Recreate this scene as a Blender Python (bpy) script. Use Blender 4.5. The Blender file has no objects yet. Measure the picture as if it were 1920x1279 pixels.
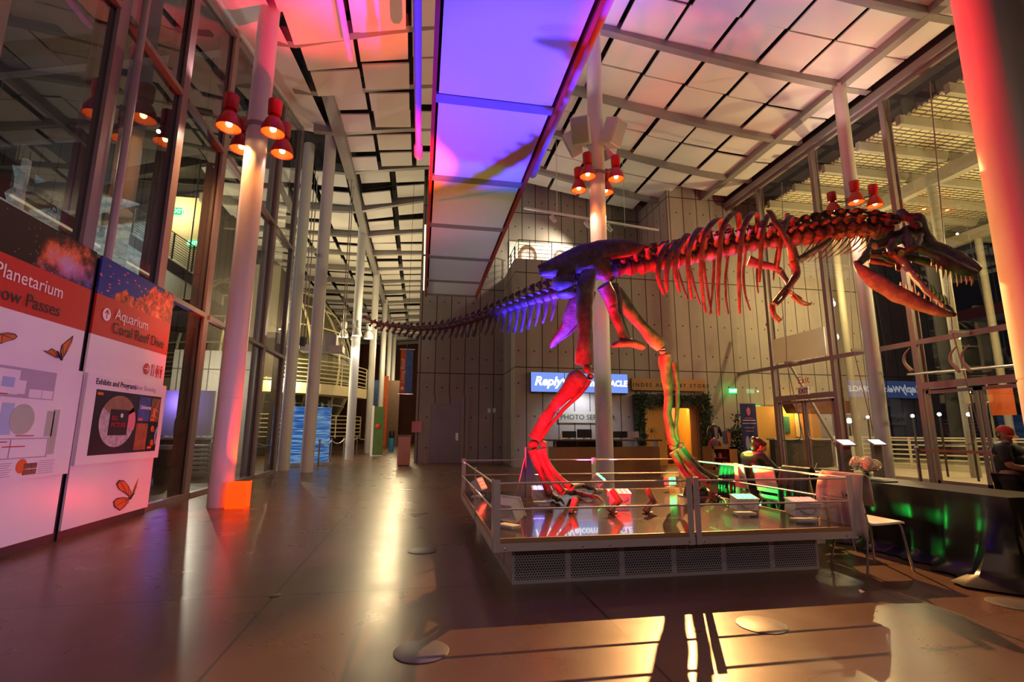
import bpy, math, random
from mathutils import Vector as V, Matrix, noise
from math import sin, cos, pi, radians, atan2
random.seed(7)
SC = bpy.context.scene
C = SC.collection

# ------------------------------------------------------------------ camera
FPX = 940.43
CAM = V((0, 0, 1.3))
_yaw, _pit, _rol = .177689, .17713, .00362
FW = V((sin(_yaw)*cos(_pit), cos(_yaw)*cos(_pit), sin(_pit)))
_r = V((cos(_yaw), -sin(_yaw), 0))
_u = _r.cross(FW)
RT = _r*cos(_rol) + _u*sin(_rol)
UP = _u*cos(_rol) - _r*sin(_rol)
cd = bpy.data.cameras.new('camera')
cd.sensor_width = 36
cd.lens = FPX/1920*36
cd.clip_start = .05
cd.clip_end = 300
cam = bpy.data.objects.new('camera', cd)
C.objects.link(cam)
cam.matrix_world = Matrix(((RT.x, UP.x, -FW.x, CAM.x), (RT.y, UP.y, -FW.y, CAM.y), (RT.z, UP.z, -FW.z, CAM.z), (0, 0, 0, 1)))
SC.camera = cam

# ------------------------------------------------------------------ world, view
SC.view_settings.view_transform = 'Standard'
SC.view_settings.look = 'None'
SC.view_settings.gamma = 1
SC.view_settings.use_curve_mapping = False
SC.view_settings.exposure = -0.4
wd = bpy.data.worlds.new('night_sky')
SC.world = wd
wd.use_nodes = True
wd.node_tree.nodes['Background'].inputs[0].default_value = (.20, .17, .20, 1)
wd.node_tree.nodes['Background'].inputs[1].default_value = .03
cy = SC.cycles
cy.max_bounces = 8
cy.diffuse_bounces = 4
cy.glossy_bounces = 4
cy.transparent_max_bounces = 24
cy.sample_clamp_indirect = 4
cy.caustics_reflective = False
cy.caustics_refractive = False

# ------------------------------------------------------------------ pixel rays of the photograph -> points in the hall
def ray(x, y):
    return FW*FPX + RT*(x-960) + UP*(639.5-y)
def at(x, y, Y):
    d = ray(x, y); return CAM + d*(Y/d.y)
def atx(x, y, X):
    d = ray(x, y); return CAM + d*(X/d.x)
def atz(x, y, z=0.):
    d = ray(x, y); return CAM + d*((z-CAM.z)/d.z)

# ------------------------------------------------------------------ lights
def spot(loc, aim, watts, col, ang=60, blend=.5, rad=.05):
    d = bpy.data.lights.new('spot', 'SPOT')
    d.energy = watts; d.color = col; d.spot_size = radians(ang); d.spot_blend = blend; d.shadow_soft_size = rad
    o = bpy.data.objects.new('spot_beam', d)
    C.objects.link(o)
    o.location = loc
    o.rotation_euler = (V(aim)-V(loc)).to_track_quat('-Z', 'Y').to_euler()
    return o
def point(loc, watts, col, rad=.1):
    d = bpy.data.lights.new('glow', 'POINT')
    d.energy = watts; d.color = col; d.shadow_soft_size = rad
    o = bpy.data.objects.new('lamp_glow', d)
    C.objects.link(o); o.location = loc
    return o
def area(loc, aim, watts, col, sx, sy):
    d = bpy.data.lights.new('area', 'AREA')
    d.shape = 'RECTANGLE'; d.size = sx; d.size_y = sy; d.energy = watts; d.color = col
    o = bpy.data.objects.new('soft_light', d)
    C.objects.link(o); o.location = loc
    o.rotation_euler = (V(aim)-V(loc)).to_track_quat('-Z', 'Y').to_euler()
    return o
AMB = (1, .27, .03)
# uplights by the column lamps and added unseen ones wash the white ceiling
for (x, y, w) in ((-3.35, 9.73, 80), (4.12, 11.04, 220), (11.5, 11.04, 220), (1.6, 1.2, 150), (11.5, 3.0, 150), (-3.35, 2.3, 70)):
    for dx, dy in ((-.75, -.45), (.75, .45)):
        zu = 9.2 if x > 0 else 7.7
        spot((x+dx, y+dy, zu), (x+dx*3, y+dy*3, zu+4), w*.5, (1, .61, .60), 165, 1, .03)
# wide warm fill down into the hall, from column lamps and added unseen points
for (x, y, w) in ((-3.35, 9.73, 110), (4.12, 11.04, 200), (11.5, 11.04, 220), (1.2, -2.4, 260), (11.5, 3.0, 220), (-3.35, 1.2, 110)):
    for dx, dy in ((-.6, -.3), (.6, .3)):
        spot((x+dx, y+dy, 6.7), (x+dx*2.2, y+dy*2.2, 0), w*.5, (1, .66, .46), 165, .6, .03)
# flood lamps: amber light straight down the shafts
for (x, y, r, z) in ((-3.35, 9.73, .195, 6.8), (4.12, 11.04, .195, 7.27), (11.5, 11.04, .165, 7.25)):
    for k in range(4):
        a = radians(90*k+(47 if x < 0 else 44.5 if x < 9 else 52))
        spot((x+cos(a)*(r+.33), y+sin(a)*(r+.33), z), (x+cos(a)*.12, y+sin(a)*.12, 0), 180, AMB, 60, .7, .07)
for k in range(4):
    a = radians(10+90*k); spot((-3.1+.55*cos(a), 24+.55*sin(a), 5.5), (-3.1, 24, 0), 150, (1, .95, .85), 80, .7, .08)
# track spotlights on the far wall throw the rails' and chairs' shadows over the floor
spot((8.6, 16.3, 7.9), (3.2, 3.4, 0), 24000, (1, .47, .15), 28, .25, .04)
# corridor: warm white ceiling lamps
for y in (23.5, 27, 31, 36, 42, 49):
    point((-1.6, y, 6.4), 330, (1, .78, .42), .03)
# shop, wall and balcony lights
point((9.9, 18.3+1.0, 2.6), 480, (1, .58, .13), .03)
spot((6.0, 20.0, 9.95), (5.2, 20.95, 8.9), 260, (1, .90, .62), 150, .8, .05)
point((4.2, 20.2, 8.6), 90, (1, .9, .62), .05)
# terrace
for x, y in ((15, 15), (15, 8), (20, 12), (19, 5)):
    point((x, y, 6.6), 900, (1, .72, .30), .03)
point((14.6, 17.6, 2.1), 70, (1, .60, .15), .02)
point((27, 6.0, 4.6), 400, (.8, 1, .5), .03)
# courtyard beyond the left glass
spot((-10.5, 14, 8.0), (-14.5, 24, 9.5), 2600, (.75, .92, 1), 64, .8, .03)
point((-10.2, 21.2, 10.3), 200, (1, .82, .40), .03)
point((-7.2, 25.0, 7.0), 320, (1, .82, .40), .03)
point((-7.8, 19.6, 3.4), 330, (1, .88, .66), .03)
point((-8.0, 18.2, 2.2), 25, (.35, .2, 1), .02)
point((-6.0, 24.0, 3.6), 450, (1, .82, .45), .03)
point((-9.5, 12.0, 8.0), 300, (.95, .85, .85), .02)
# beams tinting canopy, ceiling and sign wall, many added where no lamp stands
spot((.70, 7.0, .62), (-2.3, 9.5, 10.4), 8000, (1, .008, .07), 25, .5, .02)
spot((.70, 7.1, .62), (-1.5, 10.3, 10.6), 6500, (1, .085, .015), 22, .6, .02)
spot((-1.6, -3.5, 4.6), (-4.6, 10, 4.2), 800, (1, .60, .62), 46, .7, .1)  # added fill from behind the viewer to brighten the left mullions
spot((-3.55, 9.4, 6.7), (-4.6, 10.8, 2.5), 260, (1, .40, .10), 140, .8, .03)
spot((1.5, 6.5, .65), (1.0, 5.4, 6.2), 750, (.13, .09, 1), 62, .7, .03)
spot((1.0, -4, 3.4), (2.4, 4.6, .3), 330, (.95, .72, .80), 50, .6, .1)  # added unseen fill from behind the viewer for the platform skirt
spot((2.9, 7.5, .62), (5.6, 6.6, 11.5), 2600, (.55, .10, 1), 56, .9, .03)  # added violet beam to tint the ceiling, no lamp stands here
spot((.72, 5.3, .65), (-4.2, 7.2, 1.5), 420, (.95, .36, 1), 75, .8, .06)  # added lilac beam to tint the sign wall
spot((-2.8, 9.3, .25), (-3.9, 8.6, .7), 60, (1, .02, .01), 120, .6, .05)
spot((-2.84, 9.72, .40), (-3.0, 9.76, 5), 900, (1, .015, .0), 90, .6, .03)
spot((1.8, 7.45, .6), (1.0, 13.2, 6.2), 700, (.80, .50, 1), 50, .8, .03)  # added lilac fill for the far canopy panels
spot((5.9, 17.5, 2.66), (5.9, 18.28, 1.3), 170, (.72, .84, 1), 150, .8, .03)  # added cool fill on the wall below the screens
point(at(1374, 733, 18.0), 5, (.02, 1, .15), .03)
spot((2.4, 7.4, .6), (4.05, 11, 4.6), 420, (1, .07, .55), 42, .8, .03)  # added magenta beam to tint the central column


# ------------------------------------------------------------------ materials
def srgb(r, g, b):
    f = lambda c: ((c/255+.055)/1.055)**2.4 if c > 10 else c/255/12.92
    return (f(r), f(g), f(b))
def nodes(name):
    m = bpy.data.materials.new(name); m.use_nodes = True
    nt = m.node_tree
    return m, nt, nt.nodes['Principled BSDF']
def NN(nt, t, **kw):
    n = nt.nodes.new(t)
    for k, v in kw.items():
        if k.startswith('i_'):
            n.inputs[int(k[2:])].default_value = v
        else:
            setattr(n, k, v)
    return n
def mth(nt, op, a, b=None, c=None):
    n = nt.nodes.new('ShaderNodeMath'); n.operation = op
    for i, s in enumerate((a, b, c)):
        if s is None: continue
        if isinstance(s, (int, float)): n.inputs[i].default_value = s
        else: nt.links.new(s, n.inputs[i])
    return n.outputs[0]
def mixc(nt, f, a, b, mode='MIX'):
    n = nt.nodes.new('ShaderNodeMix'); n.data_type = 'RGBA'; n.blend_type = mode
    for i, s in ((0, f), (6, a), (7, b)):
        if isinstance(s, (int, float)): n.inputs[i].default_value = s
        elif isinstance(s, tuple): n.inputs[i].default_value = s+(1,) if len(s) == 3 else s
        else: nt.links.new(s, n.inputs[i])
    return n.outputs[2]
def noise_tex(nt, scale, detail=3, vec=None, rough=.5):
    n = NN(nt, 'ShaderNodeTexNoise'); n.inputs['Scale'].default_value = scale; n.inputs['Detail'].default_value = detail
    n.inputs['Roughness'].default_value = rough
    if vec is not None: nt.links.new(vec, n.inputs['Vector'])
    return n.outputs['Fac']
def worldpos(nt):
    g = NN(nt, 'ShaderNodeNewGeometry'); s = NN(nt, 'ShaderNodeSeparateXYZ')
    nt.links.new(g.outputs['Position'], s.inputs[0])
    return g.outputs['Position'], s.outputs[0], s.outputs[1], s.outputs[2]
def ramp(nt, f, stops):
    n = NN(nt, 'ShaderNodeValToRGB'); nt.links.new(f, n.inputs[0])
    e = n.color_ramp.elements
    while len(e) < len(stops): e.new(.5)
    for k, (p, c) in enumerate(stops):
        e[k].position = p; e[k].color = tuple(c)+(1,)
    return n.outputs[0]
def mat(name, col, rough=.5, metal=0., spec=.5, emit=None, es=0., var=.08, scale=6., bump=0., bscale=20., coat=0.):
    m, nt, b = nodes(name)
    tc = NN(nt, 'ShaderNodeTexCoord')
    f = noise_tex(nt, scale, 4, tc.outputs['Object'])
    lo = tuple(c*(1-var) for c in col); hi = tuple(min(1, c*(1+var)) for c in col)
    nt.links.new(mixc(nt, f, lo, hi), b.inputs['Base Color'])
    b.inputs['Roughness'].default_value = rough; b.inputs['Metallic'].default_value = metal
    b.inputs['Specular IOR Level'].default_value = spec
    b.inputs['Coat Weight'].default_value = coat
    if emit:
        b.inputs['Emission Color'].default_value = tuple(emit)+(1,); b.inputs['Emission Strength'].default_value = es
    if bump:
        bp = NN(nt, 'ShaderNodeBump'); bp.inputs['Strength'].default_value = bump; bp.inputs['Distance'].default_value = .02
        nt.links.new(noise_tex(nt, bscale, 4, tc.outputs['Object']), bp.inputs['Height'])
        nt.links.new(bp.outputs[0], b.inputs['Normal'])
    return m
def line(nt, x, pitch, off, half):
    """1 within half of every line x = off + k*pitch"""
    d = mth(nt, 'ABSOLUTE', mth(nt, 'SUBTRACT', mth(nt, 'FRACT', mth(nt, 'ADD', mth(nt, 'DIVIDE', mth(nt, 'SUBTRACT', x, off), pitch), .5)), .5))
    return mth(nt, 'LESS_THAN', d, half/pitch)

def floor_mat():
    m, nt, b = nodes('polished_floor')
    p, x, y, z = worldpos(nt)
    big = noise_tex(nt, .55, 5, p, .6); fine = noise_tex(nt, 9, 5, p, .65)
    c = mixc(nt, big, (.085, .040, .025), (.150, .082, .052))
    c = mixc(nt, mth(nt, 'MULTIPLY', fine, .35), c, (.09, .055, .036))
    v = NN(nt, 'ShaderNodeTexVoronoi', feature='DISTANCE_TO_EDGE'); v.inputs['Scale'].default_value = .22
    nt.links.new(p, v.inputs['Vector'])
    wob = NN(nt, 'ShaderNodeTexNoise'); wob.inputs['Scale'].default_value = 1.1; wob.inputs['Detail'].default_value = 6
    nt.links.new(p, wob.inputs['Vector'])
    va = NN(nt, 'ShaderNodeVectorMath', operation='MULTIPLY_ADD'); va.inputs[1].default_value = (1.4, 1.4, 0)
    nt.links.new(wob.outputs['Color'], va.inputs[0]); nt.links.new(p, va.inputs[2]); nt.links.new(va.outputs[0], v.inputs['Vector'])
    crack = mth(nt, 'MULTIPLY', mth(nt, 'LESS_THAN', v.outputs['Distance'], .0012), .45)
    j = mth(nt, 'MAXIMUM', line(nt, x, 2.45, -1.1, .010), line(nt, y, 2.55, 4.56, .008))
    c = mixc(nt, mth(nt, 'MAXIMUM', crack, mth(nt, 'MULTIPLY', j, .97)), c, (.015, .009, .006))
    nt.links.new(c, b.inputs['Base Color'])
    r = mth(nt, 'ADD', .22, mth(nt, 'MULTIPLY', noise_tex(nt, 2, 5, p, .6), .14))
    nt.links.new(r, b.inputs['Roughness'])
    b.inputs['Specular IOR Level'].default_value = .42
    return m
def concrete_mat(name, lo, hi, pitch=.615, off=0., rows=(3.65, 7.35), rough=.75):
    m, nt, b = nodes(name)
    p, x, y, z = worldpos(nt)
    u = mth(nt, 'ADD', x, y)
    f = noise_tex(nt, 1.3, 6, p, .65)
    c = mixc(nt, f, lo, hi)
    g = noise_tex(nt, 30, 4, p); c = mixc(nt, mth(nt, 'MULTIPLY', g, .25), c, tuple(k*.6 for k in lo))
    idn = NN(nt, 'ShaderNodeTexWhiteNoise', noise_dimensions='1D')
    nt.links.new(mth(nt, 'FLOOR', mth(nt, 'DIVIDE', mth(nt, 'SUBTRACT', u, off), pitch)), idn.inputs['W'])
    c = mixc(nt, mth(nt, 'MULTIPLY', idn.outputs['Value'], .16), c, tuple(k*.55 for k in lo))
    s = line(nt, u, pitch, off, .019)
    s = mth(nt, 'MAXIMUM', s, line(nt, z, rows[1]-rows[0], rows[0], .020))
    du = mth(nt, 'SUBTRACT', mth(nt, 'FRACT', mth(nt, 'DIVIDE', mth(nt, 'SUBTRACT', u, off), pitch)), .5)
    dz = mth(nt, 'SUBTRACT', mth(nt, 'FRACT', mth(nt, 'DIVIDE', z, 1.22)), .5)
    rr = mth(nt, 'ADD', mth(nt, 'POWER', mth(nt, 'MULTIPLY', du, pitch), 2), mth(nt, 'POWER', mth(nt, 'MULTIPLY', dz, 1.22), 2))
    s = mth(nt, 'MAXIMUM', s, mth(nt, 'LESS_THAN', rr, .0011))
    c = mixc(nt, mth(nt, 'MULTIPLY', s, .85), c, (.012, .009, .007))
    nt.links.new(c, b.inputs['Base Color']); b.inputs['Roughness'].default_value = rough
    b.inputs['Specular IOR Level'].default_value = .25
    return m
def glass_mat(name, tint=(.86, .90, .89), refl=1.0, ior=1.52):
    m = bpy.data.materials.new(name); m.use_nodes = True
    nt = m.node_tree; nt.nodes.clear()
    o = NN(nt, 'ShaderNodeOutputMaterial'); mx = NN(nt, 'ShaderNodeMixShader')
    t = NN(nt, 'ShaderNodeBsdfTransparent'); t.inputs[0].default_value = tint+(1,)
    g = NN(nt, 'ShaderNodeBsdfGlossy'); g.inputs['Roughness'].default_value = 0.0; g.inputs[0].default_value = (1, 1, 1, 1)
    # two-faced reflection of a sheet of glass: Schlick on the angle to the surface, the same from both sides
    lw = NN(nt, 'ShaderNodeLayerWeight'); lw.inputs['Blend'].default_value = .5
    r0 = ((ior-1)/(ior+1))**2*2
    f = mth(nt, 'ADD', r0, mth(nt, 'MULTIPLY', mth(nt, 'POWER', lw.outputs['Facing'], 4.2), .9*refl))
    f = mth(nt, 'MINIMUM', f, .95)
    nt.links.new(f, mx.inputs[0]); nt.links.new(t.outputs[0], mx.inputs[1]); nt.links.new(g.outputs[0], mx.inputs[2])
    nt.links.new(mx.outputs[0], o.inputs[0])
    return m
def perforated_mat(name, a, bc, pitch, rad, axis):
    """metal sheet with a staggered grid of punched holes showing black"""
    m, nt, b = nodes(name)
    p, x, y, z = worldpos(nt)
    u = x if axis == 'x' else y
    row = mth(nt, 'FLOOR', mth(nt, 'DIVIDE', z, pitch*.866))
    sh = mth(nt, 'MULTIPLY', mth(nt, 'MODULO', row, 2), .5)
    du = mth(nt, 'MULTIPLY', mth(nt, 'SUBTRACT', mth(nt, 'FRACT', mth(nt, 'ADD', mth(nt, 'DIVIDE', u, pitch), sh)), .5), pitch)
    dz = mth(nt, 'MULTIPLY', mth(nt, 'SUBTRACT', mth(nt, 'FRACT', mth(nt, 'DIVIDE', z, pitch*.866)), .5), pitch*.866)
    h = mth(nt, 'LESS_THAN', mth(nt, 'ADD', mth(nt, 'POWER', du, 2), mth(nt, 'POWER', dz, 2)), rad*rad)
    nt.links.new(mixc(nt, h, a, bc), b.inputs['Base Color'])
    nt.links.new(mth(nt, 'MULTIPLY', mth(nt, 'SUBTRACT', 1., h), .2), b.inputs['Metallic'])
    b.inputs['Roughness'].default_value = .42
    return m
def mesh_roof_mat(name):
    """a canopy of glazed cells in a steel lattice"""
    m, nt, b = nodes(name)
    p, x, y, z = worldpos(nt)
    l = mth(nt, 'MAXIMUM', line(nt, x, .34, 0, .022), line(nt, y, .15, 0, .030))
    c = mixc(nt, l, (.60, .52, .32), (.05, .042, .026))
    nt.links.new(c, b.inputs['Base Color']); b.inputs['Roughness'].default_value = .6
    return m
def emis(name, col, s):
    m = bpy.data.materials.new(name); m.use_nodes = True
    nt = m.node_tree; nt.nodes.clear()
    o = NN(nt, 'ShaderNodeOutputMaterial'); e = NN(nt, 'ShaderNodeEmission')
    e.inputs[0].default_value = tuple(col)+(1,); e.inputs[1].default_value = s
    nt.links.new(e.outputs[0], o.inputs[0])
    return m
def nebula_mat():
    m, nt, b = nodes('nebula_print')
    p, x, y, z = worldpos(nt)
    cy_, cz_ = 6.55, 3.22
    d = mth(nt, 'SQRT', mth(nt, 'ADD', mth(nt, 'POWER', mth(nt, 'DIVIDE', mth(nt, 'SUBTRACT', y, cy_), .62), 2), mth(nt, 'POWER', mth(nt, 'DIVIDE', mth(nt, 'SUBTRACT', z, cz_), .30), 2)))
    n = noise_tex(nt, 4.5, 8, p, .62)
    v = mth(nt, 'ADD', d, mth(nt, 'MULTIPLY', mth(nt, 'SUBTRACT', n, .5), 2.2))
    lowz = mth(nt, 'ADD', mth(nt, 'DIVIDE', mth(nt, 'SUBTRACT', 3.22, z), .5), mth(nt, 'DIVIDE', mth(nt, 'SUBTRACT', y, 6.6), 1.6))
    red = ramp(nt, v, [(0, (.55, .30, .42)), (.45, (.75, .16, .05)), (.8, (.16, .025, .012)), (1, (.02, .008, .008))])
    blu = ramp(nt, v, [(0, (.45, .25, .65)), (.4, (.05, .09, .55)), (.8, (.015, .02, .09)), (1, (.02, .008, .008))])
    c = mixc(nt, mth(nt, 'MINIMUM', mth(nt, 'MAXIMUM', mth(nt, 'ADD', mth(nt, 'MULTIPLY', lowz, 1.2), .25), 0), 1), red, blu)
    st = NN(nt, 'ShaderNodeTexVoronoi'); st.inputs['Scale'].default_value = 17; nt.links.new(p, st.inputs['Vector'])
    c = mixc(nt, mth(nt, 'LESS_THAN', st.outputs['Distance'], .085), c, (.9, .8, .75))
    nt.links.new(c, b.inputs['Base Color']); b.inputs['Roughness'].default_value = .3
    return m
def coral_mat():
    m, nt, b = nodes('coral_reef_print')
    p, x, y, z = worldpos(nt)
    n = noise_tex(nt, 11, 7, p, .65)
    reef = mth(nt, 'ADD', mth(nt, 'MULTIPLY', mth(nt, 'SUBTRACT', y, 7.1), .34), mth(nt, 'MULTIPLY', mth(nt, 'SUBTRACT', noise_tex(nt, 3.2, 4, p), .5), .55))
    hgt = mth(nt, 'SUBTRACT', z, 3.03)
    inreef = mth(nt, 'GREATER_THAN', mth(nt, 'ADD', mth(nt, 'SUBTRACT', reef, hgt), mth(nt, 'MULTIPLY', mth(nt, 'SUBTRACT', n, .5), .35)), .06)
    rc = ramp(nt, n, [(.30, (.02, .006, .006)), (.46, (.35, .04, .015)), (.6, (.75, .13, .03)), (.75, (.80, .42, .28))])
    fish = NN(nt, 'ShaderNodeTexVoronoi'); fish.inputs['Scale'].default_value = 13
    mp = NN(nt, 'ShaderNodeMapping'); mp.inputs['Rotation'].default_value = (.5, 0, 0); mp.inputs['Scale'].default_value = (1, .55, 1.5)
    nt.links.new(p, mp.inputs[0]); nt.links.new(mp.outputs[0], fish.inputs['Vector'])
    c = mixc(nt, mth(nt, 'LESS_THAN', fish.outputs['Distance'], .2), (.022, .028, .24), (.70, .12, .06))
    c = mixc(nt, inreef, c, rc)
    nt.links.new(c, b.inputs['Base Color']); b.inputs['Roughness'].default_value = .3
    return m
def wood_mat(name, a, c2, axis=2, scale=3.):
    m, nt, b = nodes(name)
    tc = NN(nt, 'ShaderNodeTexCoord'); mp = NN(nt, 'ShaderNodeMapping')
    s = [18, 18, 18]; s[axis] = 1.2
    mp.inputs['Scale'].default_value = s
    nt.links.new(tc.outputs['Object'], mp.inputs[0])
    f = noise_tex(nt, scale, 5, mp.outputs[0], .6)
    nt.links.new(mixc(nt, f, a, c2), b.inputs['Base Color']); b.inputs['Roughness'].default_value = .45
    return m
def ripple_mat():
    m, nt, b = nodes('water_tank_wrap')
    p, x, y, z = worldpos(nt)
    w = NN(nt, 'ShaderNodeTexNoise'); w.inputs['Scale'].default_value = 1; w.inputs['Detail'].default_value = 4
    mp = NN(nt, 'ShaderNodeMapping'); mp.inputs['Scale'].default_value = (1.2, 1.2, 24)
    nt.links.new(p, mp.inputs[0]); nt.links.new(mp.outputs[0], w.inputs['Vector'])
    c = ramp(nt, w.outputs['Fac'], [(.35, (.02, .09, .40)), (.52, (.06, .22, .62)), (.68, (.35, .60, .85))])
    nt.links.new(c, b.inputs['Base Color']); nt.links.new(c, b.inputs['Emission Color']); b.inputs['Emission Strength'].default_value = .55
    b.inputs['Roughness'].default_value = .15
    return m
def foliage_mat(name, a, c2):
    m, nt, b = nodes(name)
    tc = NN(nt, 'ShaderNodeTexCoord')
    nt.links.new(mixc(nt, noise_tex(nt, 14, 3, tc.outputs['Object']), a, c2), b.inputs['Base Color'])
    b.inputs['Roughness'].default_value = .6
    return m
def bone_mat():
    m, nt, b = nodes('fossil_bone')
    tc = NN(nt, 'ShaderNodeTexCoord')
    f = noise_tex(nt, 7, 6, tc.outputs['Object'], .65)
    c = ramp(nt, f, [(.3, (.030, .019, .015)), (.5, (.08, .056, .044)), (.7, (.165, .125, .095))])
    nt.links.new(c, b.inputs['Base Color']); b.inputs['Roughness'].default_value = .5
    bp = NN(nt, 'ShaderNodeBump'); bp.inputs['Strength'].default_value = .5; bp.inputs['Distance'].default_value = .02
    nt.links.new(noise_tex(nt, 26, 6, tc.outputs['Object'], .7), bp.inputs['Height']); nt.links.new(bp.outputs[0], b.inputs['Normal'])
    return m

M = {}
M['floor'] = floor_mat()
M['concrete'] = concrete_mat('board_concrete', (.29, .245, .225), (.43, .37, .34))
M['rough_concrete'] = concrete_mat('pale_concrete', (.42, .39, .33), (.60, .56, .48), pitch=1.1)
M['glass'] = glass_mat('clear_glass')
M['glass_left'] = glass_mat('courtyard_glass', (.80, .84, .84), 1.0)
M['steel'] = mat('painted_steel', (.27, .25, .25), .45, 0, .5)
M['mullion'] = mat('mullion_paint', (.24, .19, .19), .4, 0, .5)
M['white_paint'] = mat('column_paint', (.66, .65, .65), .42, 0, .5, var=.03, bump=.05, bscale=60)
M['panel_white'] = mat('acoustic_panel', (.78, .76, .74), .8, 0, .2, var=.02)
M['deck_dark'] = mat('roof_deck', (.045, .042, .045), .9, 0, .1)
M['red_fascia'] = mat('red_fascia_paint', (.42, .035, .02), .45)
M['lamp_red'] = mat('red_lamp_enamel', (.50, .012, .008), .28, 0, .5, var=.02)
M['bulb'] = emis('lamp_bulb', (1, .62, .22), 26)
M['lamp_inner'] = mat('lamp_reflector', (.5, .10, .02), .4, 0, .3, emit=(1, .13, .01), es=.9)  # glow of the bulb on the reflector put in as emission
M['bulb_white'] = emis('white_lamp_bulb', (1, .93, .80), 40)
M['lamp_white'] = mat('pale_lamp_enamel', (.6, .58, .56), .3)
M['white'] = mat('white_laminate', (.80, .78, .78), .35, 0, .5, var=.015)
M['sign_red'] = mat('sign_red', (.50, .022, .018), .35, 0, .5, var=.02)
M['ink'] = mat('dark_ink', (.018, .016, .022), .5)
M['ink_white'] = mat('white_ink', (.85, .82, .82), .5)
M['ink_red'] = mat('red_ink', (.48, .015, .02), .5)
M['base_dark'] = mat('plinth_dark', (.035, .028, .03), .5)
M['nebula'] = nebula_mat()
M['coral'] = coral_mat()
M['bone'] = bone_mat()
M['tooth'] = mat('tooth_enamel', (.30, .24, .17), .3)
M['deck_top'] = mat('platform_floor', (.065, .05, .045), .16, 0, .8, var=.25, scale=3, coat=.5)
M['deck_wood'] = wood_mat('edge_wood', (.30, .16, .06), (.40, .24, .10), 0)
M['alu'] = mat('brushed_aluminium', (.52, .48, .48), .42, .25, .5, var=.05)
M['perf'] = perforated_mat('perforated_skirt', (.46, .43, .42), (.008, .008, .008), .024, .0078, 'x')
M['perf_side'] = perforated_mat('perforated_side_skirt', (.46, .43, .42), (.008, .008, .008), .024, .0078, 'y')
M['led_box'] = mat('white_fixture_case', (.78, .75, .74), .35)
M['black'] = mat('matt_black', (.012, .012, .013), .5)
M['cloth'] = mat('black_tablecloth', (.004, .004, .006), .36, 0, .4, var=.2)
M['chair_white'] = mat('white_chair_shell', (.74, .72, .70), .4)
M['chrome'] = mat('chair_chrome', (.55, .54, .53), .22, .9)
M['coat'] = mat('beige_coat', (.58, .47, .40), .75, 0, .3, bump=.25, bscale=14)
M['jacket'] = mat('dark_jacket', (.02, .02, .022), .5, 0, .4, bump=.3, bscale=18)
M['skin'] = mat('skin', (.42, .21, .14), .5, 0, .4, var=.05)
M['hair'] = mat('dark_hair', (.035, .014, .010), .4, bump=.4, bscale=40)
M['cap'] = mat('red_cap', (.60, .035, .02), .6)
M['uniform'] = mat('black_uniform', (.005, .005, .006), .7)
M['teal'] = mat('teal_glove', (.05, .42, .42), .5)
M['petal'] = mat('white_petals', (.80, .74, .56), .6, var=.12, scale=20)
M['leaf'] = foliage_mat('leaf_green', (.010, .03, .010), (.04, .10, .03))
M['vase'] = glass_mat('vase_glass', (.6, .85, .65), .6)
M['wood'] = wood_mat('counter_wood', (.20, .085, .03), (.34, .17, .06), 2)
M['wood_dark'] = wood_mat('counter_top_wood', (.07, .035, .018), (.12, .06, .03), 0)
M['sign_wood'] = wood_mat('sign_board_wood', (.32, .15, .035), (.42, .22, .06), 0)
M['yellow_wood'] = wood_mat('shop_wood', (.62, .30, .05), (.74, .40, .09), 2)
M['screen_bezel'] = mat('screen_bezel', (.015, .015, .018), .3)
M['screen'] = emis('screen_blue', (.16, .26, .70), 1.75)
M['screen_text'] = emis('screen_letters', (.92, .95, 1), 4.2)
M['exit'] = emis('exit_green', (.02, .9, .18), 3.0)
M['exit_white'] = emis('exit_letters', (.8, 1, .85), 4.)
M['banner'] = mat('navy_banner', (.018, .028, .15), .5, var=.3, scale=2)
M['banner_orange'] = mat('orange_banner', (.70, .12, .02), .6)
M['sky_print'] = mat('sky_print', (.06, .14, .42), .6, var=.6, scale=9)
M['pink'] = mat('pink_print', (.68, .22, .26), .6)
M['door_grey'] = mat('grey_door', (.25, .22, .24), .45)
M['roof_mesh'] = mesh_roof_mat('glazed_lattice')
M['trellis'] = mat('trellis_steel', (.30, .27, .21), .6)
M['ground_out'] = mat('pale_paving', (.50, .42, .30), .8, var=.15, scale=2)
M['rail_out'] = mat('terrace_rail', (.62, .55, .40), .5)
M['foliage_far'] = foliage_mat('tree_leaves', (.02, .05, .012), (.10, .18, .03))
def frost_mat():
    m = bpy.data.materials.new('frosted_panel'); m.use_nodes = True
    nt = m.node_tree; nt.nodes.clear()
    o = NN(nt, 'ShaderNodeOutputMaterial'); mx = NN(nt, 'ShaderNodeMixShader'); mx.inputs[0].default_value = .6
    d = NN(nt, 'ShaderNodeBsdfDiffuse'); d.inputs[0].default_value = (.75, .70, .60, 1); t = NN(nt, 'ShaderNodeBsdfTranslucent'); t.inputs[0].default_value = (.85, .80, .70, 1)
    nt.links.new(d.outputs[0], mx.inputs[1]); nt.links.new(t.outputs[0], mx.inputs[2]); nt.links.new(mx.outputs[0], o.inputs[0])
    return m
M['frost'] = frost_mat()
M['tank'] = ripple_mat()
M['dark_wall'] = mat('dark_cladding', (.05, .045, .042), .7)
M['warm_wall'] = mat('cream_wall', (.72, .62, .36), .7)
M['dome'] = foliage_mat('dome_interior', (.02, .018, .010), (.13, .11, .05))
M['dome_rib'] = mat('dome_rib', (.50, .45, .28), .5)
M['brick'] = mat('terracotta', (.12, .03, .018), .7)
M['copper'] = mat('copper_podium', (.48, .20, .14), .35, .4)
M['paper'] = mat('paper', (.85, .83, .80), .6)
M['blue_case'] = mat('blue_cooler', (.05, .30, .60), .5)
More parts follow.
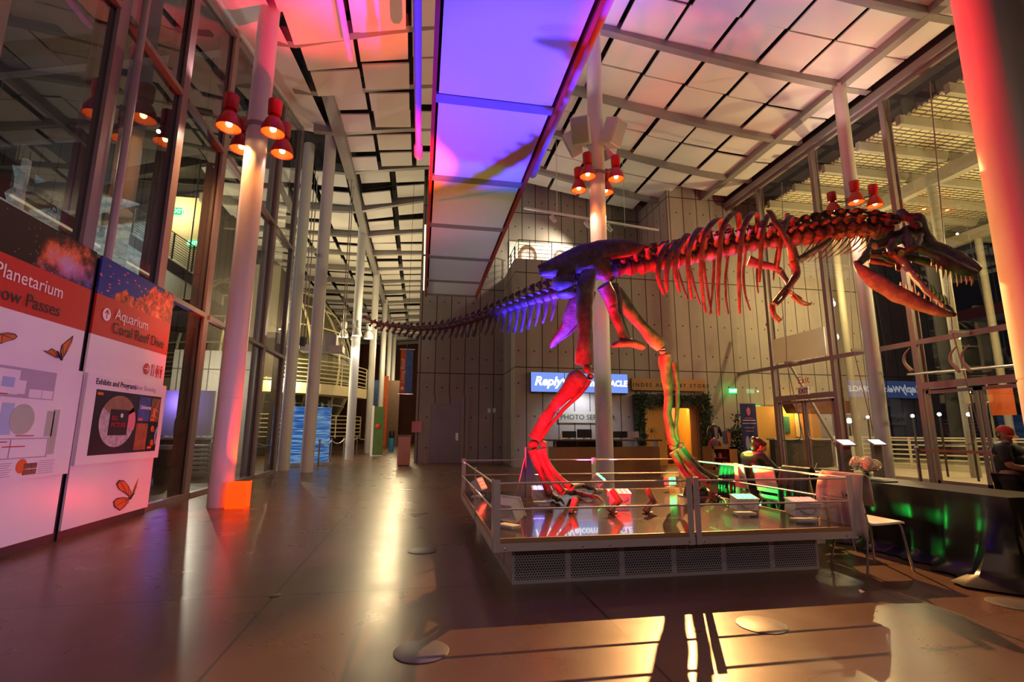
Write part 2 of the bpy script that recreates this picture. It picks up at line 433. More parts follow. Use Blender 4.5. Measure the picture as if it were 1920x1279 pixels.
M['disc'] = mat('floor_box_lid', (.09, .085, .08), .45, .3, var=.1, scale=30)
M['net'] = mat('pale_net', (.30, .37, .40), .6, var=.95, scale=5)
M['strap'] = mat('red_belt', (.50, .16, .10), .6)
M['jade'] = mat('green_vest', (.02, .16, .14), .7)
M['maroon'] = mat('maroon_fleece', (.30, .03, .06), .8)
M['slate'] = mat('slate_vest', (.10, .14, .19), .8)
M['orange_cloth'] = mat('orange_shirt', (.70, .22, .07), .8)
M['green_map'] = mat('sage_print', (.40, .45, .36), .5)
M['grey_map'] = mat('grey_print', (.42, .38, .45), .5)
M['blue_map'] = mat('pale_blue_print', (.36, .48, .68), .5)
M['photo_dark'] = mat('poster_black', (.016, .013, .022), .3)
M['photo_brown'] = mat('poster_brown', (.17, .09, .05), .4, var=.5, scale=9)
M['photo_blue'] = mat('poster_space', (.05, .07, .30), .4, var=.9, scale=6)
M['photo_red'] = mat('poster_leaves', (.30, .08, .035), .4, var=.8, scale=9)
M['shell_print'] = mat('nautilus_print', (.26, .15, .08), .4, var=.4, scale=9)
M['stripe_print'] = mat('striped_print', (.45, .40, .44), .4, var=.9, scale=14)
M['monarch'] = mat('monarch_orange', (.60, .15, .03), .5, var=.3, scale=14)
M['pipe'] = mat('grey_pipe', (.33, .27, .27), .45)
M['glow_strip'] = emis('glow_strip', (1, .80, .45), 3.0)
M['red_glow'] = mat('glowing_red_acrylic', (.8, .10, .02), .4, emit=(1, .045, .0), es=2.4)
M['red_led'] = emis('red_led_face', (1, .04, .02), 12)
M['blue_led'] = emis('blue_led_face', (.16, .12, 1), 20)
M['green_led'] = emis('green_led_face', (.05, 1, .16), 12)
M['pink_led'] = emis('pink_led_face', (1, .07, .05), 11)
M['tablet_glow'] = emis('tablet_glow', (.95, .97, 1), 2.2)

# ------------------------------------------------------------------ mesh helpers
ORG = {}
class MB:
    def __init__(s): s.v = []; s.f = []
    def quad(s, a, b, c, d):
        n = len(s.v); s.v += [V(a), V(b), V(c), V(d)]; s.f.append((n, n+1, n+2, n+3)); return s
    def box(s, p0, p1):
        return s.obox([(a+b)/2 for a, b in zip(p0, p1)], [abs(b-a) for a, b in zip(p0, p1)])
    def obox(s, c, d, rot=None):
        n = len(s.v); c = V(c)
        for k in range(8):
            w = V(((k & 1)-.5)*d[0] for _ in [0]) if False else V((((k & 1)-.5)*d[0], ((k >> 1 & 1)-.5)*d[1], ((k >> 2)-.5)*d[2]))
            if rot is not None: w = rot @ w
            s.v.append(c+w)
        for f in ((0, 2, 3, 1), (4, 5, 7, 6), (0, 1, 5, 4), (2, 6, 7, 3), (0, 4, 6, 2), (1, 3, 7, 5)):
            s.f.append(tuple(n+i for i in f))
        return s
    def bar(s, a, b, w, h, ref=(0, 0, 1)):
        """a straight bar of w x h from a to b; h is measured along ref"""
        a, b = V(a), V(b); t = (b-a).normalized(); r = V(ref); sd = t.cross(r)
        if sd.length < 1e-4: sd = t.cross(V((1, 0, 0)))
        sd.normalize(); r = sd.cross(t).normalized()
        n = len(s.v)
        for p in (a, b):
            for i, j in ((-1, -1), (1, -1), (1, 1), (-1, 1)):
                s.v.append(p+sd*(i*w/2)+r*(j*h/2))
        for f in ((0, 1, 2, 3), (4, 7, 6, 5), (0, 4, 5, 1), (1, 5, 6, 2), (2, 6, 7, 3), (3, 7, 4, 0)):
            s.f.append(tuple(n+i for i in f))
        return s
    def tube(s, pts, rad, n=8, ref=None, cap=True):
        """swept ellipse; rad: number, or per-point number or (a, b) with a along ref, b across"""
        pts = [V(p) for p in pts]; N = len(pts)
        if not isinstance(rad, (list, tuple)) : rad = [rad]*N
        if len(rad) != N: rad = [rad[0]+(rad[-1]-rad[0])*i/(N-1) for i in range(N)]
        r0 = V(ref) if ref is not None else None
        prev = None; base = len(s.v)
        for i, p in enumerate(pts):
            t = (pts[min(i+1, N-1)]-pts[max(i-1, 0)])
            t = t.normalized() if t.length > 1e-9 else V((0, 0, 1))
            if r0 is not None: u = r0-t*r0.dot(t)
            elif prev is not None: u = prev-t*prev.dot(t)
            else:
                u = V((0, 0, 1))-t*t.z
            if u.length < 1e-4: u = V((0, 1, .01))-t*t.y
            u.normalize(); prev = u; w = t.cross(u)
            a, b = rad[i] if isinstance(rad[i], (tuple, list)) else (rad[i], rad[i])
            for k in range(n):
                g = 2*pi*k/n
                s.v.append(p+u*(a*cos(g))+w*(b*sin(g)))
        for i in range(N-1):
            for k in range(n):
                a = base+i*n+k; b = base+i*n+(k+1) % n
                s.f.append((a, b, b+n, a+n))
        if cap:
            s.f.append(tuple(base+k for k in range(n))[::-1]); s.f.append(tuple(base+(N-1)*n+k for k in range(n)))
        return s
    def ell(s, c, r, nu=12, nv=8, rot=None):
        c = V(c); base = len(s.v)
        if isinstance(r, (int, float)): r = (r, r, r)
        for j in range(nv+1):
            th = pi*j/nv
            for i in range(nu):
                ph = 2*pi*i/nu
                w = V((r[0]*sin(th)*cos(ph), r[1]*sin(th)*sin(ph), r[2]*cos(th)))
                s.v.append(c+(rot @ w if rot is not None else w))
        for j in range(nv):
            for i in range(nu):
                a = base+j*nu+i; b = base+j*nu+(i+1) % nu
                s.f.append((a, a+nu, b+nu, b))
        return s
    def lathe(s, prof, c, axis=(0, 0, 1), n=16, cap=True):
        """prof [(r, z)] revolved about axis at c"""
        c = V(c); ax = V(axis).normalized()
        u = ax.orthogonal().normalized(); w = ax.cross(u); base = len(s.v)
        for r, z in prof:
            for k in range(n):
                g = 2*pi*k/n
                s.v.append(c+ax*z+u*(r*cos(g))+w*(r*sin(g)))
        for i in range(len(prof)-1):
            for k in range(n):
                a = base+i*n+k; b = base+i*n+(k+1) % n
                s.f.append((a, b, b+n, a+n))
        if cap:
            s.f.append(tuple(base+k for k in range(n))[::-1]); s.f.append(tuple(base+(len(prof)-1)*n+k for k in range(n)))
        return s
    def prism(s, poly, d):
        poly = [V(p) for p in poly]; d = V(d); n = len(s.v); N = len(poly)
        s.v += poly+[p+d for p in poly]
        s.f.append(tuple(range(n, n+N))); s.f.append(tuple(range(n+2*N-1, n+N-1, -1)))
        for k in range(N):
            a = n+k; b = n+(k+1) % N
            s.f.append((a, b, b+N, a+N))
        return s
    def jit(s, amp, scale=4., frm=0):
        for i in range(frm, len(s.v)):
            p = s.v[i]; q = p*scale
            s.v[i] = p+V((noise.noise(q), noise.noise(q+V((31, 7, 3))), noise.noise(q+V((5, 41, 17)))))*amp
        return s
    def build(s, name, m, parent=None, smooth=35, origin=None):
        if parent is not None: o0 = V((0, 0, 0))
        elif origin is not None: o0 = V(origin)
        else:
            lo = [min(p[k] for p in s.v) for k in range(3)]; hi = [max(p[k] for p in s.v) for k in range(3)]
            o0 = V(((lo[0]+hi[0])/2, (lo[1]+hi[1])/2, lo[2]))
        sub = ORG.get(parent.name, V((0, 0, 0))) if parent is not None else o0
        me = bpy.data.meshes.new(name)
        me.from_pydata([tuple(p-sub) for p in s.v], [], s.f)
        me.materials.append(M[m] if isinstance(m, str) else m)
        import bmesh
        bm = bmesh.new(); bm.from_mesh(me); bmesh.ops.recalc_face_normals(bm, faces=bm.faces); bm.to_mesh(me); bm.free()
        if smooth:
            me.polygons.foreach_set('use_smooth', [True]*len(me.polygons))
            me.set_sharp_from_angle(angle=radians(smooth))
        o = bpy.data.objects.new(name, me); C.objects.link(o)
        if parent is not None:
            o.parent = parent; ORG[o.name] = ORG.get(parent.name, V((0, 0, 0)))
        else:
            o.location = o0; ORG[o.name] = o0.copy()
        return o
def B(p0, p1): return MB().box(p0, p1)
def spline(pts, n=6):
    """Catmull-Rom through pts"""
    P = [V(p) for p in pts]; out = []
    for i in range(len(P)-1):
        p0 = P[max(i-1, 0)]; p1 = P[i]; p2 = P[i+1]; p3 = P[min(i+2, len(P)-1)]
        for k in range(n):
            t = k/n
            out.append(.5*((2*p1)+(p2-p0)*t+(2*p0-5*p1+4*p2-p3)*t*t+(3*p1-p0-3*p2+p3)*t**3))
    out.append(P[-1]); return out
def spl1(vals, n=6):
    out = []
    for i in range(len(vals)-1):
        for k in range(n):
            t = k/n; a, b = vals[i], vals[i+1]
            out.append(tuple(x+(y-x)*t for x, y in zip(a, b)) if isinstance(a, tuple) else a+(b-a)*t)
    out.append(vals[-1]); return out

# ------------------------------------------------------------------ objects
def tag(o, label=None, cat=None, group=None, kind=None):
    if label: o['label'] = label
    if cat: o['category'] = cat
    if group: o['group'] = group
    if kind: o['kind'] = kind
    return o
def thing(name, label, cat, loc=(0, 0, 0), group=None, kind=None):
    o = bpy.data.objects.new(name, None); C.objects.link(o); o.location = loc; o.empty_display_size = .1
    ORG[o.name] = V(loc)
    return tag(o, label, cat, group, kind)
def structure(mb, name, m, label=None, cat=None, smooth=35, group=None):
    return tag(mb.build(name, m, None, smooth), label, cat or ('structure' if label else None), group, 'structure')
def copy_tree(o, loc=None, rz=None, label=None, group=None):
    kids = {}
    for q in list(C.objects):
        if q.parent is not None: kids.setdefault(q.parent.name, []).append(q)
    def rec(src, par):
        c = src.copy(); C.objects.link(c)
        if par is not None: c.parent = par
        for ch in kids.get(src.name, []): rec(ch, c)
        return c
    c = rec(o, None)
    if loc is not None: c.location = loc
    if rz is not None: c.rotation_euler = (0, 0, rz)
    if label: c['label'] = label
    if group: c['group'] = group
    ORG[c.name] = V(c.location)
    return c
def text(s, loc, size, m, parent, xd, yd, name='lettering', align='LEFT', ext=.002, shear=0, bold=0):
    """flat raised lettering; xd, yd are the reading and upward directions"""
    cu = bpy.data.curves.new(name, 'FONT'); cu.body = s; cu.size = size; cu.align_x = align; cu.extrude = ext
    cu.shear = shear; cu.offset = bold; cu.resolution_u = 3
    cu.materials.append(M[m])
    co = bpy.data.objects.new(name, cu); C.objects.link(co)
    bpy.context.view_layer.update()
    me = bpy.data.meshes.new_from_object(co.evaluated_get(bpy.context.evaluated_depsgraph_get()))
    bpy.data.objects.remove(co); bpy.data.curves.remove(cu); me.name = name
    o = bpy.data.objects.new(name, me); C.objects.link(o)
    xd = V(xd).normalized(); yd = V(yd).normalized(); zd = xd.cross(yd); p = V(loc)
    if parent is not None:
        o.parent = parent; p = p-ORG[parent.name]
    o.matrix_local = Matrix(((xd.x, yd.x, zd.x, p.x), (xd.y, yd.y, zd.y, p.y), (xd.z, yd.z, zd.z, p.z), (0, 0, 0, 1)))
    return o
XP, YP, ZP = V((1, 0, 0)), V((0, 1, 0)), V((0, 0, 1))

# ================================================================== the hall
XF = 12.66            # glass wall on the right
XL = -4.40            # glass wall on the left
YB = 21.0             # far concrete wall
YK = 18.3             # front of the concrete block with the shop
def hmp(Y): return min(1.15, max(.6, .75+.07*(Y-11)))
def zleft(Y):
    if Y < 19: return min(11.25, max(8.6, 9.8+.25*(Y-9.67)))
    return max(10.7, 11.25-.16*(Y-19))
def zroof(X, Y):
    top = 11+hmp(Y)
    if Y > 22: top = 11+max(.2, hmp(Y)-.25*(Y-22))
    if X >= 4.1:
        t = max(0, (11.55-X)/7.45); return 11+(top-11)*t**1.35
    t = min(1, max(0, (X+3.2)/7.3)); zl = zleft(Y)
    return zl+(top-zl)*sin(t*pi/2)

structure(B((-30, -6, -.25), (14.2, 75, 0)), 'floor', 'floor', 'polished brown concrete floor of the hall with saw-cut joints', 'floor')
structure(B((14.2, -8, -.25), (45, 40, -.02)), 'ground_terrace', 'ground_out', 'pale lit paving outside the right glass wall', 'paving')

# --- concrete walls
def wall(name, p0, p1, label, m='concrete'):
    return structure(B(p0, p1), name, m, label, 'wall', smooth=0)
wall('wall_back', (-.2, YB, 0), (12.7, YB+.5, 13.2), 'tall board-marked concrete wall with the grey door at its foot')
wall('wall_corridor', (-.2, YB+.5, 0), (.3, 62, 12.5), 'concrete wall running back beside the far corridor')
wall('wall_block_side', (3.4, YK+.3, 0), (3.7, YB, 7.75), 'narrow lit flank of the projecting concrete block')
# front of the block with the shop opening
SX0, SX1, SZ = 8.42, 10.72, 2.27
w = MB().box((3.4, YK, 0), (SX0, YK+.3, 7.75)).box((SX1, YK, 0), (19.5, YK+.3, 7.75)).box((SX0, YK, SZ), (SX1, YK+.3, 7.75))
structure(w, 'wall_block_front', 'concrete', 'projecting concrete block front carrying the screens and the shop opening', 'wall', 0)
wall('wall_block_roof', (3.4, YK, 7.75), (9.9, YB, 7.9), 'flat top of the concrete block behind the balcony rail')
wall('wall_tower', (9.9, YK, 7.75), (19.5, YB, 11.6), 'concrete tower rising to the ceiling above the right part of the block')
structure(B((SX0-.6, YK+3.2, -.01), (SX1+.6, YK+3.3, 2.9)), 'wall_shop_back', 'yellow_wood', 'warm yellow timber wall at the back of the shop', 'wall')
structure(MB().box((SX0-.65, YK+.3, 0), (SX0-.6, YK+3.2, 2.9)).box((SX1+.6, YK+.3, 0), (SX1+.65, YK+3.2, 2.9)), 'wall_shop_side', 'yellow_wood', 'timber side lining of the shop', 'wall')
structure(B((SX0-.65, YK+.3, 2.9), (SX1+.65, YK+3.3, 2.95)), 'ceiling_shop', 'warm_wall', 'low cream ceiling inside the shop', 'ceiling')

# --- columns
def column(x, y, r, ztop, label, seam=1.85):
    p = [(r, 0), (r, seam-.012), (r-.008, seam-.011), (r-.008, seam+.011), (r, seam+.012), (r, ztop)]
    return structure(MB().lathe(p, (x, y, 0), n=32), 'column', 'white_paint', label, 'column')
CL = [(-3.35, 9.73, .195), (-3.46, 17.1, .195), (-4.36, 17.9, .19)]
column(*CL[0], 10.0, 'round pale column beside the sign wall with the glowing red uplight box at its foot')
column(*CL[1], 11.6, 'round pale column second from the sign wall, standing in front of the glass corner')
column(*CL[2], 11.6, 'round bluish column tight against the end of the left glass wall')
column(-3.1, 24.0, .195, 11.2, 'round column lit bright white halfway down the corridor')
column(-2.95, 30.5, .195, 11.0, 'round column directly behind the bright white corridor column')
for k, Y in enumerate((37.5, 44.5, 51.5)):
    column(-2.9, Y, .2, 10.9, ['slim far corridor column, third beyond the bright white one', 'slim far corridor column, fourth beyond the bright white one', 'slimmest and last corridor column before the dark end'][k])
CC = (4.12, 11.04, .195)
column(*CC, 11.95, 'tall central column behind the dinosaur carrying loudspeakers and red lamps')
CR = (11.5, 11.04, .165)
column(*CR, 11.1, 'round column by the right glass wall behind the dinosaur head')
column(4.98, 3.15, .235, 11.6, 'huge out-of-focus column filling the right edge of the view', seam=1.72)

# --- roof: deck, beams, girders
BEAM = [-2.35, .35, 3.05, 5.75, 8.45, 11.05, 13.75, 16.45, 19.15]
FARB = [21.85+2.7*k for k in range(14)]
XG = [11.55-1.35*k for k in range(12)]          # panel seams right to left: 11.55 ... -3.3
dk = MB()
xs = [12.8, 11.55, 9, 6.5, 4.1, 2, 0, -1.7, -3.3, -4.6]
ys = BEAM+FARB[:1]
for i in range(len(xs)-1):
    for j in range(len(ys)-1):
        q = [V((x, y, zroof(x, y)+.75)) for x, y in ((xs[i], ys[j]), (xs[i+1], ys[j]), (xs[i+1], ys[j+1]), (xs[i], ys[j+1]))]
        dk.quad(*q)
for j in range(len(FARB)-1):
    for x0, x1 in ((-.0, -1.7), (-1.7, -3.3), (-3.3, -8), (-8, -14)):
        dk.quad(*[V((x, y, zroof(x, y)+.75)) for x, y in ((x0, FARB[j]), (x1, FARB[j]), (x1, FARB[j+1]), (x0, FARB[j+1]))])
structure(dk, 'ceiling', 'deck_dark', 'dark undulating roof deck above the hung white panels', 'ceiling')
def xbeam(Y, x0, x1, w=.2, h=.36, name='roof_beam', label='grey curved steel roof beam crossing the hall'):
    n = max(2, int(abs(x1-x0)/.7)); mb = MB(); base = 0
    for k in range(n+1):
        x = x0+(x1-x0)*k/n; z = zroof(x, Y)
        mb.v += [V((x, Y-w/2, z)), V((x, Y+w/2, z)), V((x, Y+w/2, z+h)), V((x, Y-w/2, z+h))]
    for k in range(n):
        for i in range(4):
            a = k*4+i; b = k*4+(i+1) % 4
            mb.f.append((a, b, b+4, a+4))
    mb.f += [(3, 2, 1, 0), tuple(n*4+i for i in range(4))]
    structure(mb, name, 'steel', label, 'beam', group='curved roof beams')
for Y in BEAM[2:]: xbeam(Y, -3.9, 12.5)
for Y in FARB: xbeam(Y, -9.5, -.2, label='grey curved steel roof beam over the far corridor')
structure(B((11.43, -2, 11.0), (11.67, YK, 11.4)), 'roof_girder', 'steel', 'long grey steel girder along the right edge of the ceiling', 'girder')
structure(MB().bar((-3.02, 13.2, 11.1), (-3.02, 19.15, 11.2), .34, .34).bar((-3.02, 19.15, 11.2), (-3.0, 24.5, 10.75), .3, .3).bar((-3.0, 24.5, 10.75), (-2.95, 60, 10.75), .26, .3), 'roof_girder', 'steel', 'long grey steel girder running down the corridor above the column heads', 'girder')
structure(B((4.02, -2, 12.0), (4.22, YB, 12.3)), 'roof_girder', 'steel', 'grey steel girder over the central column', 'girder')
# edge of the roof above the right glass wall
structure(B((12.5, -3, 10.72), (12.8, YK, 10.95)), 'trim_1', 'steel', 'steel head rail along the top of the right glass wall', 'rail')
structure(B((12.55, -3, 10.95), (12.75, YK, 11.7)), 'trim_2', 'deck_dark', 'dark recess between the head rail and the roof', 'trim')

# --- hung ceiling panels
def panel_mesh(w, d, t=.045):
    mb = MB().obox((0, 0, 0), (w, d, t)); o = mb.build('ceiling_panel', 'panel_white', None, 0, origin=(0, 0, 0))
    return o
pm = panel_mesh(1.25, 1.20)
pn = panel_mesh(.70, 1.20)
pf_ = panel_mesh(1.18, .98)
def panel(x, y, proto, dz, label, used=[]):
    key = proto.name
    if key in used: o = proto.copy(); C.objects.link(o)
    else: o = proto; used.append(key)
    e = .3
    sx = (zroof(x+e, y)-zroof(x-e, y))/(2*e); sy = (zroof(x, y+e)-zroof(x, y-e))/(2*e)
    o.location = (x, y, zroof(x, y)+dz)
    o.rotation_euler = (math.atan(sy)*.6, -math.atan(sx)*.75, 0)
    tag(o, label, 'ceiling panel', 'white acoustic panels hung between the roof beams', 'structure')
rp = random.Random(3)
for j in range(3, len(BEAM)-1):
    for h in (0, 1):
        y = BEAM[j]+(BEAM[j+1]-BEAM[j])*(.26+.48*h)
        for k in range(len(XG)-1):
            x = (XG[k]+XG[k+1])/2+(.06 if k == len(XG)-2 else 0)
            if j == len(BEAM)-2 and h == 1 and x > 9.9: continue
            left = x < .7
            dz = (.22+rp.uniform(-.03, .03)) if not left else (.02+rp.uniform(-.10, .10))
            panel(x, y, pf_ if left and y > 14 else pm, dz, 'square white acoustic panel hung from the roof of the hall')
        if y < YK-.6:
            panel(11.98, y, pn, .05, 'narrow white ceiling panel in the edge strip beside the right glass wall')
for j in range(-1, len(FARB)-2):
    y0 = BEAM[-1] if j < 0 else FARB[j]; y1 = FARB[j+1]
    for h in (0, 1):
        y = y0+(y1-y0)*(.26+.48*h)
        for x in (-.78, -2.2, -3.9, -5.3, -6.7, -8.1):
            if x < -4.5 and y < 19: continue
            panel(x, y, pf_, .2+rp.uniform(-.10, .10), 'white acoustic panel hung over the far corridor')
        if y < YB-.7:
            for x in (.6, 1.95, 3.3, 4.65, 6.0, 7.35, 8.7): panel(x, y, pm, .2, 'square white acoustic panel close to the far concrete wall')

# --- white soffit over the left glass wall
so = MB()
n = 12
for k in range(n):
    y0 = 4.+13.3*k/n; y1 = 4.+13.3*(k+1)/n
    z0 = 9.8+.25*(y0-9.67); z1 = 9.8+.25*(y1-9.67)
    x0 = -3.42+.10*sin(k*.35); x1 = -3.42+.10*sin((k+1)*.35)
    so.quad((XL-.15, y0, z0+.1), (x0, y0, z0), (x1, y1, z1), (XL-.15, y1, z1+.1))
so.quad((XL-.15, 17.3, 11.81), (-3.42, 17.3, 11.71), (-3.42, 17.3, 12.1), (XL-.15, 17.3, 12.1))
structure(so, 'soffit_roof', 'panel_white', 'smooth pale soffit over the left glass wall', 'soffit')

# --- left glass wall: mullions, transoms, panes
MY = [5.3, 7.15, 9.05, 10.95, 12.85, 14.9, 17.0]
for k, Y in enumerate(MY):
    zt = 9.85+.25*(Y-9.67)
    mb = MB().box((XL-.02, Y-.11, 0), (XL+.03, Y+.11, zt)).box((XL-.24, Y-.02, 0), (XL-.02, Y+.02, zt)).box((XL-.27, Y-.11, 0), (XL-.24, Y+.11, zt))
    structure(mb, 'window_mullion', 'mullion', 'mauve steel mullion of the left glass wall, number %s from the sign' % ['one', 'two', 'three', 'four', 'five', 'six', 'seven'][k], 'mullion', group='left glass wall mullions')
for k in range(len(MY)-1):
    y0, y1 = MY[k]+.11, MY[k+1]-.11
    tr = MB()
    for z in (3.58, 7.2): tr.box((XL-.06, y0, z-.045), (XL+.05, y1, z+.045))
    tr.box((XL-.06, y0, 0), (XL+.05, y1, .09))
    a, b = 9.75+.25*(y0-9.67), 9.75+.25*(y1-9.67)
    tr.bar((XL, y0, a), (XL, y1, b), .1, .1)
    wn = structure(tr, 'window_%d' % (k+1), 'mullion', 'tall glazed bay %s of the left glass wall' % ['first', 'second', 'third', 'fourth', 'fifth', 'sixth'][k], 'window')
    MB().quad((XL-.04, y0-.08, .05), (XL-.04, y1+.08, .05), (XL-.04, y1+.08, b), (XL-.04, y0-.08, a)).build('pane', 'glass_left', wn, 0)
for i, d in enumerate((0,)):
    structure(MB().tube([(XL+.12, 7.42, 0), (XL+.12, 7.42, 9.2)], .05, 12), 'pillar_pipe', 'pipe', 'slim steel downpipe beside the first mullion above the sign', 'pipe')

# --- right glass wall
MR = [2.9, 5.6, 8.15, 10.86, 13.55, 16.3]
for k, Y in enumerate(MR):
    mb = MB().box((XF-.05, Y-.07, 0), (XF+.02, Y+.07, 10.75)).box((XF+.02, Y-.02, 0), (XF+.16, Y+.02, 10.75)).box((XF+.16, Y-.07, 0), (XF+.19, Y+.07, 10.75))
    structure(mb, 'window_mullion', 'mullion', ['mauve steel mullion of the right glass wall out past the near column', 'mauve steel mullion of the right glass wall behind the near column', 'mauve steel mullion framing the near side of the glass doors', 'mauve steel mullion right of the dinosaur lower jaw', 'mauve steel mullion left of the column by the right glass wall', 'mauve steel mullion of the right glass wall nearest the concrete block'][k], 'mullion', group='right glass wall mullions')
MRE = MR+[YK]
for k in range(len(MRE)-1):
    y0, y1 = MRE[k]+.07, MRE[k+1]-(.07 if k < len(MRE)-2 else 0)
    tr = MB().box((XF-.05, y0, 3.54), (XF+.05, y1, 3.66)).box((XF-.05, y0, 10.6), (XF+.05, y1, 10.74))
    if k in (2, 4): tr.box((XF-.06, y0, 2.38), (XF+.06, y1, 2.55))
    wn = structure(tr, 'window_%d' % (k+10), 'mullion', 'tall glazed bay of the right glass wall, number %s from the shop block' % ['six', 'five', 'four', 'three', 'two', 'one'][k], 'window')
    z0 = 2.5 if k in (2, 4) else .02
    MB().quad((XF, y0-.08, z0), (XF, y1+.08, z0), (XF, y1+.08, 10.7), (XF, y0-.08, 10.7)).build('pane', 'glass', wn, 0)
# slim bracing rods with a strut at the transom
for Y, nm in ((9.45, 'over the glass doors'), (12.2, 'between the doors and the column'), (14.9, 'beside the frosted panel')):
    mb = MB().tube([(XF-.55, Y, 3.6), (XF-.06, Y, 10.2)], .014, 6).tube([(XF-.55, Y, 3.6), (XF-.06, Y, .25)], .014, 6).bar((XF-.62, Y, 3.6), (XF-.02, Y, 3.6), .05, .07)
    structure(mb, 'window_brace', 'mullion', 'thin steel bracing rods on the right glass wall %s' % nm, 'brace')
# pairs of glass doors
def glass_doors(y0, y1, n, label):
    for h in (0, 1):
        a = y0+(y1-y0)*h/2+.03; b = y0+(y1-y0)*(h+1)/2-.03
        fr = MB().box((XF-.03, a, .02), (XF+.03, a+.07, 2.34)).box((XF-.03, b-.07, .02), (XF+.03, b, 2.34)).box((XF-.03, a, 2.26), (XF+.03, b, 2.34)).box((XF-.03, a, .02), (XF+.03, b, .14))
        d = structure(fr, 'door_%d' % (n+h), 'mullion', label % ('nearer', 'farther')[h], 'door')
        MB().quad((XF, a+.06, .1), (XF, b-.06, .1), (XF, b-.06, 2.3), (XF, a+.06, 2.3)).build('pane', 'glass', d, 0)
        hy = b-.16 if h == 0 else a+.16
        oy = a+.16 if h == 0 else b-.16
        MB().tube(spline([(XF-.03, hy, 1.95), (XF-.10, hy, 1.9), (XF-.10, hy, 1.15), (XF-.10, (hy+hy+oy)/3, 1.02), (XF-.10, oy, 1.0), (XF-.03, oy, 1.0)], 5), .018, 8).build('door_handle', 'chrome', d)
glass_doors(8.25, 10.76, 1, '%s leaf of the glass double door behind the table')
glass_doors(13.66, 16.2, 3, '%s leaf of the glass double door under the red Exit lettering')
# frosted sign panel high on the glass
structure(B((XF-.04, 13.75, 3.72), (XF-.01, 16.15, 4.62)), 'window_20', 'frost', 'frosted rectangular panel fixed on the right glass wall', 'panel')

# ================================================================== suspended canopy
cz = 6.2
cn = thing('suspended_canopy', 'long suspended canopy of white panels with red side boards, lit purple and blue', 'canopy', (.95, 9.5, cz))
cuts = [1.9, 4.3, 6.85, 9.3, 11.65, 13.95, 16.3, 18.05]
for a, b in zip(cuts[:-1], cuts[1:]):
    B((.10, a+.10, cz+.02), (1.82, b-.10, cz+.06)).build('canopy_panel', 'panel_white', cn, 0)
for a in cuts:
    B((.06, a-.10, cz), (1.86, a+.10, cz+.05)).build('cross_bar', 'steel', cn, 0)
for x0, x1 in ((.0, .06), (1.86, 1.92)):
    B((x0, cuts[0]-.1, cz-.06), (x1, cuts[-1]+.1, cz+.42)).build('side_board', 'red_fascia', cn, 0)
B((.06, cuts[0], cz+.30), (1.86, cuts[-1], cz+.36)).build('top_sheet', 'deck_dark', cn, 0)
for a, b in ((11.8, 13.8), (14.1, 17.6)):
    B((-.07, a, cz+.02), (-.03, b, cz+.07)).build('glow_strip', 'glow_strip', cn)  # emissive strips for the yellow glow along the canopy's left edge
for x, y1, lab in ((-.22, 9.2, 'grey hanging pipe running along the left side of the canopy'), (2.12, 9.5, 'grey hanging pipe running along the right side of the canopy')):
    tag(MB().tube([(x, 1.5, 6.55), (x, y1-.5, 6.55)], .055, 12).lathe([(.055, 0), (.085, .1), (.085, .42), (.05, .5)], (x, y1-.5, 6.55), (0, 1, 0), 12).build('hanging_pipe', 'pipe'), lab, 'pipe')

# ================================================================== red flood lamps on the columns
def lamp(cx, cy_, r, ang, z, s, shell='lamp_red', inner='lamp_inner', bulb='bulb', label='', group='', watts=60, col=(1, .50, .16), name='flood_lamp'):
    c = V((cx, cy_, 0)); d = V((cos(ang), sin(ang), 0))
    p = c+d*(r+.33*s/.38)+V((0, 0, z))
    t = thing(name, label, 'lamp', p, group)
    k = s/.38
    MB().lathe([(.055*k, .33*k), (.085*k, .32*k), (.135*k, .25*k), (.185*k, .13*k), (.21*k, .0), (.20*k, .0), (.175*k, .13*k), (.12*k, .24*k)], p, (0, 0, 1), 24, cap=False).build('lamp_shade', shell, t); shd = bpy.data.objects[C.objects[-1].name]
    MB().lathe([(.198*k, .012*k), (.17*k, .13*k), (.10*k, .22*k), (.02*k, .23*k)], p, (0, 0, 1), 20, cap=False).build('reflector', inner, shd)
    MB().ell(p+V((0, 0, .08*k)), .055*k, 10, 8).build('bulb', bulb, shd)
    MB().lathe([(.11*k, 0), (.115*k, .02*k), (.125*k, .27*k), (.12*k, .28*k), (.05*k, .28*k)], p+V((0, 0, .36*k)), (0, 0, 1), 20).lathe([(.06*k, .28*k), (.06*k, .37*k)], p, n=12).build('lamp_housing', shell, t)
    MB().tube([c+d*(r-.01)+V((0, 0, z+.30*k)), p+V((0, 0, .34*k))], .022, 8).build('bracket', 'steel', t)
    return p
def collar(cx, cy_, r, z, lab, m='steel'):
    tag(MB().lathe([(r+.002, -.05), (r+.015, -.045), (r+.015, .045), (r+.002, .05)], (cx, cy_, z), n=32, cap=False).build('lamp_collar', m), lab, 'collar')
LAMPS = []
names1 = ['red flood lamp on the column by the sign, outermost left of the four', 'red flood lamp on the column by the sign, nearest and in front of the shaft', 'red flood lamp on the column by the sign, farthest right of the four', 'red flood lamp on the column by the sign, half hidden behind the shaft']
for a, lb in zip((227, 317, 47, 137), names1):
    LAMPS.append((lamp(CL[0][0], CL[0][1], CL[0][2], radians(a), 6.85, .40, label=lb, group='red flood lamps on the column by the sign'), CL[0]))
collar(CL[0][0], CL[0][1], CL[0][2], 7.16, 'grey steel collar holding the red lamps on the column by the sign')
names2 = ['red flood lamp on the central column, left and lower of the front pair', 'red flood lamp on the central column, nearest, just left of the shaft', 'red flood lamp on the central column, right front, under the loudspeaker', 'red flood lamp on the central column, half hidden right behind the shaft']
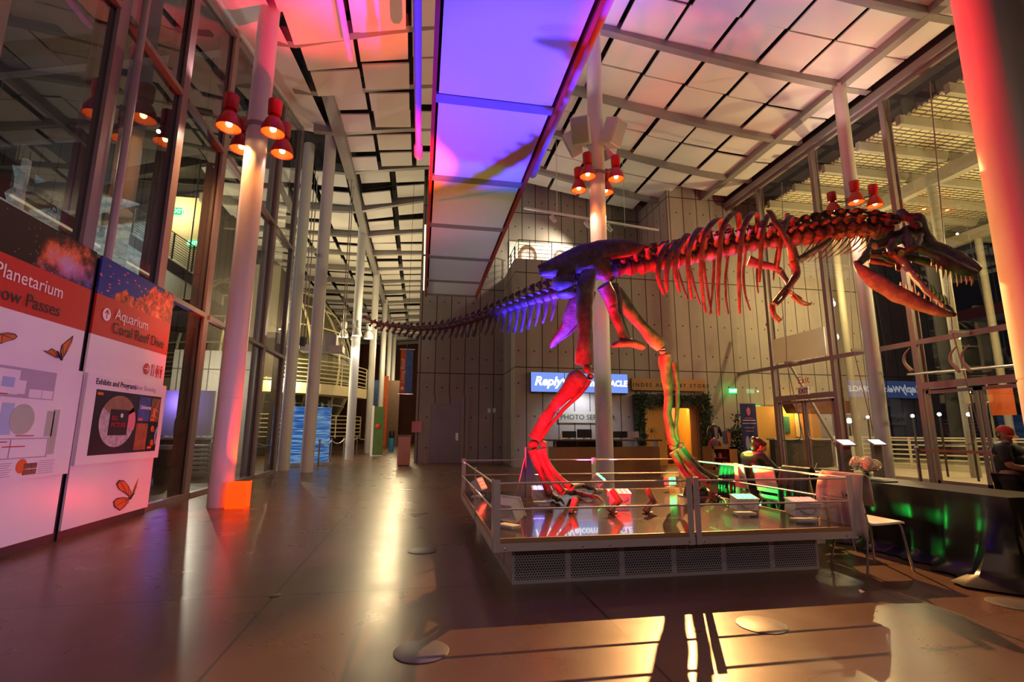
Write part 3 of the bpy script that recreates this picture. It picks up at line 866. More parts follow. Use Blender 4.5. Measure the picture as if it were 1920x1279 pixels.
for a, lb in zip((134.5, 224.5, 314.5, 44.5), names2):
    LAMPS.append((lamp(CC[0], CC[1], CC[2], radians(a), 7.32, .36, label=lb, group='red flood lamps on the central column'), CC))
collar(CC[0], CC[1], CC[2], 7.6, 'grey steel collar holding the red lamps on the central column')
names3 = ['red flood lamp on the right-hand column, half hidden behind the neck bones', 'red flood lamp on the right-hand column, middle one in front of the shaft', 'red flood lamp on the right-hand column, outermost towards the near column', 'red flood lamp on the right-hand column hidden behind the shaft']
for a, lb in zip((142, 232, 322, 52), names3):
    LAMPS.append((lamp(CR[0], CR[1], CR[2], radians(a), 7.3, .36, label=lb, group='red flood lamps on the right-hand column'), CR))
collar(CR[0], CR[1], CR[2], 7.58, 'grey steel collar holding the red lamps on the right-hand column')
for a, lb in zip((190, 280, 10, 100), ('white flood lamp on the lit corridor column, left of the shaft', 'white flood lamp on the lit corridor column, in front of the shaft', 'white flood lamp on the lit corridor column, right of the shaft', 'white flood lamp on the lit corridor column, behind the shaft')):
    lamp(-3.1, 24.0, .195, radians(a), 5.55, .42, 'lamp_white', 'lamp_white', 'bulb_white', lb, 'white flood lamps on the lit corridor column')

# loudspeakers on the central column
def speaker(px, py, Y, yaw_, tilt, label, w=.42, h=.62, d=.36):
    p = at(px, py, Y)
    t = thing('loudspeaker', label, 'loudspeaker', p, 'pale loudspeakers on the central column')
    rot = Matrix.Rotation(yaw_, 3, 'Z') @ Matrix.Rotation(tilt, 3, 'X')
    MB().obox(p, (w, d, h), rot).build('speaker_cabinet', 'white_paint', t, 0)
    MB().obox(p+rot @ V((0, -d/2-.006, 0)), (w*.9, .014, h*.92), rot).build('grille', 'grey_map', t, 0)
    e = p+rot @ V((0, d/2, 0)); n_ = V((e.x-CC[0], e.y-CC[1], 0)).normalized(); MB().bar(e, V((CC[0], CC[1], p.z-.1))+n_*(CC[2]+.004), .05, .05).build('bracket', 'steel', t)
speaker(1089, 246, 10.6, radians(-28), radians(25), 'pale loudspeaker left of the central column, upper and nearer of two')
speaker(1150, 249, 10.7, radians(32), radians(25), 'pale loudspeaker right of the central column, large and tilted')
speaker(1074, 270, 11.3, radians(-115), radians(25), 'pale loudspeaker left of the central column, lower and farther back', .38, .5, .3)
speaker(1140, 278, 11.5, radians(120), radians(20), 'pale loudspeaker tucked behind the right of the central column', .38, .5, .3)

# lighting track in front of the concrete wall
TRK = [at(982, 390, 17.2), at(1235, 432, 17.2)]
tag(MB().bar(TRK[0], TRK[1], .07, .07).tube([(4.8, 17.2, TRK[0].z), (4.8, 17.2, zroof(4.8, 17.2)+.74)], .012, 6).tube([(7.5, 17.2, TRK[1].z), (7.5, 17.2, zroof(7.5, 17.2)+.74)], .012, 6).build('light_track', 'white_paint'), 'pale lighting track hung before the upper concrete wall', 'lighting track')
for k, (px, f, lb) in enumerate(((1035, .21, 'small white spotlight hanging from the track, leftmost of three'), (1098, .46, 'small white spotlight on the track just left of the central column'), (1140, .62, 'small white spotlight on the track just right of the central column'))):
    p = TRK[0].lerp(TRK[1], f)
    t = thing('track_spotlight', lb, 'spotlight', p, 'spotlights on the wall track')
    MB().tube([p, p-V((0, 0, .22))], .025, 8).build('stem', 'white_paint', t)
    q = p-V((0, 0, .25))
    MB().lathe([(.05, -.16), (.07, -.15), (.075, .14), (.06, .15)], q, (.5, -.3, -.8), 14).build('spot_head', 'white_paint', t)

# ================================================================== sign wall on the left
SGX = -4.15
def sign(y0, y1, label, photo):
    t = thing('directory_sign', label, 'sign', (SGX-.1, (y0+y1)/2, 0))
    MB().box((SGX-.025, y0, .11), (SGX, y1, 2.50)).build('sign_board', 'white', t, 0)
    B((SGX-.15, y0+.02, .11), (SGX-.025, y1-.02, 3.5)).build('sign_core', 'base_dark', t, 0)
    B((SGX-.15, y0+.01, 0), (SGX-.03, y1-.01, .11)).build('plinth', 'base_dark', t, 0)
    B((SGX-.025, y0, 2.50), (SGX+.002, y1, 3.03)).build('red_band', 'sign_red', t, 0)
    B((SGX-.025, y0, 3.03), (SGX+.002, y1, 3.53)).build('photo_band', photo, t, 0)
    return t
s1 = sign(3.9, 6.97, 'white sign wall with a red band reading Planetarium Show Passes', 'nebula')
s2 = sign(7.09, 9.05, 'white sign wall with a red band reading Aquarium Coral Reef Dive', 'coral')
tag(B((SGX-.15, 6.99, 0), (SGX-.05, 7.09, 3.5)).build('sign_post', 'base_dark', None, 0), 'dark upright post in the gap between the two sign panels', 'post')
def stext(s, y, z, size, m, par, **k): return text(s, (SGX+.008+k.pop('off', 0), y, z), size, m, par, YP, ZP, ext=.001, **k)
stext('Planetarium', 6.49, 2.79, .205, 'ink_white', s1, align='RIGHT')
stext('Show Passes', 6.49, 2.575, .205, 'ink', s1, align='RIGHT')
stext('Aquarium', 7.52, 2.785, .215, 'ink_white', s2)
stext('Coral Reef Dive', 7.50, 2.59, .215, 'ink', s2)
def disc(mb, y, z, r, x=SGX+.004, n=24, ry=1.):
    mb.prism([V((x, y+r*ry*cos(2*pi*k/n), z+r*sin(2*pi*k/n))) for k in range(n)], (.003, 0, 0)); return mb
disc(MB(), 7.34, 2.80, .085).build('arrow_roundel', 'ink_white', s2, 0)
def strokes(segs, wd, m, par, name, x=SGX+.009):
    mb = MB()
    for (a, b), (c, d) in segs: mb.bar((x, a, b), (x, c, d), wd, .003, (1, 0, 0))
    return mb.build(name, m, par, 0)
strokes([((7.34, 2.745), (7.34, 2.855)), ((7.34, 2.86), (7.295, 2.81)), ((7.34, 2.86), (7.385, 2.81))], .014, 'ink_red', s2, 'up_arrow')
disc(MB(), 8.48, 2.21, .085).build('arrow_roundel', 'ink_red', s2, 0)
strokes([((8.42, 2.21), (8.53, 2.21)), ((8.535, 2.21), (8.495, 2.255)), ((8.535, 2.21), (8.495, 2.165))], .014, 'ink_white', s2, 'right_arrow')
ic = MB(); xx = SGX+.004
ic.bar((xx, 8.64, 2.12), (xx, 8.64, 2.30), .016, .003, (1, 0, 0)).bar((xx, 8.70, 2.12), (xx, 8.70, 2.30), .016, .003, (1, 0, 0)).bar((xx, 8.625, 2.27), (xx, 8.655, 2.27), .04, .003, (1, 0, 0))
for yy, sk in ((8.80, 1), (8.93, 0)):
    disc(ic, yy, 2.285, .02, xx)
    ic.prism([V((xx, yy-.035, 2.255)), V((xx, yy+.035, 2.255)), V((xx, yy+(.05 if sk else .02), 2.17)), V((xx, yy+.014, 2.17)), V((xx, yy+.014, 2.11)), V((xx, yy-.014, 2.11)), V((xx, yy-.014, 2.17)), V((xx, yy-(.05 if sk else .02), 2.17))], (.003, 0, 0))
ic.bar((xx, 8.865, 2.11), (xx, 8.865, 2.30), .006, .003, (1, 0, 0))
ic.build('restroom_pictograms', 'ink_red', s2, 0)
# raised boards
BX = SGX+.035
B((SGX, 3.9, .78), (BX, 7.0, 2.0)).build('map_board', 'white', s1, 0)
B((SGX, 7.10, .86), (BX, 9.10, 2.0)).build('poster_board', 'white', s2, 0)
text('Exhibits and Programs', (BX+.002, 7.27, 1.875), .105, 'ink', s2, YP, ZP, ext=.001, bold=.002)
text('Now Showing', (BX+.002, 8.17, 1.875), .105, 'grey_map', s2, YP, ZP, ext=.001)
def patch(par, y0, z0, y1, z1, m, name, lift=.001):
    return MB().box((BX, y0, z0), (BX+lift+.002, y1, z1)).build(name, m, par, 0)
patch(s2, 7.31, .97, 8.97, 1.81, 'photo_dark', 'poster')
def tear(cy2, cz2, ry, rz, m, name, a0=0, a1=360, rin=0., x=BX+.004):
    pts = []
    N_ = 28
    for k in range(N_+1):
        g = radians(a0+(a1-a0)*k/N_); pts.append(V((x, cy2+ry*cos(g), cz2+rz*sin(g))))
    if rin:
        for k in range(N_, -1, -1):
            g = radians(a0+(a1-a0)*k/N_); pts.append(V((x, cy2+ry*rin*cos(g), cz2+rz*rin*sin(g))))
    return MB().prism(pts, (.002, 0, 0)).build(name, m, s2, 0)
tear(7.86, 1.41, .42, .35, 'stripe_print', 'animal_print')
tear(7.86, 1.41, .42, .35, 'shell_print', 'shell_picture', 25, 150, .45, BX+.0065)
tear(7.88, 1.40, .41, .33, 'pink', 'magazine_pink', -20, 40, .55, BX+.0065)
MB().box((BX, 7.66, 1.22), (BX+.009, 8.10, 1.57)).build('poster_plate', 'photo_dark', s2, 0)
disc(MB(), 7.93, 1.49, .03, BX+.010).build('white_egg', 'ink_white', s2, 0)
patch(s2, 8.34, 1.42, 8.66, 1.78, 'photo_blue', 'space_picture', .004)
patch(s2, 8.69, 1.42, 8.96, 1.78, 'photo_brown', 'lizard_picture', .004)
patch(s2, 8.34, 1.00, 8.66, 1.39, 'photo_red', 'frog_picture', .004)
patch(s2, 8.69, 1.00, 8.96, 1.39, 'photo_dark', 'seahorse_picture', .004)
liz = MB().tube(spline([(BX+.008, 8.92, 1.76), (BX+.008, 8.86, 1.68), (BX+.008, 8.82, 1.60), (BX+.008, 8.80, 1.53), (BX+.008, 8.78, 1.46)], 4), [(.003, .008), (.003, .025), (.004, .045), (.004, .05), (.003, .03)][0:1]*17, 6, ref=(1, 0, 0))
for a, b in (((8.82, 1.62), (8.90, 1.57)), ((8.82, 1.60), (8.75, 1.62)), ((8.80, 1.52), (8.88, 1.48)), ((8.79, 1.53), (8.72, 1.50))): liz.bar((BX+.008, *a), (BX+.008, *b), .018, .004, (1, 0, 0))
liz.ell((BX+.006, 8.80, 1.55), (.004, .045, .075)).build('lizard', 'orange_cloth', s2)
for yy, zz in ((8.80, 1.31), (8.83, 1.10)):
    disc(disc(MB(), yy, zz, .05, BX+.006, 7), yy+.04, zz-.02, .03, BX+.006, 6).build('orange_creature', 'monarch', s2, 0)
MB().tube(spline([(BX+.008, 8.95, 1.34), (BX+.008, 8.90, 1.2), (BX+.008, 8.93, 1.08)], 5), .012, 6).build('blue_seahorse', 'blue_map', s2)
text('Universe', (BX+.008, 8.38, 1.60), .085, 'ink_white', s2, YP, ZP, ext=.001, bold=.001)
text('BIG\nPICTURE', (BX+.012, 7.70, 1.42), .09, 'ink_red', s2, YP, ZP, ext=.001)
for yy, zz in ((7.33, 1.74), (8.36, 1.43), (8.71, 1.43), (8.71, 1.01)): patch(s2, yy, zz, yy+.12, zz+.035, 'banner_orange', 'orange_tab', .007)
# map board prints
def mp(y0, z0, y1, z1, m, name='map_block', l=.001): patch(s1, y0, z0, y1, z1, m, name, l)
mp(5.3, 1.62, 6.55, 1.93, 'grey_map'); mp(5.75, 1.65, 6.02, 1.90, 'white', l=.003); mp(6.02, 1.66, 6.12, 1.80, 'white', l=.003)
mp(5.80, 1.72, 5.96, 1.82, 'blue_map', l=.005); mp(6.18, 1.63, 6.36, 1.72, 'white', l=.003); mp(6.37, 1.63, 6.53, 1.72, 'white', l=.003)
mp(4.0, 1.62, 5.3, 1.78, 'grey_map')
mp(5.40, 1.24, 5.62, 1.56, 'blue_map'); mp(5.86, 1.24, 6.02, 1.56, 'blue_map')
for yy in (6.15,): MB().prism([V((BX+.003, yy+.17*cos(2*pi*k/24), 1.40+.16*sin(2*pi*k/24))) for k in range(24)], (.002, 0, 0)).build('map_dome', 'green_map', s1, 0)
mp(6.50, 1.22, 6.62, 1.50, 'green_map'); mp(6.60, 1.02, 6.70, 1.52, 'green_map')
strokes([((5.5, 1.20), (6.3, 1.20)), ((6.05, 1.20), (6.05, 1.0)), ((5.6, 1.0), (6.6, 1.0)), ((6.3, 1.2), (6.58, 1.2)), ((6.58, 1.2), (6.58, 1.0))], .012, 'grey_map', s1, 'map_lines', BX+.003)
strokes([((5.6, 1.17), (6.0, 1.17)), ((5.95, 1.12), (6.25, 1.12)), ((5.7, 1.65), (5.9, 1.65)), ((6.1, 1.23), (6.35, 1.23))], .010, 'ink_red', s1, 'map_red_lines', BX+.004)
text('Level', (BX+.002, 5.55, 1.945), .05, 'ink', s1, YP, ZP, ext=.001) if False else None
disc(MB(), 6.25, .915, .075, BX+.002).build('red_roundel', 'banner_orange', s1, 0)
for yy in (6.28, 6.38):
    for zz in (.82, .885): patch(s1, yy, zz, yy+.085, zz+.055, 'photo_brown', 'map_photo', .006)
for k in range(7):
    patch(s1, 6.0-.3, .95-.022*k, 6.12-.02*(k % 3), .957-.022*k, 'grey_map', 'caption_line'); patch(s1, 6.50, .95-.022*k, 6.74-.02*(k % 2), .957-.022*k, 'grey_map', 'caption_line')
# monarch butterflies printed on the signs
def wing(par, outline, m='monarch', name='butterfly_wing', x=SGX+.004, edge=.016):
    pts = [V((x, a, b)) for a, b in outline]
    c = sum(pts, V((0, 0, 0)))/len(pts)
    MB().prism(pts, (.001, 0, 0)).build(name, 'ink', par, 0)
    ins = [c+(p-c)*.86+V((.002, 0, 0)) for p in pts]
    o = MB().prism(ins, (.001, 0, 0)).build(name, m, par, 0)
    mb = MB()
    for p in ins[::2]: mb.bar(c.lerp(ins[0], .8)+V((.003, 0, 0)), p+V((.002, 0, 0)), .006, .002, (1, 0, 0))
    mb.build('wing_vein', 'ink', par, 0)
def px2(pts): return [(atx(x, y, SGX).y, atx(x, y, SGX).z) for x, y in pts]
wing(s1, px2([(116, 674), (112, 660), (115, 647), (126, 638), (137, 629), (134, 643), (126, 658), (120, 668)]))
wing(s1, px2([(112, 671), (104, 657), (96, 653), (89, 658), (79, 657), (92, 665), (103, 671)]))
MB().tube([atx(107, 659, SGX+.01), atx(116, 675, SGX+.01)], .012, 6).build('butterfly_body', 'ink', s1)
wing(s1, px2([(0, 625), (14, 623), (28, 626), (32, 631), (26, 637), (12, 640), (0, 645), (-14, 640), (-10, 628)]))
wing(s2, px2([(243, 936), (236, 925), (222, 918), (217, 908), (222, 900), (232, 901), (240, 910), (246, 922), (246, 930)]))
wing(s2, px2([(243, 934), (230, 932), (218, 934), (211, 941), (213, 951), (224, 958), (232, 952), (240, 943)]))
wing(s2, px2([(246, 932), (249, 920), (254, 908), (259, 897), (256, 912), (251, 927)]))
MB().tube([atx(244, 936, SGX+.01), atx(251, 925, SGX+.01)], .012, 6).build('butterfly_body', 'ink', s2)

# uplight box at the foot of the first column
ub = thing('uplight_box', 'glowing red light box on the floor against the column by the sign', 'floor light', (-3.02, 9.55, 0))
MB().box((-3.16, 9.42, .0), (-3.15, 9.70, .42)).box((-2.87, 9.42, 0), (-2.86, 9.70, .42)).box((-3.16, 9.41, 0), (-2.86, 9.42, .42)).box((-3.16, 9.70, 0), (-2.86, 9.71, .42)).box((-3.16, 9.42, 0), (-2.86, 9.70, .02)).build('light_shell', 'red_glow', ub, 0)
B((-3.10, 9.48, .02), (-2.92, 9.64, .12)).build('led_head', 'red_led', ub, 0)

# ================================================================== display platform with rails
PX0, PX1, PY0, PY1, PZ = .63, 4.06, 4.30, 7.60, .42
pf = thing('display_platform', 'low railed platform with perforated metal skirt carrying the dinosaur skeleton', 'platform', (2.34, 5.95, 0))
B((PX0+.02, PY0+.02, PZ-.035), (PX1-.02, PY1-.02, PZ)).build('deck', 'deck_top', pf, 0)
MB().box((PX0, PY0, PZ-.03), (PX1, PY0+.02, PZ+.004)).box((PX0, PY1-.02, PZ-.03), (PX1, PY1, PZ+.004)).box((PX0, PY0+.02, PZ-.03), (PX0+.02, PY1-.02, PZ+.004)).box((PX1-.02, PY0+.02, PZ-.03), (PX1, PY1-.02, PZ+.004)).build('deck_edging', 'deck_wood', pf, 0)
fa = MB()
for a, b in (((PX0, PY0), (2.42, PY0)), ((2.43, PY0), (PX1, PY0)), ((PX0, PY1), (PX1, PY1)), ((PX0, PY0), (PX0, PY1)), ((PX1, PY0), (PX1, PY1))):
    fa.bar((*a, PZ-.065), (*b, PZ-.065), .016, .065)
fa.build('edge_channel', 'alu', pf, 0)
KX0, KX1, KY0, KY1 = .82, 3.83, 4.53, 7.35
B((KX0+.02, KY0+.02, 0), (KX1-.02, KY1-.02, PZ-.04)).build('base_core', 'black', pf, 0)
xs5 = [KX0, KX0+.62, KX0+1.2, KX0+1.52, KX0+2.08, KX0+2.58, KX1]
xs5 = [KX0+(KX1-KX0)*k/6 for k in range(7)]
for a, b in zip(xs5[:-1], xs5[1:]):
    B((a+.025, KY0+.004, .03), (b-.025, KY0+.016, .345)).build('skirt_panel', 'perf', pf, 0)
for k in range(6):
    a = KY0+(KY1-KY0)*k/6; b = KY0+(KY1-KY0)*(k+1)/6
    B((KX0+.004, a+.03, .05), (KX0+.016, b-.03, .33)).build('skirt_panel', 'alu', pf, 0)
    B((KX1-.016, a+.03, .05), (KX1-.004, b-.03, .33)).build('skirt_panel', 'perf_side', pf, 0)
fr = MB()
for x in xs5: fr.box((x-.025 if x > KX0 else x, KY0, .03), (x+.025 if x < KX1 else x, KY0+.02, .345))
fr.box((KX0, KY0, 0), (KX1, KY0+.02, .03)).box((KX0, KY0, .345), (KX1, KY0+.02, PZ-.03))
fr.box((KX0, KY0+.02, 0), (KX0+.02, KY1, .055)).box((KX0, KY0+.02, .325), (KX0+.02, KY1, PZ-.03)).box((KX1-.02, KY0+.02, 0), (KX1, KY1, .055)).box((KX1-.02, KY0+.02, .325), (KX1, KY1, PZ-.03))
for k in range(7):
    y = KY0+(KY1-KY0)*k/6
    fr.box((KX0, max(KY0+.02, y-.035), .055), (KX0+.02, min(KY1, y+.035), .325)).box((KX1-.02, max(KY0+.02, y-.035), .055), (KX1, min(KY1, y+.035), .325))
fr.build('skirt_frame', 'alu', pf, 0)
bl = MB()
for x in (.72, 1.38, 1.62, 2.36, 2.50, 3.95): bl.lathe([(.010, 0), (.010, .006), (.004, .009)], (x, PY0-.006, PZ-.075), (0, -1, 0), 10)
bl.build('bolt', 'chrome', pf)
posts = [((PX0-.012, PY0-.012), (PX0+.048, PY0-.0)), ((PX0-.012, PY0+.035), (PX0+.0, PY0+.10)), ((PX0-.012, 5.72), (PX0+.0, 5.78)), ((PX0-.012, 7.45), (PX0+.0, 7.52)), ((PX0-.01, PY1), (PX0+.05, PY1+.012)),
         ((2.36, PY0-.012), (2.41, PY0)), ((2.43, PY0-.012), (2.48, PY0)), ((PX1-.05, PY0-.012), (PX1+.012, PY0)), ((PX1, 6.05), (PX1+.012, 6.13)), ((PX1, PY1-.06), (PX1+.012, PY1)), ((2.62, PY1), (2.69, PY1+.012))]
for a, b in posts:
    B((a[0], a[1], PZ-.10), (b[0], b[1], .895)).build('rail_post', 'alu', pf, 0)
for z in (.865, .655):
    for a, b in (((PX0+.02, PY0-.005), (2.39, PY0-.005)), ((2.45, PY0-.005), (PX1, PY0-.005)), ((PX0-.005, PY0+.05), (PX0-.005, PY1)), ((PX1+.005, PY0), (PX1+.005, PY1)), ((PX0, PY1+.005), (PX1, PY1+.005))):
        MB().tube([(*a, z), (*b, z)], .0085, 8).build('rail', 'alu', pf)

# ------------------------------------------------------------------ LED wash lights standing on the platform
def wash(x, y, z, d, led, col, watts, label, ang=75, s=1., flat=False, rad=.05):
    t = thing('wash_light', label, 'stage light', (x, y, z), 'white LED wash lights on the dinosaur platform')
    beam = V(d).normalized(); d = V((0, -.20, 1)).normalized() if flat else beam; sd = d.cross(ZP)
    sd = sd.normalized() if sd.length > .1 else V((1, 0, 0))
    if abs(d.z) > .93: sd = V((1, -.12, 0)).normalized()
    u = sd.cross(d).normalized()
    rot = Matrix((sd, d, u)).transposed()
    hh = .5*(abs(d.z)*.13+abs(u.z)*.17)*s
    c = V((x, y, z+hh+.035))
    MB().obox(c, (.24*s, .12*s, .16*s), rot).build('case', 'led_box', t, 0)
    ff = MB().obox(c+d*(.062*s), (.255*s, .012*s, .175*s), rot).build('front_frame', 'led_box', t, 0)
    fm = MB()
    for i in range(4):
        for j in range(3):
            fm.lathe([(.021*s, 0), (.021*s, .006), (.010*s, .009)], c+d*(.067*s)+sd*((i-1.5)*.055*s)+u*((j-1)*.05*s), d, 10)
    fm.build('led_lens', led, ff)
    if flat:
        h = c+u*(.082*s)
        MB().tube(spline([h+sd*.07*s+d*.015, h+sd*.065*s+u*.022, h+u*.026-d*.028, h-sd*.065*s+u*.022, h-sd*.07*s+d*.015], 4), .006, 8).build('handle', 'alu', t)
    else:
        h = c-d*(.06*s)
        MB().tube(spline([h+sd*.075*s+u*.03, h+sd*.07*s-d*.035+u*.0, h-d*.045-u*.015, h-sd*.07*s-d*.035, h-sd*.075*s+u*.03], 4), .006, 8).build('handle', 'alu', t)
    MB().obox((x, y, z+.007), (.20*s, .12*s, .012), Matrix.Rotation(atan2(sd.y, sd.x), 3, 'Z')).build('foot_plate', 'led_box', t, 0)
    spot(c+d*.11*s, c+d*.11*s+beam*3, watts, col, ang, .6, rad)
RED, BLUE, GRN, PNK = (1, .004, .016), (.05, .025, 1), (.01, 1, .10), (1, .06, .03)
wash(.80, 7.05, PZ, (.80, -.38, .5), 'red_led', RED, 2600, 'white LED light glowing red at the far left corner of the platform', 62)
wash(.84, 4.88, PZ, (.66, .52, .42), 'pink_led', RED, 1900, 'white LED light with red dots leaning at the near left corner of the platform', 74, 1.1)
wash(1.52, 6.33, PZ, (-.05, .10, 1), 'blue_led', BLUE, 8000, 'white LED light glowing blue beside the rear foot of the dinosaur', 54, 1., True)
wash(2.62, 7.33, PZ+.02, (.55, -.25, .75), 'green_led', GRN, 300, 'white LED light glowing green by the back rail of the platform', 56)
wash(2.34, 5.85, PZ, (.42, -.14, 1), 'pink_led', RED, 2800, 'white LED light glowing red between the feet of the dinosaur', 62, 1., True)
wash(3.72, 7.25, PZ+.05, (.36, -.80, .05), 'green_led', GRN, 650, 'dazzling green LED light beyond the front foot of the dinosaur', 92, .7)
wash(3.52, 5.18, PZ, (-.16, .75, .60), 'green_led', GRN, 420, 'white LED light with a green glow before the front foot, handle towards the viewer', 60, 1., True)
wash(3.86, 4.72, PZ, (.25, .15, .95), 'pink_led', (1, .07, .012), 1900, 'white LED light glowing red at the near right corner of the platform', 76, 1.1, True)
def canspot(px, py, d1, d2, label):
    p = atz(px, py, PZ)
    t = thing('can_spotlight', label, 'spotlight', p, 'small bronze can spotlights on the platform')
    MB().lathe([(.035, 0), (.035, .012), (.012, .014), (.012, .05)], p, n=14).build('base', 'copper', t)
    q = p+V((0, 0, .075))
    for k, d in enumerate((d1, d2)):
        if d is None: continue
        d = V(d).normalized(); o = q+V((0, 0, .10*k))+(V((.03, 0, 0)) if k else V((0, 0, 0)))
        MB().lathe([(.026, -.085), (.034, -.08), (.036, .085), (.030, .085), (.028, .05)], o, d, 16).build('can', 'copper', t)
    if d2 is not None: MB().tube([q, q+V((.03, 0, .10))], .008, 6).build('bracket', 'copper', t)
canspot(1075, 962, (.35, .1, .9), None, 'bronze can spotlight standing under the toes of the rear foot')
canspot(1152, 962, (.75, .1, .6), (-.55, .2, .75), 'pair of bronze can spotlights before the middle red LED light')
canspot(1218, 962, (.7, .1, .65), (-.35, .2, .85), 'pair of bronze can spotlights in the open middle of the platform')

# ================================================================== dinosaur skeleton
DN = thing('dinosaur_skeleton', 'mounted skeleton of a big predatory dinosaur striding over the railed platform, jaws open', 'skeleton', (2.6, 6.15, PZ))
def bone(name, pts, rad, par=None, n=10, sub=5, ref=None, j=.010, m='bone', js=7):
    """pts: world points; rad: per-point radius or (a, b)"""
    mb = MB().tube(spline(pts, sub), spl1(rad, sub) if isinstance(rad, list) else rad, n, ref=ref)
    mb.jit(j, js)
    return mb.build(name, m, par or DN, 60)
def K(px, Y): return px*Y/940.
# spine: (pixel x, pixel y, depth)
TAIL = [(684, 596, 10.0), (700, 604, 9.85), (720, 609, 9.7), (745, 613, 9.5), (790, 617, 9.15), (840, 613, 8.7), (880, 603, 8.3), (920, 590, 7.9), (960, 577, 7.5), (1000, 564, 7.1), (1040, 553, 6.75), (1078, 540, 6.45)]
BODY = [(1078, 530, 6.4), (1120, 514, 6.3), (1165, 506, 6.22), (1205, 500, 6.18), (1245, 494, 6.15), (1285, 486, 6.13), (1330, 476, 6.12), (1380, 465, 6.12), (1430, 457, 6.12), (1480, 449, 6.1), (1530, 441, 6.05), (1575, 433, 6.0), (1615, 431, 5.9), (1660, 436, 5.75)]
def curve3(tab): return [at(*p) for p in tab]
def sample(pts, n):
    sp = spline(pts, 12); L = [0]
    for a, b in zip(sp[:-1], sp[1:]): L.append(L[-1]+(b-a).length)
    out = []
    for k in range(n):
        s_ = L[-1]*k/(n-1); i = 0
        while i < len(L)-2 and L[i+1] < s_: i += 1
        f = (s_-L[i])/max(1e-6, L[i+1]-L[i])
        out.append((sp[i].lerp(sp[i+1], f), (sp[i+1]-sp[i]).normalized()))
    return out, L[-1]
def vertebra(name, c, t, r, ln, spine_h, spine_w, lean, tip, trans_w, trans_up=.25, knob=True, zyg=True):
    t = t.normalized(); s = t.cross(ZP).normalized(); u = s.cross(t).normalized()
    mb = MB()
    # spool-shaped body
    prof = [(.55*r, -.5*ln), (1.0*r, -.47*ln), (.98*r, -.38*ln), (.72*r, -.1*ln), (.70*r, .1*ln), (.98*r, .38*ln), (1.0*r, .47*ln), (.55*r, .5*ln)]
    mb.lathe(prof, c, t, 12)
    mb.tube([c+u*(r*.95)-t*(ln*.42), c+u*(r*1.05), c+u*(r*.95)+t*(ln*.42)], [r*.5, r*.62, r*.5], 8)
    # neural arch and spine, a plate that thickens to the tip
    b = c+u*(r*.7)
    pts = [b-t*.02, b+u*(spine_h*.35)-t*(lean*spine_h*.25), b+u*(spine_h*.75)-t*(lean*spine_h*.65), b+u*spine_h-t*(lean*spine_h)]
    th = max(.008, r*.20)
    if spine_h > .01:
        mb.tube(spline(pts, 3), spl1([(spine_w*.62, th*1.6), (spine_w*.42, th), (spine_w*.5, th*1.1), (spine_w*.62*tip, th*(1.0+tip))], 3), 10, ref=t)
        mb.ell(pts[-1], (th*1.6*tip, th*1.6*tip, th*1.0*tip), 8, 6)
    if trans_w > .01:
        for q in (-1, 1):
            a = c+u*(r*.75)+s*(q*r*.4)
            e = a+s*(q*trans_w)+u*(trans_w*trans_up)-t*(trans_w*.25)
            mb.tube([a, a.lerp(e, .5)+u*(r*.12), e], [(ln*.24, r*.26), (ln*.17, r*.18), (ln*.22, r*.2)], 8, ref=t)
    if zyg:
        for q in (-1, 1):
            a = c+u*(r*1.15)+s*(q*r*.35)
            mb.tube([a-t*(ln*.2), a+t*(ln*.45)+u*(r*.3), a+t*(ln*.72)+u*(r*.35)], [r*.26, r*.2, r*.13], 7)
            mb.tube([a, a-t*(ln*.5)+u*(r*.28)], [r*.24, r*.12], 7)
    mb.jit(r*.10, 9)
    return mb.build(name, 'bone', DN, 60)

# --- tail
tv, tl = sample(curve3(TAIL), 33)
for k, (c, t) in enumerate(tv):
    f = k/32.                        # 0 at the tip
    r = .020+.070*f**1.1
    h = (.02+.06*min(1, f*3)) if f < .55 else .08+.14*(f-.55)/.45
    vertebra('caudal_vertebra', c, t, r, tl/32*.92, h, .04+.05*f, .35 if f > .5 else .55, 1.5, .015 if f < .5 else .03+.16*(f-.5), .15)
    if 2 <= k <= 30 and k % 1 == 0:
        u = V((0, 0, 1)); b = c-u*(r*.9)-t*(tl/32*.5)
        ch = (.06+.10*min(1, f*2.5)) if f < .5 else .17+.20*min(1, (f-.5)/.3) if f < .82 else .37-.10*(f-.82)/.18
        back = -.75 if f < .45 else -.45 if f < .7 else -.22
        e = b-u*ch*.95+t*(back*ch)
        mid = b.lerp(e, .5)+t*(.06*ch)
        w0 = .027+.020*f
        tipw = w0*1.5 if f < .62 else w0*.85 if f < .85 else w0*.45
        bone('chevron', [b, mid, e], [(w0*1.2, w0*.8), (w0*.62, w0*.45), (tipw, tipw*.6)], n=8, sub=4, ref=t, j=.004)

# --- back, neck
bv, blen = sample(curve3(BODY), 28)
for k, (c, t) in enumerate(bv):
    f = k/27.
    if k < 5:    # sacrum, between the hip blades
        vertebra('sacral_vertebra', c, t, .095, blen/27*1.0, .20, .13, .1, .9, .12)
    elif k < 19:
        vertebra('dorsal_vertebra', c, t, .105-.012*(k-5)/14, blen/27*.97, .22-.02*(k-5)/14, .125, .18, 1.25, .20, .55)
    else:
        g = (k-19)/8.
        vertebra('cervical_vertebra', c, t, .118+.016*sin(g*pi), blen/27*1.0, .17+.04*sin(g*pi), .14, .05, 1.7, .17, .05)

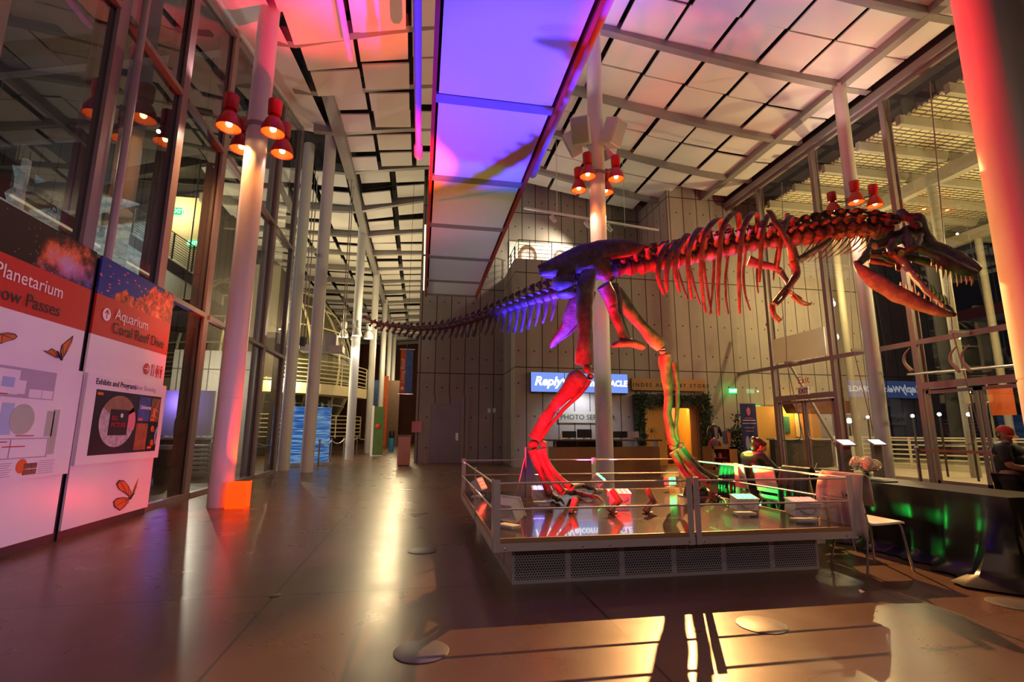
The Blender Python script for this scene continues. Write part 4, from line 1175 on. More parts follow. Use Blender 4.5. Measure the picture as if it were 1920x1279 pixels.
# --- ribs: near side and far side, traced head -> sweep -> tip
def rib(p, Yv, Ym, Yt, w0=.036, w1=.026):
    n_ = len(p); Y = []
    for i in range(n_):
        f = i/(n_-1)
        Y.append(Yv+(Ym-Yv)*sin(min(1, f*1.8)*pi/2) if f < .6 else Ym+(Yt-Ym)*((f-.6)/.4)**1.3)
    P = [at(x, y, d) for (x, y), d in zip(p, Y)]
    rr = [(w0*.8, .014)]+[(w0, .015)]*(n_-3)+[(w1*1.1, .013), (w1*.7, .010)]
    return bone('rib', P, rr, n=8, sub=5, ref=(1, 0, .0), j=.004)
near = [[(1233, 478), (1243, 461), (1252, 458), (1240, 478), (1234, 510), (1238, 533), (1245, 552)],
        [(1258, 472), (1265, 455), (1268, 452), (1258, 475), (1250, 510), (1250, 533), (1251, 547)],
        [(1285, 466), (1290, 446), (1288, 440), (1272, 468), (1266, 500), (1269, 525), (1274, 548)],
        [(1310, 458), (1318, 432), (1310, 430), (1296, 455), (1290, 490), (1293, 530), (1298, 562)],
        [(1350, 455), (1352, 414), (1340, 414), (1322, 440), (1315, 485), (1316, 535), (1323, 586)],
        [(1385, 448), (1385, 404), (1372, 402), (1355, 430), (1349, 480), (1347, 540), (1348, 592)],
        [(1418, 443), (1420, 404), (1408, 402), (1393, 435), (1387, 485), (1386, 535), (1387, 588)],
        [(1452, 440), (1450, 406), (1440, 404), (1432, 430), (1427, 465), (1425, 500), (1424, 529)],
        [(1487, 436), (1485, 408), (1478, 408), (1470, 432), (1463, 460), (1460, 485), (1457, 505)]]
for p in near: rib(p, 6.12, 5.60, 5.72)
far = [[(1236, 478), (1244, 462), (1252, 462), (1262, 480), (1270, 505), (1280, 535), (1290, 563)],
       [(1262, 470), (1272, 452), (1280, 456), (1288, 480), (1294, 505), (1303, 540), (1313, 572)],
       [(1290, 464), (1302, 444), (1312, 452), (1318, 480), (1322, 515), (1328, 555), (1334, 588)],
       [(1320, 456), (1332, 434), (1342, 442), (1340, 475), (1338, 515), (1335, 555), (1331, 590)],
       [(1352, 452), (1362, 422), (1370, 434), (1366, 475), (1361, 515), (1361, 555), (1366, 589)],
       [(1388, 446), (1398, 414), (1404, 430), (1398, 475), (1394, 515), (1398, 555), (1407, 582)],
       [(1420, 442), (1430, 414), (1434, 432), (1428, 470), (1421, 500), (1419, 525), (1422, 549)],
       [(1452, 438), (1462, 412), (1466, 430), (1460, 460), (1455, 485), (1452, 505), (1450, 525)]]
for p in far: rib(p, 6.12, 6.62, 6.52, .026, .018)
# slender neck ribs
for k in range(9):
    x = 1525+k*13
    P = [at(x, 452-k*1.2, 5.95-k*.02), at(x-14-k*.5, 470-k*1.0, 5.9-k*.02), at(x-34-k, 496-k*2.4, 5.88)]
    bone('neck_rib', P, [(.014, .012), (.008, .007), (.004, .004)], n=6, sub=4, j=.002)
    P = [at(x+4, 450-k*1.2, 6.1-k*.02), at(x-4, 468-k, 6.15), at(x-20, 490-k*2.2, 6.18)]
    bone('neck_rib', P, [(.013, .012), (.007, .006), (.004, .004)], n=6, sub=4, j=.002)

# --- hips
def blade(name, out, Y, dy, j=.02, m='bone'):
    """plate bone from an outline in the picture at depth Y, bulged and rounded"""
    P = [at(x, y, Y) for x, y in out]
    c = sum(P, V((0, 0, 0)))/len(P)
    mb = MB(); N_ = len(P)
    rings = ((1.0, 0.), (.97, -.35), (.82, -.7), (.45, -1.), (0.02, -1.05))
    for sgn in (1, -1):
        base = len(mb.v)
        for f, o in rings:
            for p in P: mb.v.append(c+(p-c)*f+V((0, dy*o*sgn*.5, 0)))
        for i in range(len(rings)-1):
            for k in range(N_):
                a = base+i*N_+k; b = base+i*N_+(k+1) % N_
                mb.f.append((a, b, b+N_, a+N_))
    mb.jit(j, 5)
    return mb.build(name, 'bone', DN, 60)
def dense(o, n=4):
    r = []
    for i in range(len(o)):
        a, b = o[i], o[(i+1) % len(o)]
        for k in range(n): r.append((a[0]+(b[0]-a[0])*k/n, a[1]+(b[1]-a[1])*k/n))
    return r
iliac = [(1007, 499), (1030, 487), (1060, 471), (1090, 459), (1120, 451), (1150, 450), (1180, 449), (1206, 458), (1200, 472), (1184, 480), (1168, 476), (1152, 470), (1140, 476), (1146, 495), (1150, 515), (1136, 526), (1118, 520), (1104, 506), (1082, 515), (1070, 520), (1050, 521), (1032, 518), (1012, 517)]
blade('ilium', dense(iliac, 3), 5.92, .12)
blade('ilium', dense([(x+8, y+4) for x, y in iliac], 3), 6.55, .10)
bone('ischium', [at(1092, 545, 6.0), at(1080, 580, 6.08), at(1062, 612, 6.16), at(1044, 634, 6.22), at(1031, 652, 6.26)], [(.12, .05), (.13, .04), (.085, .035), (.05, .03), (.018, .016)], n=10, ref=(1, 0, 0), j=.012)
bone('ischium', [at(1105, 545, 6.45), at(1092, 580, 6.35), at(1072, 612, 6.3), at(1050, 634, 6.28), at(1036, 650, 6.28)], [(.10, .05), (.10, .04), (.07, .03), (.04, .025), (.015, .014)], n=10, ref=(1, 0, 0), j=.01)
bone('pubis', [at(1132, 535, 5.98), at(1145, 560, 6.05), at(1152, 590, 6.15), at(1166, 620, 6.2), at(1172, 640, 6.22)], [(.10, .07), (.085, .05), (.065, .045), (.06, .045), (.07, .05)], n=10, ref=(1, 0, 0), j=.012)
bone('pubis', [at(1150, 535, 6.5), at(1158, 560, 6.4), at(1162, 590, 6.3), at(1172, 620, 6.26), at(1176, 640, 6.25)], [(.09, .06), (.07, .045), (.05, .04), (.05, .04), (.05, .05)], n=10, ref=(1, 0, 0), j=.01)
bone('pubic_boot', [at(1148, 649, 6.2), at(1162, 644, 6.2), at(1184, 643, 6.2), at(1204, 650, 6.2), at(1210, 652, 6.2)], [(.02, .03), (.055, .06), (.06, .07), (.05, .06), (.02, .03)], n=10, ref=(0, 0, 1), j=.01)
MB().ell(at(1057, 530, 5.98), (.15, .13, .125), 16, 12).jit(.02, 6).build('sacral_knob', 'bone', DN, 60)
MB().ell(at(1062, 549, 6.02), (.13, .12, .085), 14, 10).jit(.02, 6).build('sacral_knob', 'bone', DN, 60)
MB().ell(at(1148, 575, 6.1), (.07, .06, .07), 12, 8).jit(.015, 6).build('hip_joint', 'bone', DN, 60)

# --- legs
def leg(fem, tib, fib, ank, meta, toes):
    bone('femur', *fem, n=14, sub=6, j=.02, js=5)
    bone('tibia', *tib, n=14, sub=6, j=.018, js=5)
    bone('fibula', *fib, n=8, sub=6, j=.008)
    for c, r in ank: MB().ell(c, r, 12, 8).jit(.015, 7).build('ankle_bone', 'bone', DN, 60)
    for m_ in meta: bone('metatarsal', *m_, n=10, sub=5, j=.008)
    for tp in toes:
        for i in range(len(tp)-1):
            a, b = tp[i], tp[i+1]; r = .045-.006*i
            last = i == len(tp)-2
            mid = a.lerp(b, .5)+V((0, 0, .006))
            if last: bone('claw', [a, a.lerp(b, .5)+V((0, 0, .025)), b], [r*.85, r*.6, .006], n=8, sub=4, j=.004)
            else: bone('toe_bone', [a.lerp(b, .04), mid, a.lerp(b, .96)], [r*1.05, r*.72, r*1.0], n=8, sub=4, j=.005)
def G(x, y, up=.05): p = atz(x, y, PZ); return p+V((0, 0, up))
# near leg, pushing off
Yn = 5.8
leg(([at(1104, 508, 5.78), at(1098, 535, 5.74), at(1096, 580, 5.74), at(1098, 625, 5.74), at(1096, 660, 5.74), at(1092, 684, 5.74)], [(.06, .10), (.115, .12), (.10, .10), (.095, .09), (.115, .10), (.10, .09)]),
    ([at(1090, 703, 5.76), at(1080, 716, 5.77), at(1056, 742, 5.85), at(1034, 768, 5.95), at(1014, 800, 6.03), at(1003, 822, 6.06)], [(.10, .10), (.135, .11), (.085, .08), (.070, .068), (.075, .07), (.095, .085)]),
    ([at(1104, 712, 5.72), at(1088, 738, 5.76), at(1060, 764, 5.85), at(1030, 800, 5.96), at(1016, 820, 6.0)], [(.045, .04), (.028, .026), (.024, .022), (.02, .02), (.026, .024)]),
    [(at(1101, 692, 5.7), (.055, .06, .06)), (at(1108, 706, 5.74), (.04, .05, .04)), (at(1000, 832, 6.06), (.075, .075, .05)), (at(1018, 832, 6.0), (.04, .05, .04))],
    [([at(998, 842, 6.06), at(1008, 872, 6.08), at(1020, 900, 6.1), at(1030, 925, 6.12)], [.065, .045, .042, .055]),
     ([at(1010, 842, 6.02), at(1020, 870, 6.04), at(1035, 898, 6.05), at(1052, 920, 6.06)], [.055, .040, .038, .05]),
     ([at(1018, 840, 5.98), at(1028, 868, 6.0), at(1046, 893, 6.0), at(1068, 912, 6.0)], [.04, .030, .030, .042])],
    [[at(1030, 927, 6.12), G(1036, 938), G(1046, 943, .04), G(1058, 948, .01)], [at(1052, 922, 6.06), G(1072, 932, .06), G(1094, 936, .05), G(1112, 938, .045), G(1130, 942, .01)], [at(1068, 914, 6.0), G(1088, 922, .09), G(1106, 924, .07), G(1120, 928, .03)]])
# far leg, stepping forward
leg(([at(1150, 545, 6.52), at(1168, 566, 6.5), at(1190, 596, 6.48), at(1212, 622, 6.46), at(1230, 640, 6.44), at(1240, 652, 6.44)], [(.10, .07), (.105, .10), (.085, .085), (.08, .08), (.10, .09), (.08, .08)]),
    ([at(1247, 668, 6.42), at(1248, 684, 6.42), at(1252, 730, 6.42), at(1252, 775, 6.42), at(1258, 812, 6.42), at(1266, 832, 6.42)], [(.075, .11), (.095, .09), (.062, .062), (.055, .06), (.07, .065), (.07, .07)]),
    ([at(1264, 680, 6.36), at(1270, 720, 6.36), at(1270, 770, 6.36), at(1266, 806, 6.36), at(1270, 826, 6.38)], [(.04, .03), (.036, .03), (.030, .024), (.022, .02), (.03, .03)]),
    [(at(1244, 660, 6.40), (.06, .06, .04)), (at(1262, 838, 6.42), (.06, .06, .045)), (at(1276, 834, 6.38), (.04, .05, .04))],
    [([at(1262, 848, 6.42), at(1276, 872, 6.4), at(1292, 894, 6.35), at(1308, 910, 6.3)], [.055, .042, .042, .052]),
     ([at(1272, 842, 6.40), at(1288, 866, 6.38), at(1308, 888, 6.32), at(1326, 902, 6.28)], [.055, .042, .042, .052]),
     ([at(1280, 840, 6.44), at(1296, 862, 6.44), at(1316, 882, 6.42), at(1338, 896, 6.4)], [.04, .032, .032, .042])],
    [[at(1308, 912, 6.28), G(1322, 928, .07), G(1338, 936, .05), G(1352, 942, .045), G(1364, 951, .01)], [at(1326, 904, 6.26), G(1348, 918, .10), G(1368, 928, .06), G(1388, 934, .045), G(1410, 940, .01)], [at(1338, 898, 6.4), G(1358, 910, .10), G(1378, 918, .07), G(1396, 926, .02)]])
# steel support behind each foot
for px, py, hgt, w in ((992, 940, 1.2, .26), (1318, 935, .75, .30)):
    p = atz(px, py, PZ)+V((.03, .22, 0))
    mb = MB().box(p+V((-.03, -.03, 0)), p+V((.03, .03, hgt*.55 if px > 1100 else .66)))
    mb.prism([p+V((-w*.65, 0, 0)), p+V((w*.65, 0, 0)), p+V((.04, 0, .52)), p+V((-.04, 0, .52))], (0, .02, 0))
    mb.box(p+V((-w*.7, -.12, 0)), p+V((w*.7, .12, .015)))
    mb.build('support_post', 'mullion', DN, 0)

# --- shoulder and arm
bone('scapula', [at(1442, 396, 5.66), at(1452, 412, 5.58), at(1468, 436, 5.52), at(1480, 462, 5.52), at(1486, 484, 5.56), at(1490, 496, 5.6)], [(.055, .016), (.050, .018), (.042, .02), (.036, .024), (.05, .035), (.06, .03)], n=10, ref=(1, 0, 0), j=.008)
bone('scapula', [at(1475, 400, 6.62), at(1482, 430, 6.7), at(1490, 465, 6.7), at(1496, 490, 6.6)], [(.045, .014), (.036, .018), (.034, .02), (.05, .03)], n=10, ref=(1, 0, 0), j=.008)
bone('coracoid', [at(1403, 489, 6.3), at(1420, 494, 6.25), at(1445, 500, 6.15), at(1466, 507, 6.05)], [(.085, .02), (.070, .025), (.05, .025), (.03, .02)], n=10, ref=(0, 0, 1), j=.008)
bone('coracoid', [at(1490, 492, 5.62), at(1510, 480, 5.7), at(1540, 462, 5.8), at(1556, 448, 5.9)], [(.05, .03), (.045, .03), (.040, .03), (.03, .03)], n=8, j=.008)
bone('humerus', [at(1487, 492, 5.58), at(1494, 512, 5.56), at(1484, 530, 5.54), at(1474, 545, 5.52)], [(.065, .05), (.050, .045), (.040, .036), (.052, .045)], n=10, j=.01)
bone('forearm', [at(1470, 546, 5.52), at(1460, 556, 5.5), at(1450, 569, 5.48)], [.035, .024, .028], n=8, j=.006)
bone('forearm', [at(1476, 548, 5.5), at(1468, 560, 5.48), at(1455, 572, 5.46)], [.030, .020, .022], n=8, j=.006)
for a, b, c in (((1450, 572), (1453, 588), (1464, 601)), ((1445, 572), (1449, 592), (1460, 604))):
    bone('finger', [at(*a, 5.46), at(*b, 5.45), at((a[0]+c[0])/2+5, c[1]-3, 5.45)], [.022, .016, .014], n=7, j=.004)
    bone('claw', [at((a[0]+c[0])/2+5, c[1]-3, 5.45), at(c[0], c[1], 5.45), at(c[0]+4, c[1]-8, 5.45)], [.014, .010, .003], n=7, j=.002)
bone('humerus', [at(1462, 508, 6.3), at(1474, 524, 6.1), at(1482, 538, 5.95)], [.05, .038, .045], n=10, j=.01)
bone('forearm', [at(1478, 545, 5.9), at(1490, 553, 5.85), at(1502, 562, 5.8)], [.030, .022, .024], n=8, j=.006)
for dy in (0, 6):
    bone('finger', [at(1484, 548+dy, 5.7), at(1496, 560+dy, 5.7), at(1508, 566+dy, 5.7)], [.020, .015, .014], n=7, j=.004)
    bone('claw', [at(1508, 566+dy, 5.7), at(1517, 569+dy*.5, 5.7), at(1523, 566+dy*.5, 5.7)], [.014, .010, .003], n=7, j=.002)

# --- skull: snout comes towards the viewer
def S(x, y, Y): return at(x, y, Y)
sk = MB()
def sb(pts, rad, n=10, sub=5, ref=None): sk.tube(spline(pts, sub), spl1(rad, sub), n, ref=ref)
sb([S(1682, 418, 5.75), S(1690, 400, 5.7), S(1700, 408, 5.62), S(1722, 414, 5.55), S(1732, 440, 5.5)], [(.05, .05), (.07, .06), (.06, .06), (.075, .09), (.05, .07)])
sb([S(1722, 418, 5.55), S(1733, 448, 5.45), S(1752, 464, 5.32), S(1778, 474, 5.2), S(1804, 489, 5.06), S(1828, 506, 4.92)], [(.08, .10), (.06, .10), (.06, .10), (.06, .10), (.065, .10), (.05, .075)])        # roof of the snout
sb([S(1700, 430, 5.6), S(1702, 450, 5.45), S(1705, 468, 5.3), S(1690, 474, 5.25)], [(.05, .06), (.055, .06), (.05, .05), (.04, .04)])                 # near cheek post
sb([S(1726, 430, 5.72), S(1738, 452, 5.72), S(1745, 474, 5.68)], [.05, .05, .04])
sb([S(1690, 474, 5.22), S(1715, 466, 5.18), S(1745, 476, 5.08), S(1780, 494, 4.96), S(1806, 505, 4.88), S(1826, 512, 4.86)], [(.035, .04), (.04, .045), (.055, .05), (.08, .055), (.075, .055), (.05, .05)])   # near upper jaw
sb([S(1745, 474, 5.68), S(1780, 486, 5.45), S(1806, 499, 5.2), S(1828, 510, 4.98)], [.045, .05, .05, .03])
sb([S(1728, 440, 5.42), S(1722, 456, 5.3), S(1716, 468, 5.2)], [(.04, .035), (.035, .03), (.04, .03)])
sb([S(1662, 436, 5.75), S(1672, 446, 5.7), S(1688, 440, 5.65), S(1705, 430, 5.6)], [.07, .085, .08, .06])     # brain case
sb([S(1640, 462, 5.7), S(1660, 455, 5.68), S(1680, 452, 5.6), S(1698, 446, 5.5)], [.05, .07, .075, .06])
sb([S(1676, 452, 5.5), S(1668, 470, 5.45), S(1674, 476, 5.4)], [.05, .045, .04])
sb([S(1628, 470, 5.6), S(1622, 482, 5.55), S(1610, 494, 5.5)], [.05, .05, .045])            # quadrate
sb([S(1650, 478, 5.55), S(1668, 486, 5.5), S(1684, 494, 5.45), S(1683, 508, 5.42)], [.05, .045, .04, .02])
sb([S(1630, 474, 5.6), S(1655, 480, 5.55), S(1690, 478, 5.4), S(1740, 492, 5.25), S(1772, 500, 5.1)], [.04, .05, .04, .05, .045])      # palate
sb([S(1630, 488, 5.55), S(1650, 492, 5.5), S(1676, 498, 5.45)], [.03, .035, .02])
sk.ell(S(1716, 424, 5.5), (.07, .08, .075), 12, 8); sk.ell(S(1690, 408, 5.72), (.08, .07, .07), 12, 8)
sk.jit(.022, 8)
sko = sk.build('skull', 'bone', DN, 60)
tt = MB()
for k in range(9):
    f = k/8.; x = 1748+74*f; y = 488+31*f-6*abs(f-.5); Y = 5.06-.20*f
    l = (17+15*sin(f*pi)+(k % 3)*5)*Y/940
    a = S(x, y, Y); tt.tube([a, a+V((-.005, 0, -l*.6)), a+V((-.02, .01, -l))], [(.024, .018), (.018, .014), (.003, .003)], 7)
tt.build('upper_tooth_row', 'tooth', sko)
tt = MB()
for k in range(8):
    f = k/7.; a = S(1762+58*f, 490+24*f, 5.5-.5*f); l = (16+13*sin(f*pi))*5.2/940
    tt.tube([a, a+V((-.005, 0, -l*.6)), a+V((-.02, .01, -l))], [.021, .016, .003], 7)
tt.build('upper_tooth_row', 'tooth', sko)
jw = MB()
def jb(pts, rad, n=10, ref=None): jw.tube(spline(pts, 6), spl1(rad, 6), n, ref=ref)
jb([S(1604, 492, 5.5), S(1616, 506, 5.42), S(1640, 526, 5.3), S(1675, 548, 5.12), S(1715, 566, 4.94), S(1755, 584, 4.78), S(1786, 590, 4.68)], [(.030, .03), (.07, .04), (.095, .04), (.10, .04), (.085, .04), (.06, .04), (.03, .03)], ref=(0, 0, 1))
jb([S(1674, 476, 5.45), S(1690, 486, 5.38), S(1712, 512, 5.22), S(1735, 538, 5.05), S(1760, 562, 4.9), S(1778, 580, 4.78), S(1788, 590, 4.68)], [(.035, .04), (.060, .04), (.066, .045), (.062, .045), (.055, .04), (.045, .04), (.03, .03)], ref=(0, 0, 1))
jb([S(1672, 472, 5.45), S(1682, 468, 5.4), S(1692, 466, 5.38)], [.03, .035, .02])
jw.jit(.014, 7)
jwo = jw.build('lower_jaw', 'bone', DN, 60)
tt = MB()
for k in range(9):
    f = k/8.; a = S(1716+60*f, 520+54*f, 5.18-.42*f); l = (13+5*(k % 3))*4.95/940
    tt.tube([a+V((0, 0, .02)), a+V((-.015, -.01, .02+l*.6)), a+V((-.035, -.01, .01+l))], [.019, .014, .003], 7)
tt.build('lower_tooth_row', 'tooth', jwo)
tt = MB()
for k in range(8):
    f = k/7.; a = S(1690+80*f, 540+44*f, 5.02-.30*f); l = (10+4*(k % 3))*4.9/940
    tt.tube([a+V((0, 0, .03)), a+V((.005, 0, .03+l*.7)), a+V((0, .01, .03+l))], [.014, .010, .002], 7)
tt.build('lower_tooth_row', 'tooth', jwo)

# ================================================================== table with black cloth, flowers
TX0, TX1, TY0, TY1, TZ = 5.14, 5.80, 3.76, 8.2, .72
tb = thing('folding_table', 'long folding table hidden under the black cloth beside the platform', 'table', ((TX0+TX1)/2, (TY0+TY1)/2, 0))
B((TX0+.02, TY0+.02, TZ-.04), (TX1-.02, TY1-.02, TZ-.004)).build('table_top', 'grey_map', tb, 0)
for x in (TX0+.08, TX1-.08):
    for y in (TY0+.1, TY1-.1): MB().tube([(x, y, 0), (x, y, TZ-.04)], .016, 8).build('leg', 'steel', tb)
cl = MB()
path = []
for k in range(70): path.append((TX0, TY1+(TY0-TY1)*k/69., -1, 0, k))
for k in range(1, 20): path.append((TX0+(TX1-TX0)*k/19., TY0, 0, -1, 70+k))
for k in range(1, 60): path.append((TX1, TY0+(TY1-TY0)*k/59., 1, 0, 90+k))
nr = 12
for (x, y, nx, ny, k) in path:
    for r in range(nr+1):
        f = r/nr; z = TZ*(1-f)+.012
        corner = math.exp(-((x-TX0)**2+(y-TY0)**2)/.10)
        fold = (sin(k*.95)+.7*sin(k*.41+1.3)+.4*sin(k*2.1))*.045*min(1,f*1.6)+.05*f**3
        dx, dy = nx, ny; ex = 0
        if corner > .02 and nx < 1:
            arc = -(y-TY0) if nx < 0 else x-TX0
            wq = min(1, max(0, (arc+.22)/.44)); wq = wq*wq*(3-2*wq)
            dx, dy = -cos(wq*pi/2), -sin(wq*pi/2); ex = corner*(.34*(1-wq)+.10*wq)*(1+.30*sin(k*1.25))
        flare = fold+ex*f**1.4
        if r == nr: z = .012+.010*abs(sin(k*1.7)); flare += .10+.06*abs(sin(k*.7))+.06*corner
        cl.v.append(V((x+dx*flare, y+dy*flare, z)))
for i in range(len(path)-1):
    for r in range(nr):
        a = i*(nr+1)+r; b = (i+1)*(nr+1)+r
        cl.f.append((a, b, b+1, a+1))
cl.quad((TX0, TY0, TZ+.012), (TX1, TY0, TZ+.012), (TX1, TY1, TZ+.012), (TX0, TY1, TZ+.012))
tag(cl.build('tablecloth', 'cloth', None, 60), 'black tablecloth draped over the long table, its corner pooling on the floor', 'tablecloth')
fp = atz(1626, 898, TZ+.015)
fp.x = max(fp.x, TX0+.16)
vs = thing('flower_vase', 'low glass vase of white hydrangeas on the black table', 'vase of flowers', fp)
MB().lathe([(.035, 0), (.045, .005), (.05, .10), (.055, .11)], fp, n=18, cap=False).build('vase', 'vase', vs)
MB().tube([fp+V((0, 0, .01)), fp+V((.005, 0, .12))], .022, 8).build('stems', 'leaf', vs)
rf = random.Random(5)
for k in range(9):
    c = fp+V((rf.uniform(-.13, .15), rf.uniform(-.12, .12), .16+rf.uniform(-.03, .05)))
    mb = MB()
    for i in range(46):
        d = V((rf.gauss(0, 1), rf.gauss(0, 1), rf.gauss(0, 1)+.3)).normalized(); p = c+d*.062
        u = d.orthogonal().normalized()*.018; w = d.cross(u)
        mb.prism([p+u, p+w, p-u, p-w], d*.004)
    mb.ell(c, .05, 10, 7)
    mb.build('flower_head', 'petal', vs, 0)
mb = MB()
for k in range(12):
    a = rf.uniform(0, 6.28); p = fp+V((.10*cos(a), .10*sin(a), .11)); q = p+V((.08*cos(a), .08*sin(a), -.01))
    s_ = V((-sin(a), cos(a), 0))*.03; mb.prism([p, p.lerp(q, .5)+s_, q, p.lerp(q, .5)-s_], (0, 0, .003))
mb.build('leaves', 'leaf', vs, 0)
for px, py, lb, m, d in ((1650, 903, 'dark tablet lying on the black table by the vase', 'black', (.2, .28, .012)), (1520, 884, 'white sheet of paper on the far part of the black table', 'paper', (.22, .30, .003)), (1565, 892, 'row of white name cards laid on the black table', 'paper', (.18, .42, .004))):
    p = atz(px, py, TZ+.012); p.x = min(max(p.x, TX0+.14), TX1-.14)
    tag(MB().obox(p+V((0, 0, d[2]/2+.002)), d).build({'black': 'tablet', 'paper': 'paper_sheet'}[m], m, None, 0), lb, 'tablet' if m == 'black' else 'paper')

# ================================================================== chairs
def chair(x, y, label, seat='chair_white'):
    """faces +x; back at x, centre at y"""
    t = thing('stacking_chair', label, 'chair', (x, y, 0), 'white stacking chairs between platform and table')
    w = .40
    sp = spline([(x+.44, y, .445), (x+.40, y, .452), (x+.2, y, .44), (x+.06, y, .445), (x+.02, y, .50)], 4)
    mb = MB()
    def sheet(pts, wd, th, m, name):
        mb = MB()
        for p in pts: mb.v += [p+V((0, -wd/2, 0)), p+V((0, wd/2, 0)), p+V((0, wd/2, -th)), p+V((0, -wd/2, -th))]
        for i in range(len(pts)-1):
            for k in range(4):
                a = i*4+k; b = i*4+(k+1) % 4; mb.f.append((a, b, b+4, a+4))
        mb.f += [(3, 2, 1, 0), tuple(len(mb.v)-4+q for q in range(4))]
        return mb.build(name, m, t, 40)
    sheet(sp, w, .018, seat, 'seat')
    bk = MB()
    bp = spline([(x+.015, y, .54), (x-.01, y, .68), (x-.035, y, .86)], 4)
    for p in bp: bk.v += [p+V((-.008, -w/2, 0)), p+V((-.008, w/2, 0)), p+V((.008, w/2, 0)), p+V((.008, -w/2, 0))]
    for i in range(len(bp)-1):
        for k in range(4):
            a = i*4+k; b = i*4+(k+1) % 4; bk.f.append((a, b, b+4, a+4))
    bk.f += [(3, 2, 1, 0), tuple(len(bk.v)-4+q for q in range(4))]
    bk.build('backrest', seat, t, 40)
    for q in (-1, 1):
        yy = y+q*(w/2-.02)
        MB().tube(spline([(x+.46, y+q*(w/2+.015), 0), (x+.43, yy, .34), (x+.41, yy, .415), (x+.34, yy, .432), (x+.1, yy, .425)], 5), .012, 8).build('leg', 'chrome', t)
        MB().tube(spline([(x-.05, y+q*(w/2+.015), 0), (x+.03, yy, .36), (x+.05, yy, .42), (x+.03, yy, .52), (x-.01, yy, .70)], 5), .012, 8).build('leg', 'chrome', t)
    return t
chair(4.20, 4.53, 'white chair at the platform corner with a beige coat over its back')
chair(4.42, 5.42, 'white chair with a dark jacket over its back, between platform and table')
chair(4.40, 5.98, 'white chair lit green, its bare back towards the platform')
chair(4.36, 6.52, 'chair the seated woman sits on at the table')
def coat(name, x, y, w, zt, zb, m, label, cat, fl=.03, n=26, front=True, seed=0):
    """garment hung over a chair back: outside sheet, over the top, short inside sheet"""
    r = random.Random(seed); ph = r.uniform(0, 6)
    mb = MB(); prof = []
    for k in range(12): f = k/11.; prof.append((x-.055-.035*f-.02*sin(f*3), zb+(zt-zb)*(1-f) if False else zt-(zt-zb)*f))
    inner = [(x+.03, zt-.28), (x+.022, zt-.12), (x+.005, zt-.01), (x-.03, zt+.012), (x-.05, zt-.005)]
    pr = inner+prof
    for (px_, pz_) in pr:
        for k in range(n+1):
            u = k/n-.5; f = max(0, (zt-pz_)/(zt-zb)) if px_ < x-.04 else 0
            wob = (sin(k*.9+ph)+.6*sin(k*1.9+ph*2))*fl*.55*f
            ww = w*(1+.10*f-.10*(f > .9)*abs(u))
            mb.v.append(V((px_+wob-.02*f, y+u*ww+.02*f*sin(pz_*9+ph), pz_+(-.05*abs(sin(k*.5+ph)) if f > .95 else 0))))
    for i in range(len(pr)-1):
        for k in range(n):
            a = i*(n+1)+k; b = a+n+1
            mb.f.append((a, a+1, b+1, b))
    o = mb.build(name, m, None, 60, origin=(x-.04, y, zb))
    s_ = o.modifiers.new('thickness', 'SOLIDIFY'); s_.thickness = .012; s_.offset = 1
    return tag(o, label, cat)
ct = coat('trench_coat', 4.20, 4.50, .52, .885, .36, 'coat', 'beige trench coat hung over the back of the chair at the platform corner', 'coat', seed=3)
MB().tube(spline([(4.115, 4.70, .82), (4.09, 4.72, .66), (4.085, 4.71, .5), (4.09, 4.70, .42)], 5), [(.055, .035)]*3+[(.05, .03)]*18 if False else .045, 10).jit(.01, 9).build('sleeve', 'coat', ct)
MB().lathe([(.016, 0), (.016, .006), (.006, .008)], (4.07, 4.36, .70), (-1, -.4, 0), 10).build('button', 'ink', ct)
MB().bar((4.10, 4.56, .66), (4.09, 4.44, .70), .05, .02, (1, 0, 0)).build('pocket_flap', 'coat', ct, 0)
coat('jacket', 4.42, 5.40, .46, .875, .42, 'jacket', 'dark leather jacket hung over the middle white chair', 'jacket', seed=8)
coat('dress_jacket', 4.36, 6.62, .34, .84, .5, 'jacket', 'dark blue jacket over the back of the seated woman\'s chair', 'jacket', seed=2)
bg = thing('paper_bag', 'white printed carrier bag on the floor beside the green-lit chair', 'bag', (4.72, 5.62, 0))
MB().box((4.66, 5.52, 0), (4.78, 5.74, .34)).build('bag_body', 'white', bg, 0)
MB().tube(spline([(4.72, 5.56, .34), (4.72, 5.60, .42), (4.72, 5.66, .42), (4.72, 5.70, .34)], 4), .005, 6).build('handle', 'ink', bg)

# ================================================================== people
def grown(name, J, E_, m, parent, root=0, sub=2):
    """a smooth continuous body grown on a skeleton J = [(pos, radius)], E_ = edges"""
    me = bpy.data.meshes.new(name+'_frame'); me.from_pydata([tuple(p) for p, _ in J], E_, [])
    o = bpy.data.objects.new(name+'_frame', me); C.objects.link(o)
    md = o.modifiers.new('skin', 'SKIN'); md.use_smooth_shade = True
    for i, (_, r) in enumerate(J):
        sv = me.skin_vertices[0].data[i]; sv.radius = r if isinstance(r, tuple) else (r, r); sv.use_root = (i == root)
    ss = o.modifiers.new('smooth', 'SUBSURF'); ss.levels = sub; ss.render_levels = sub
    dg = bpy.context.evaluated_depsgraph_get()
    m2 = bpy.data.meshes.new_from_object(o.evaluated_get(dg))
    bpy.data.objects.remove(o)
    mb = MB(); mb.v = [v.co.copy() for v in m2.vertices]; mb.f = [tuple(p.vertices) for p in m2.polygons]
    bpy.data.meshes.remove(m2)
    return mb
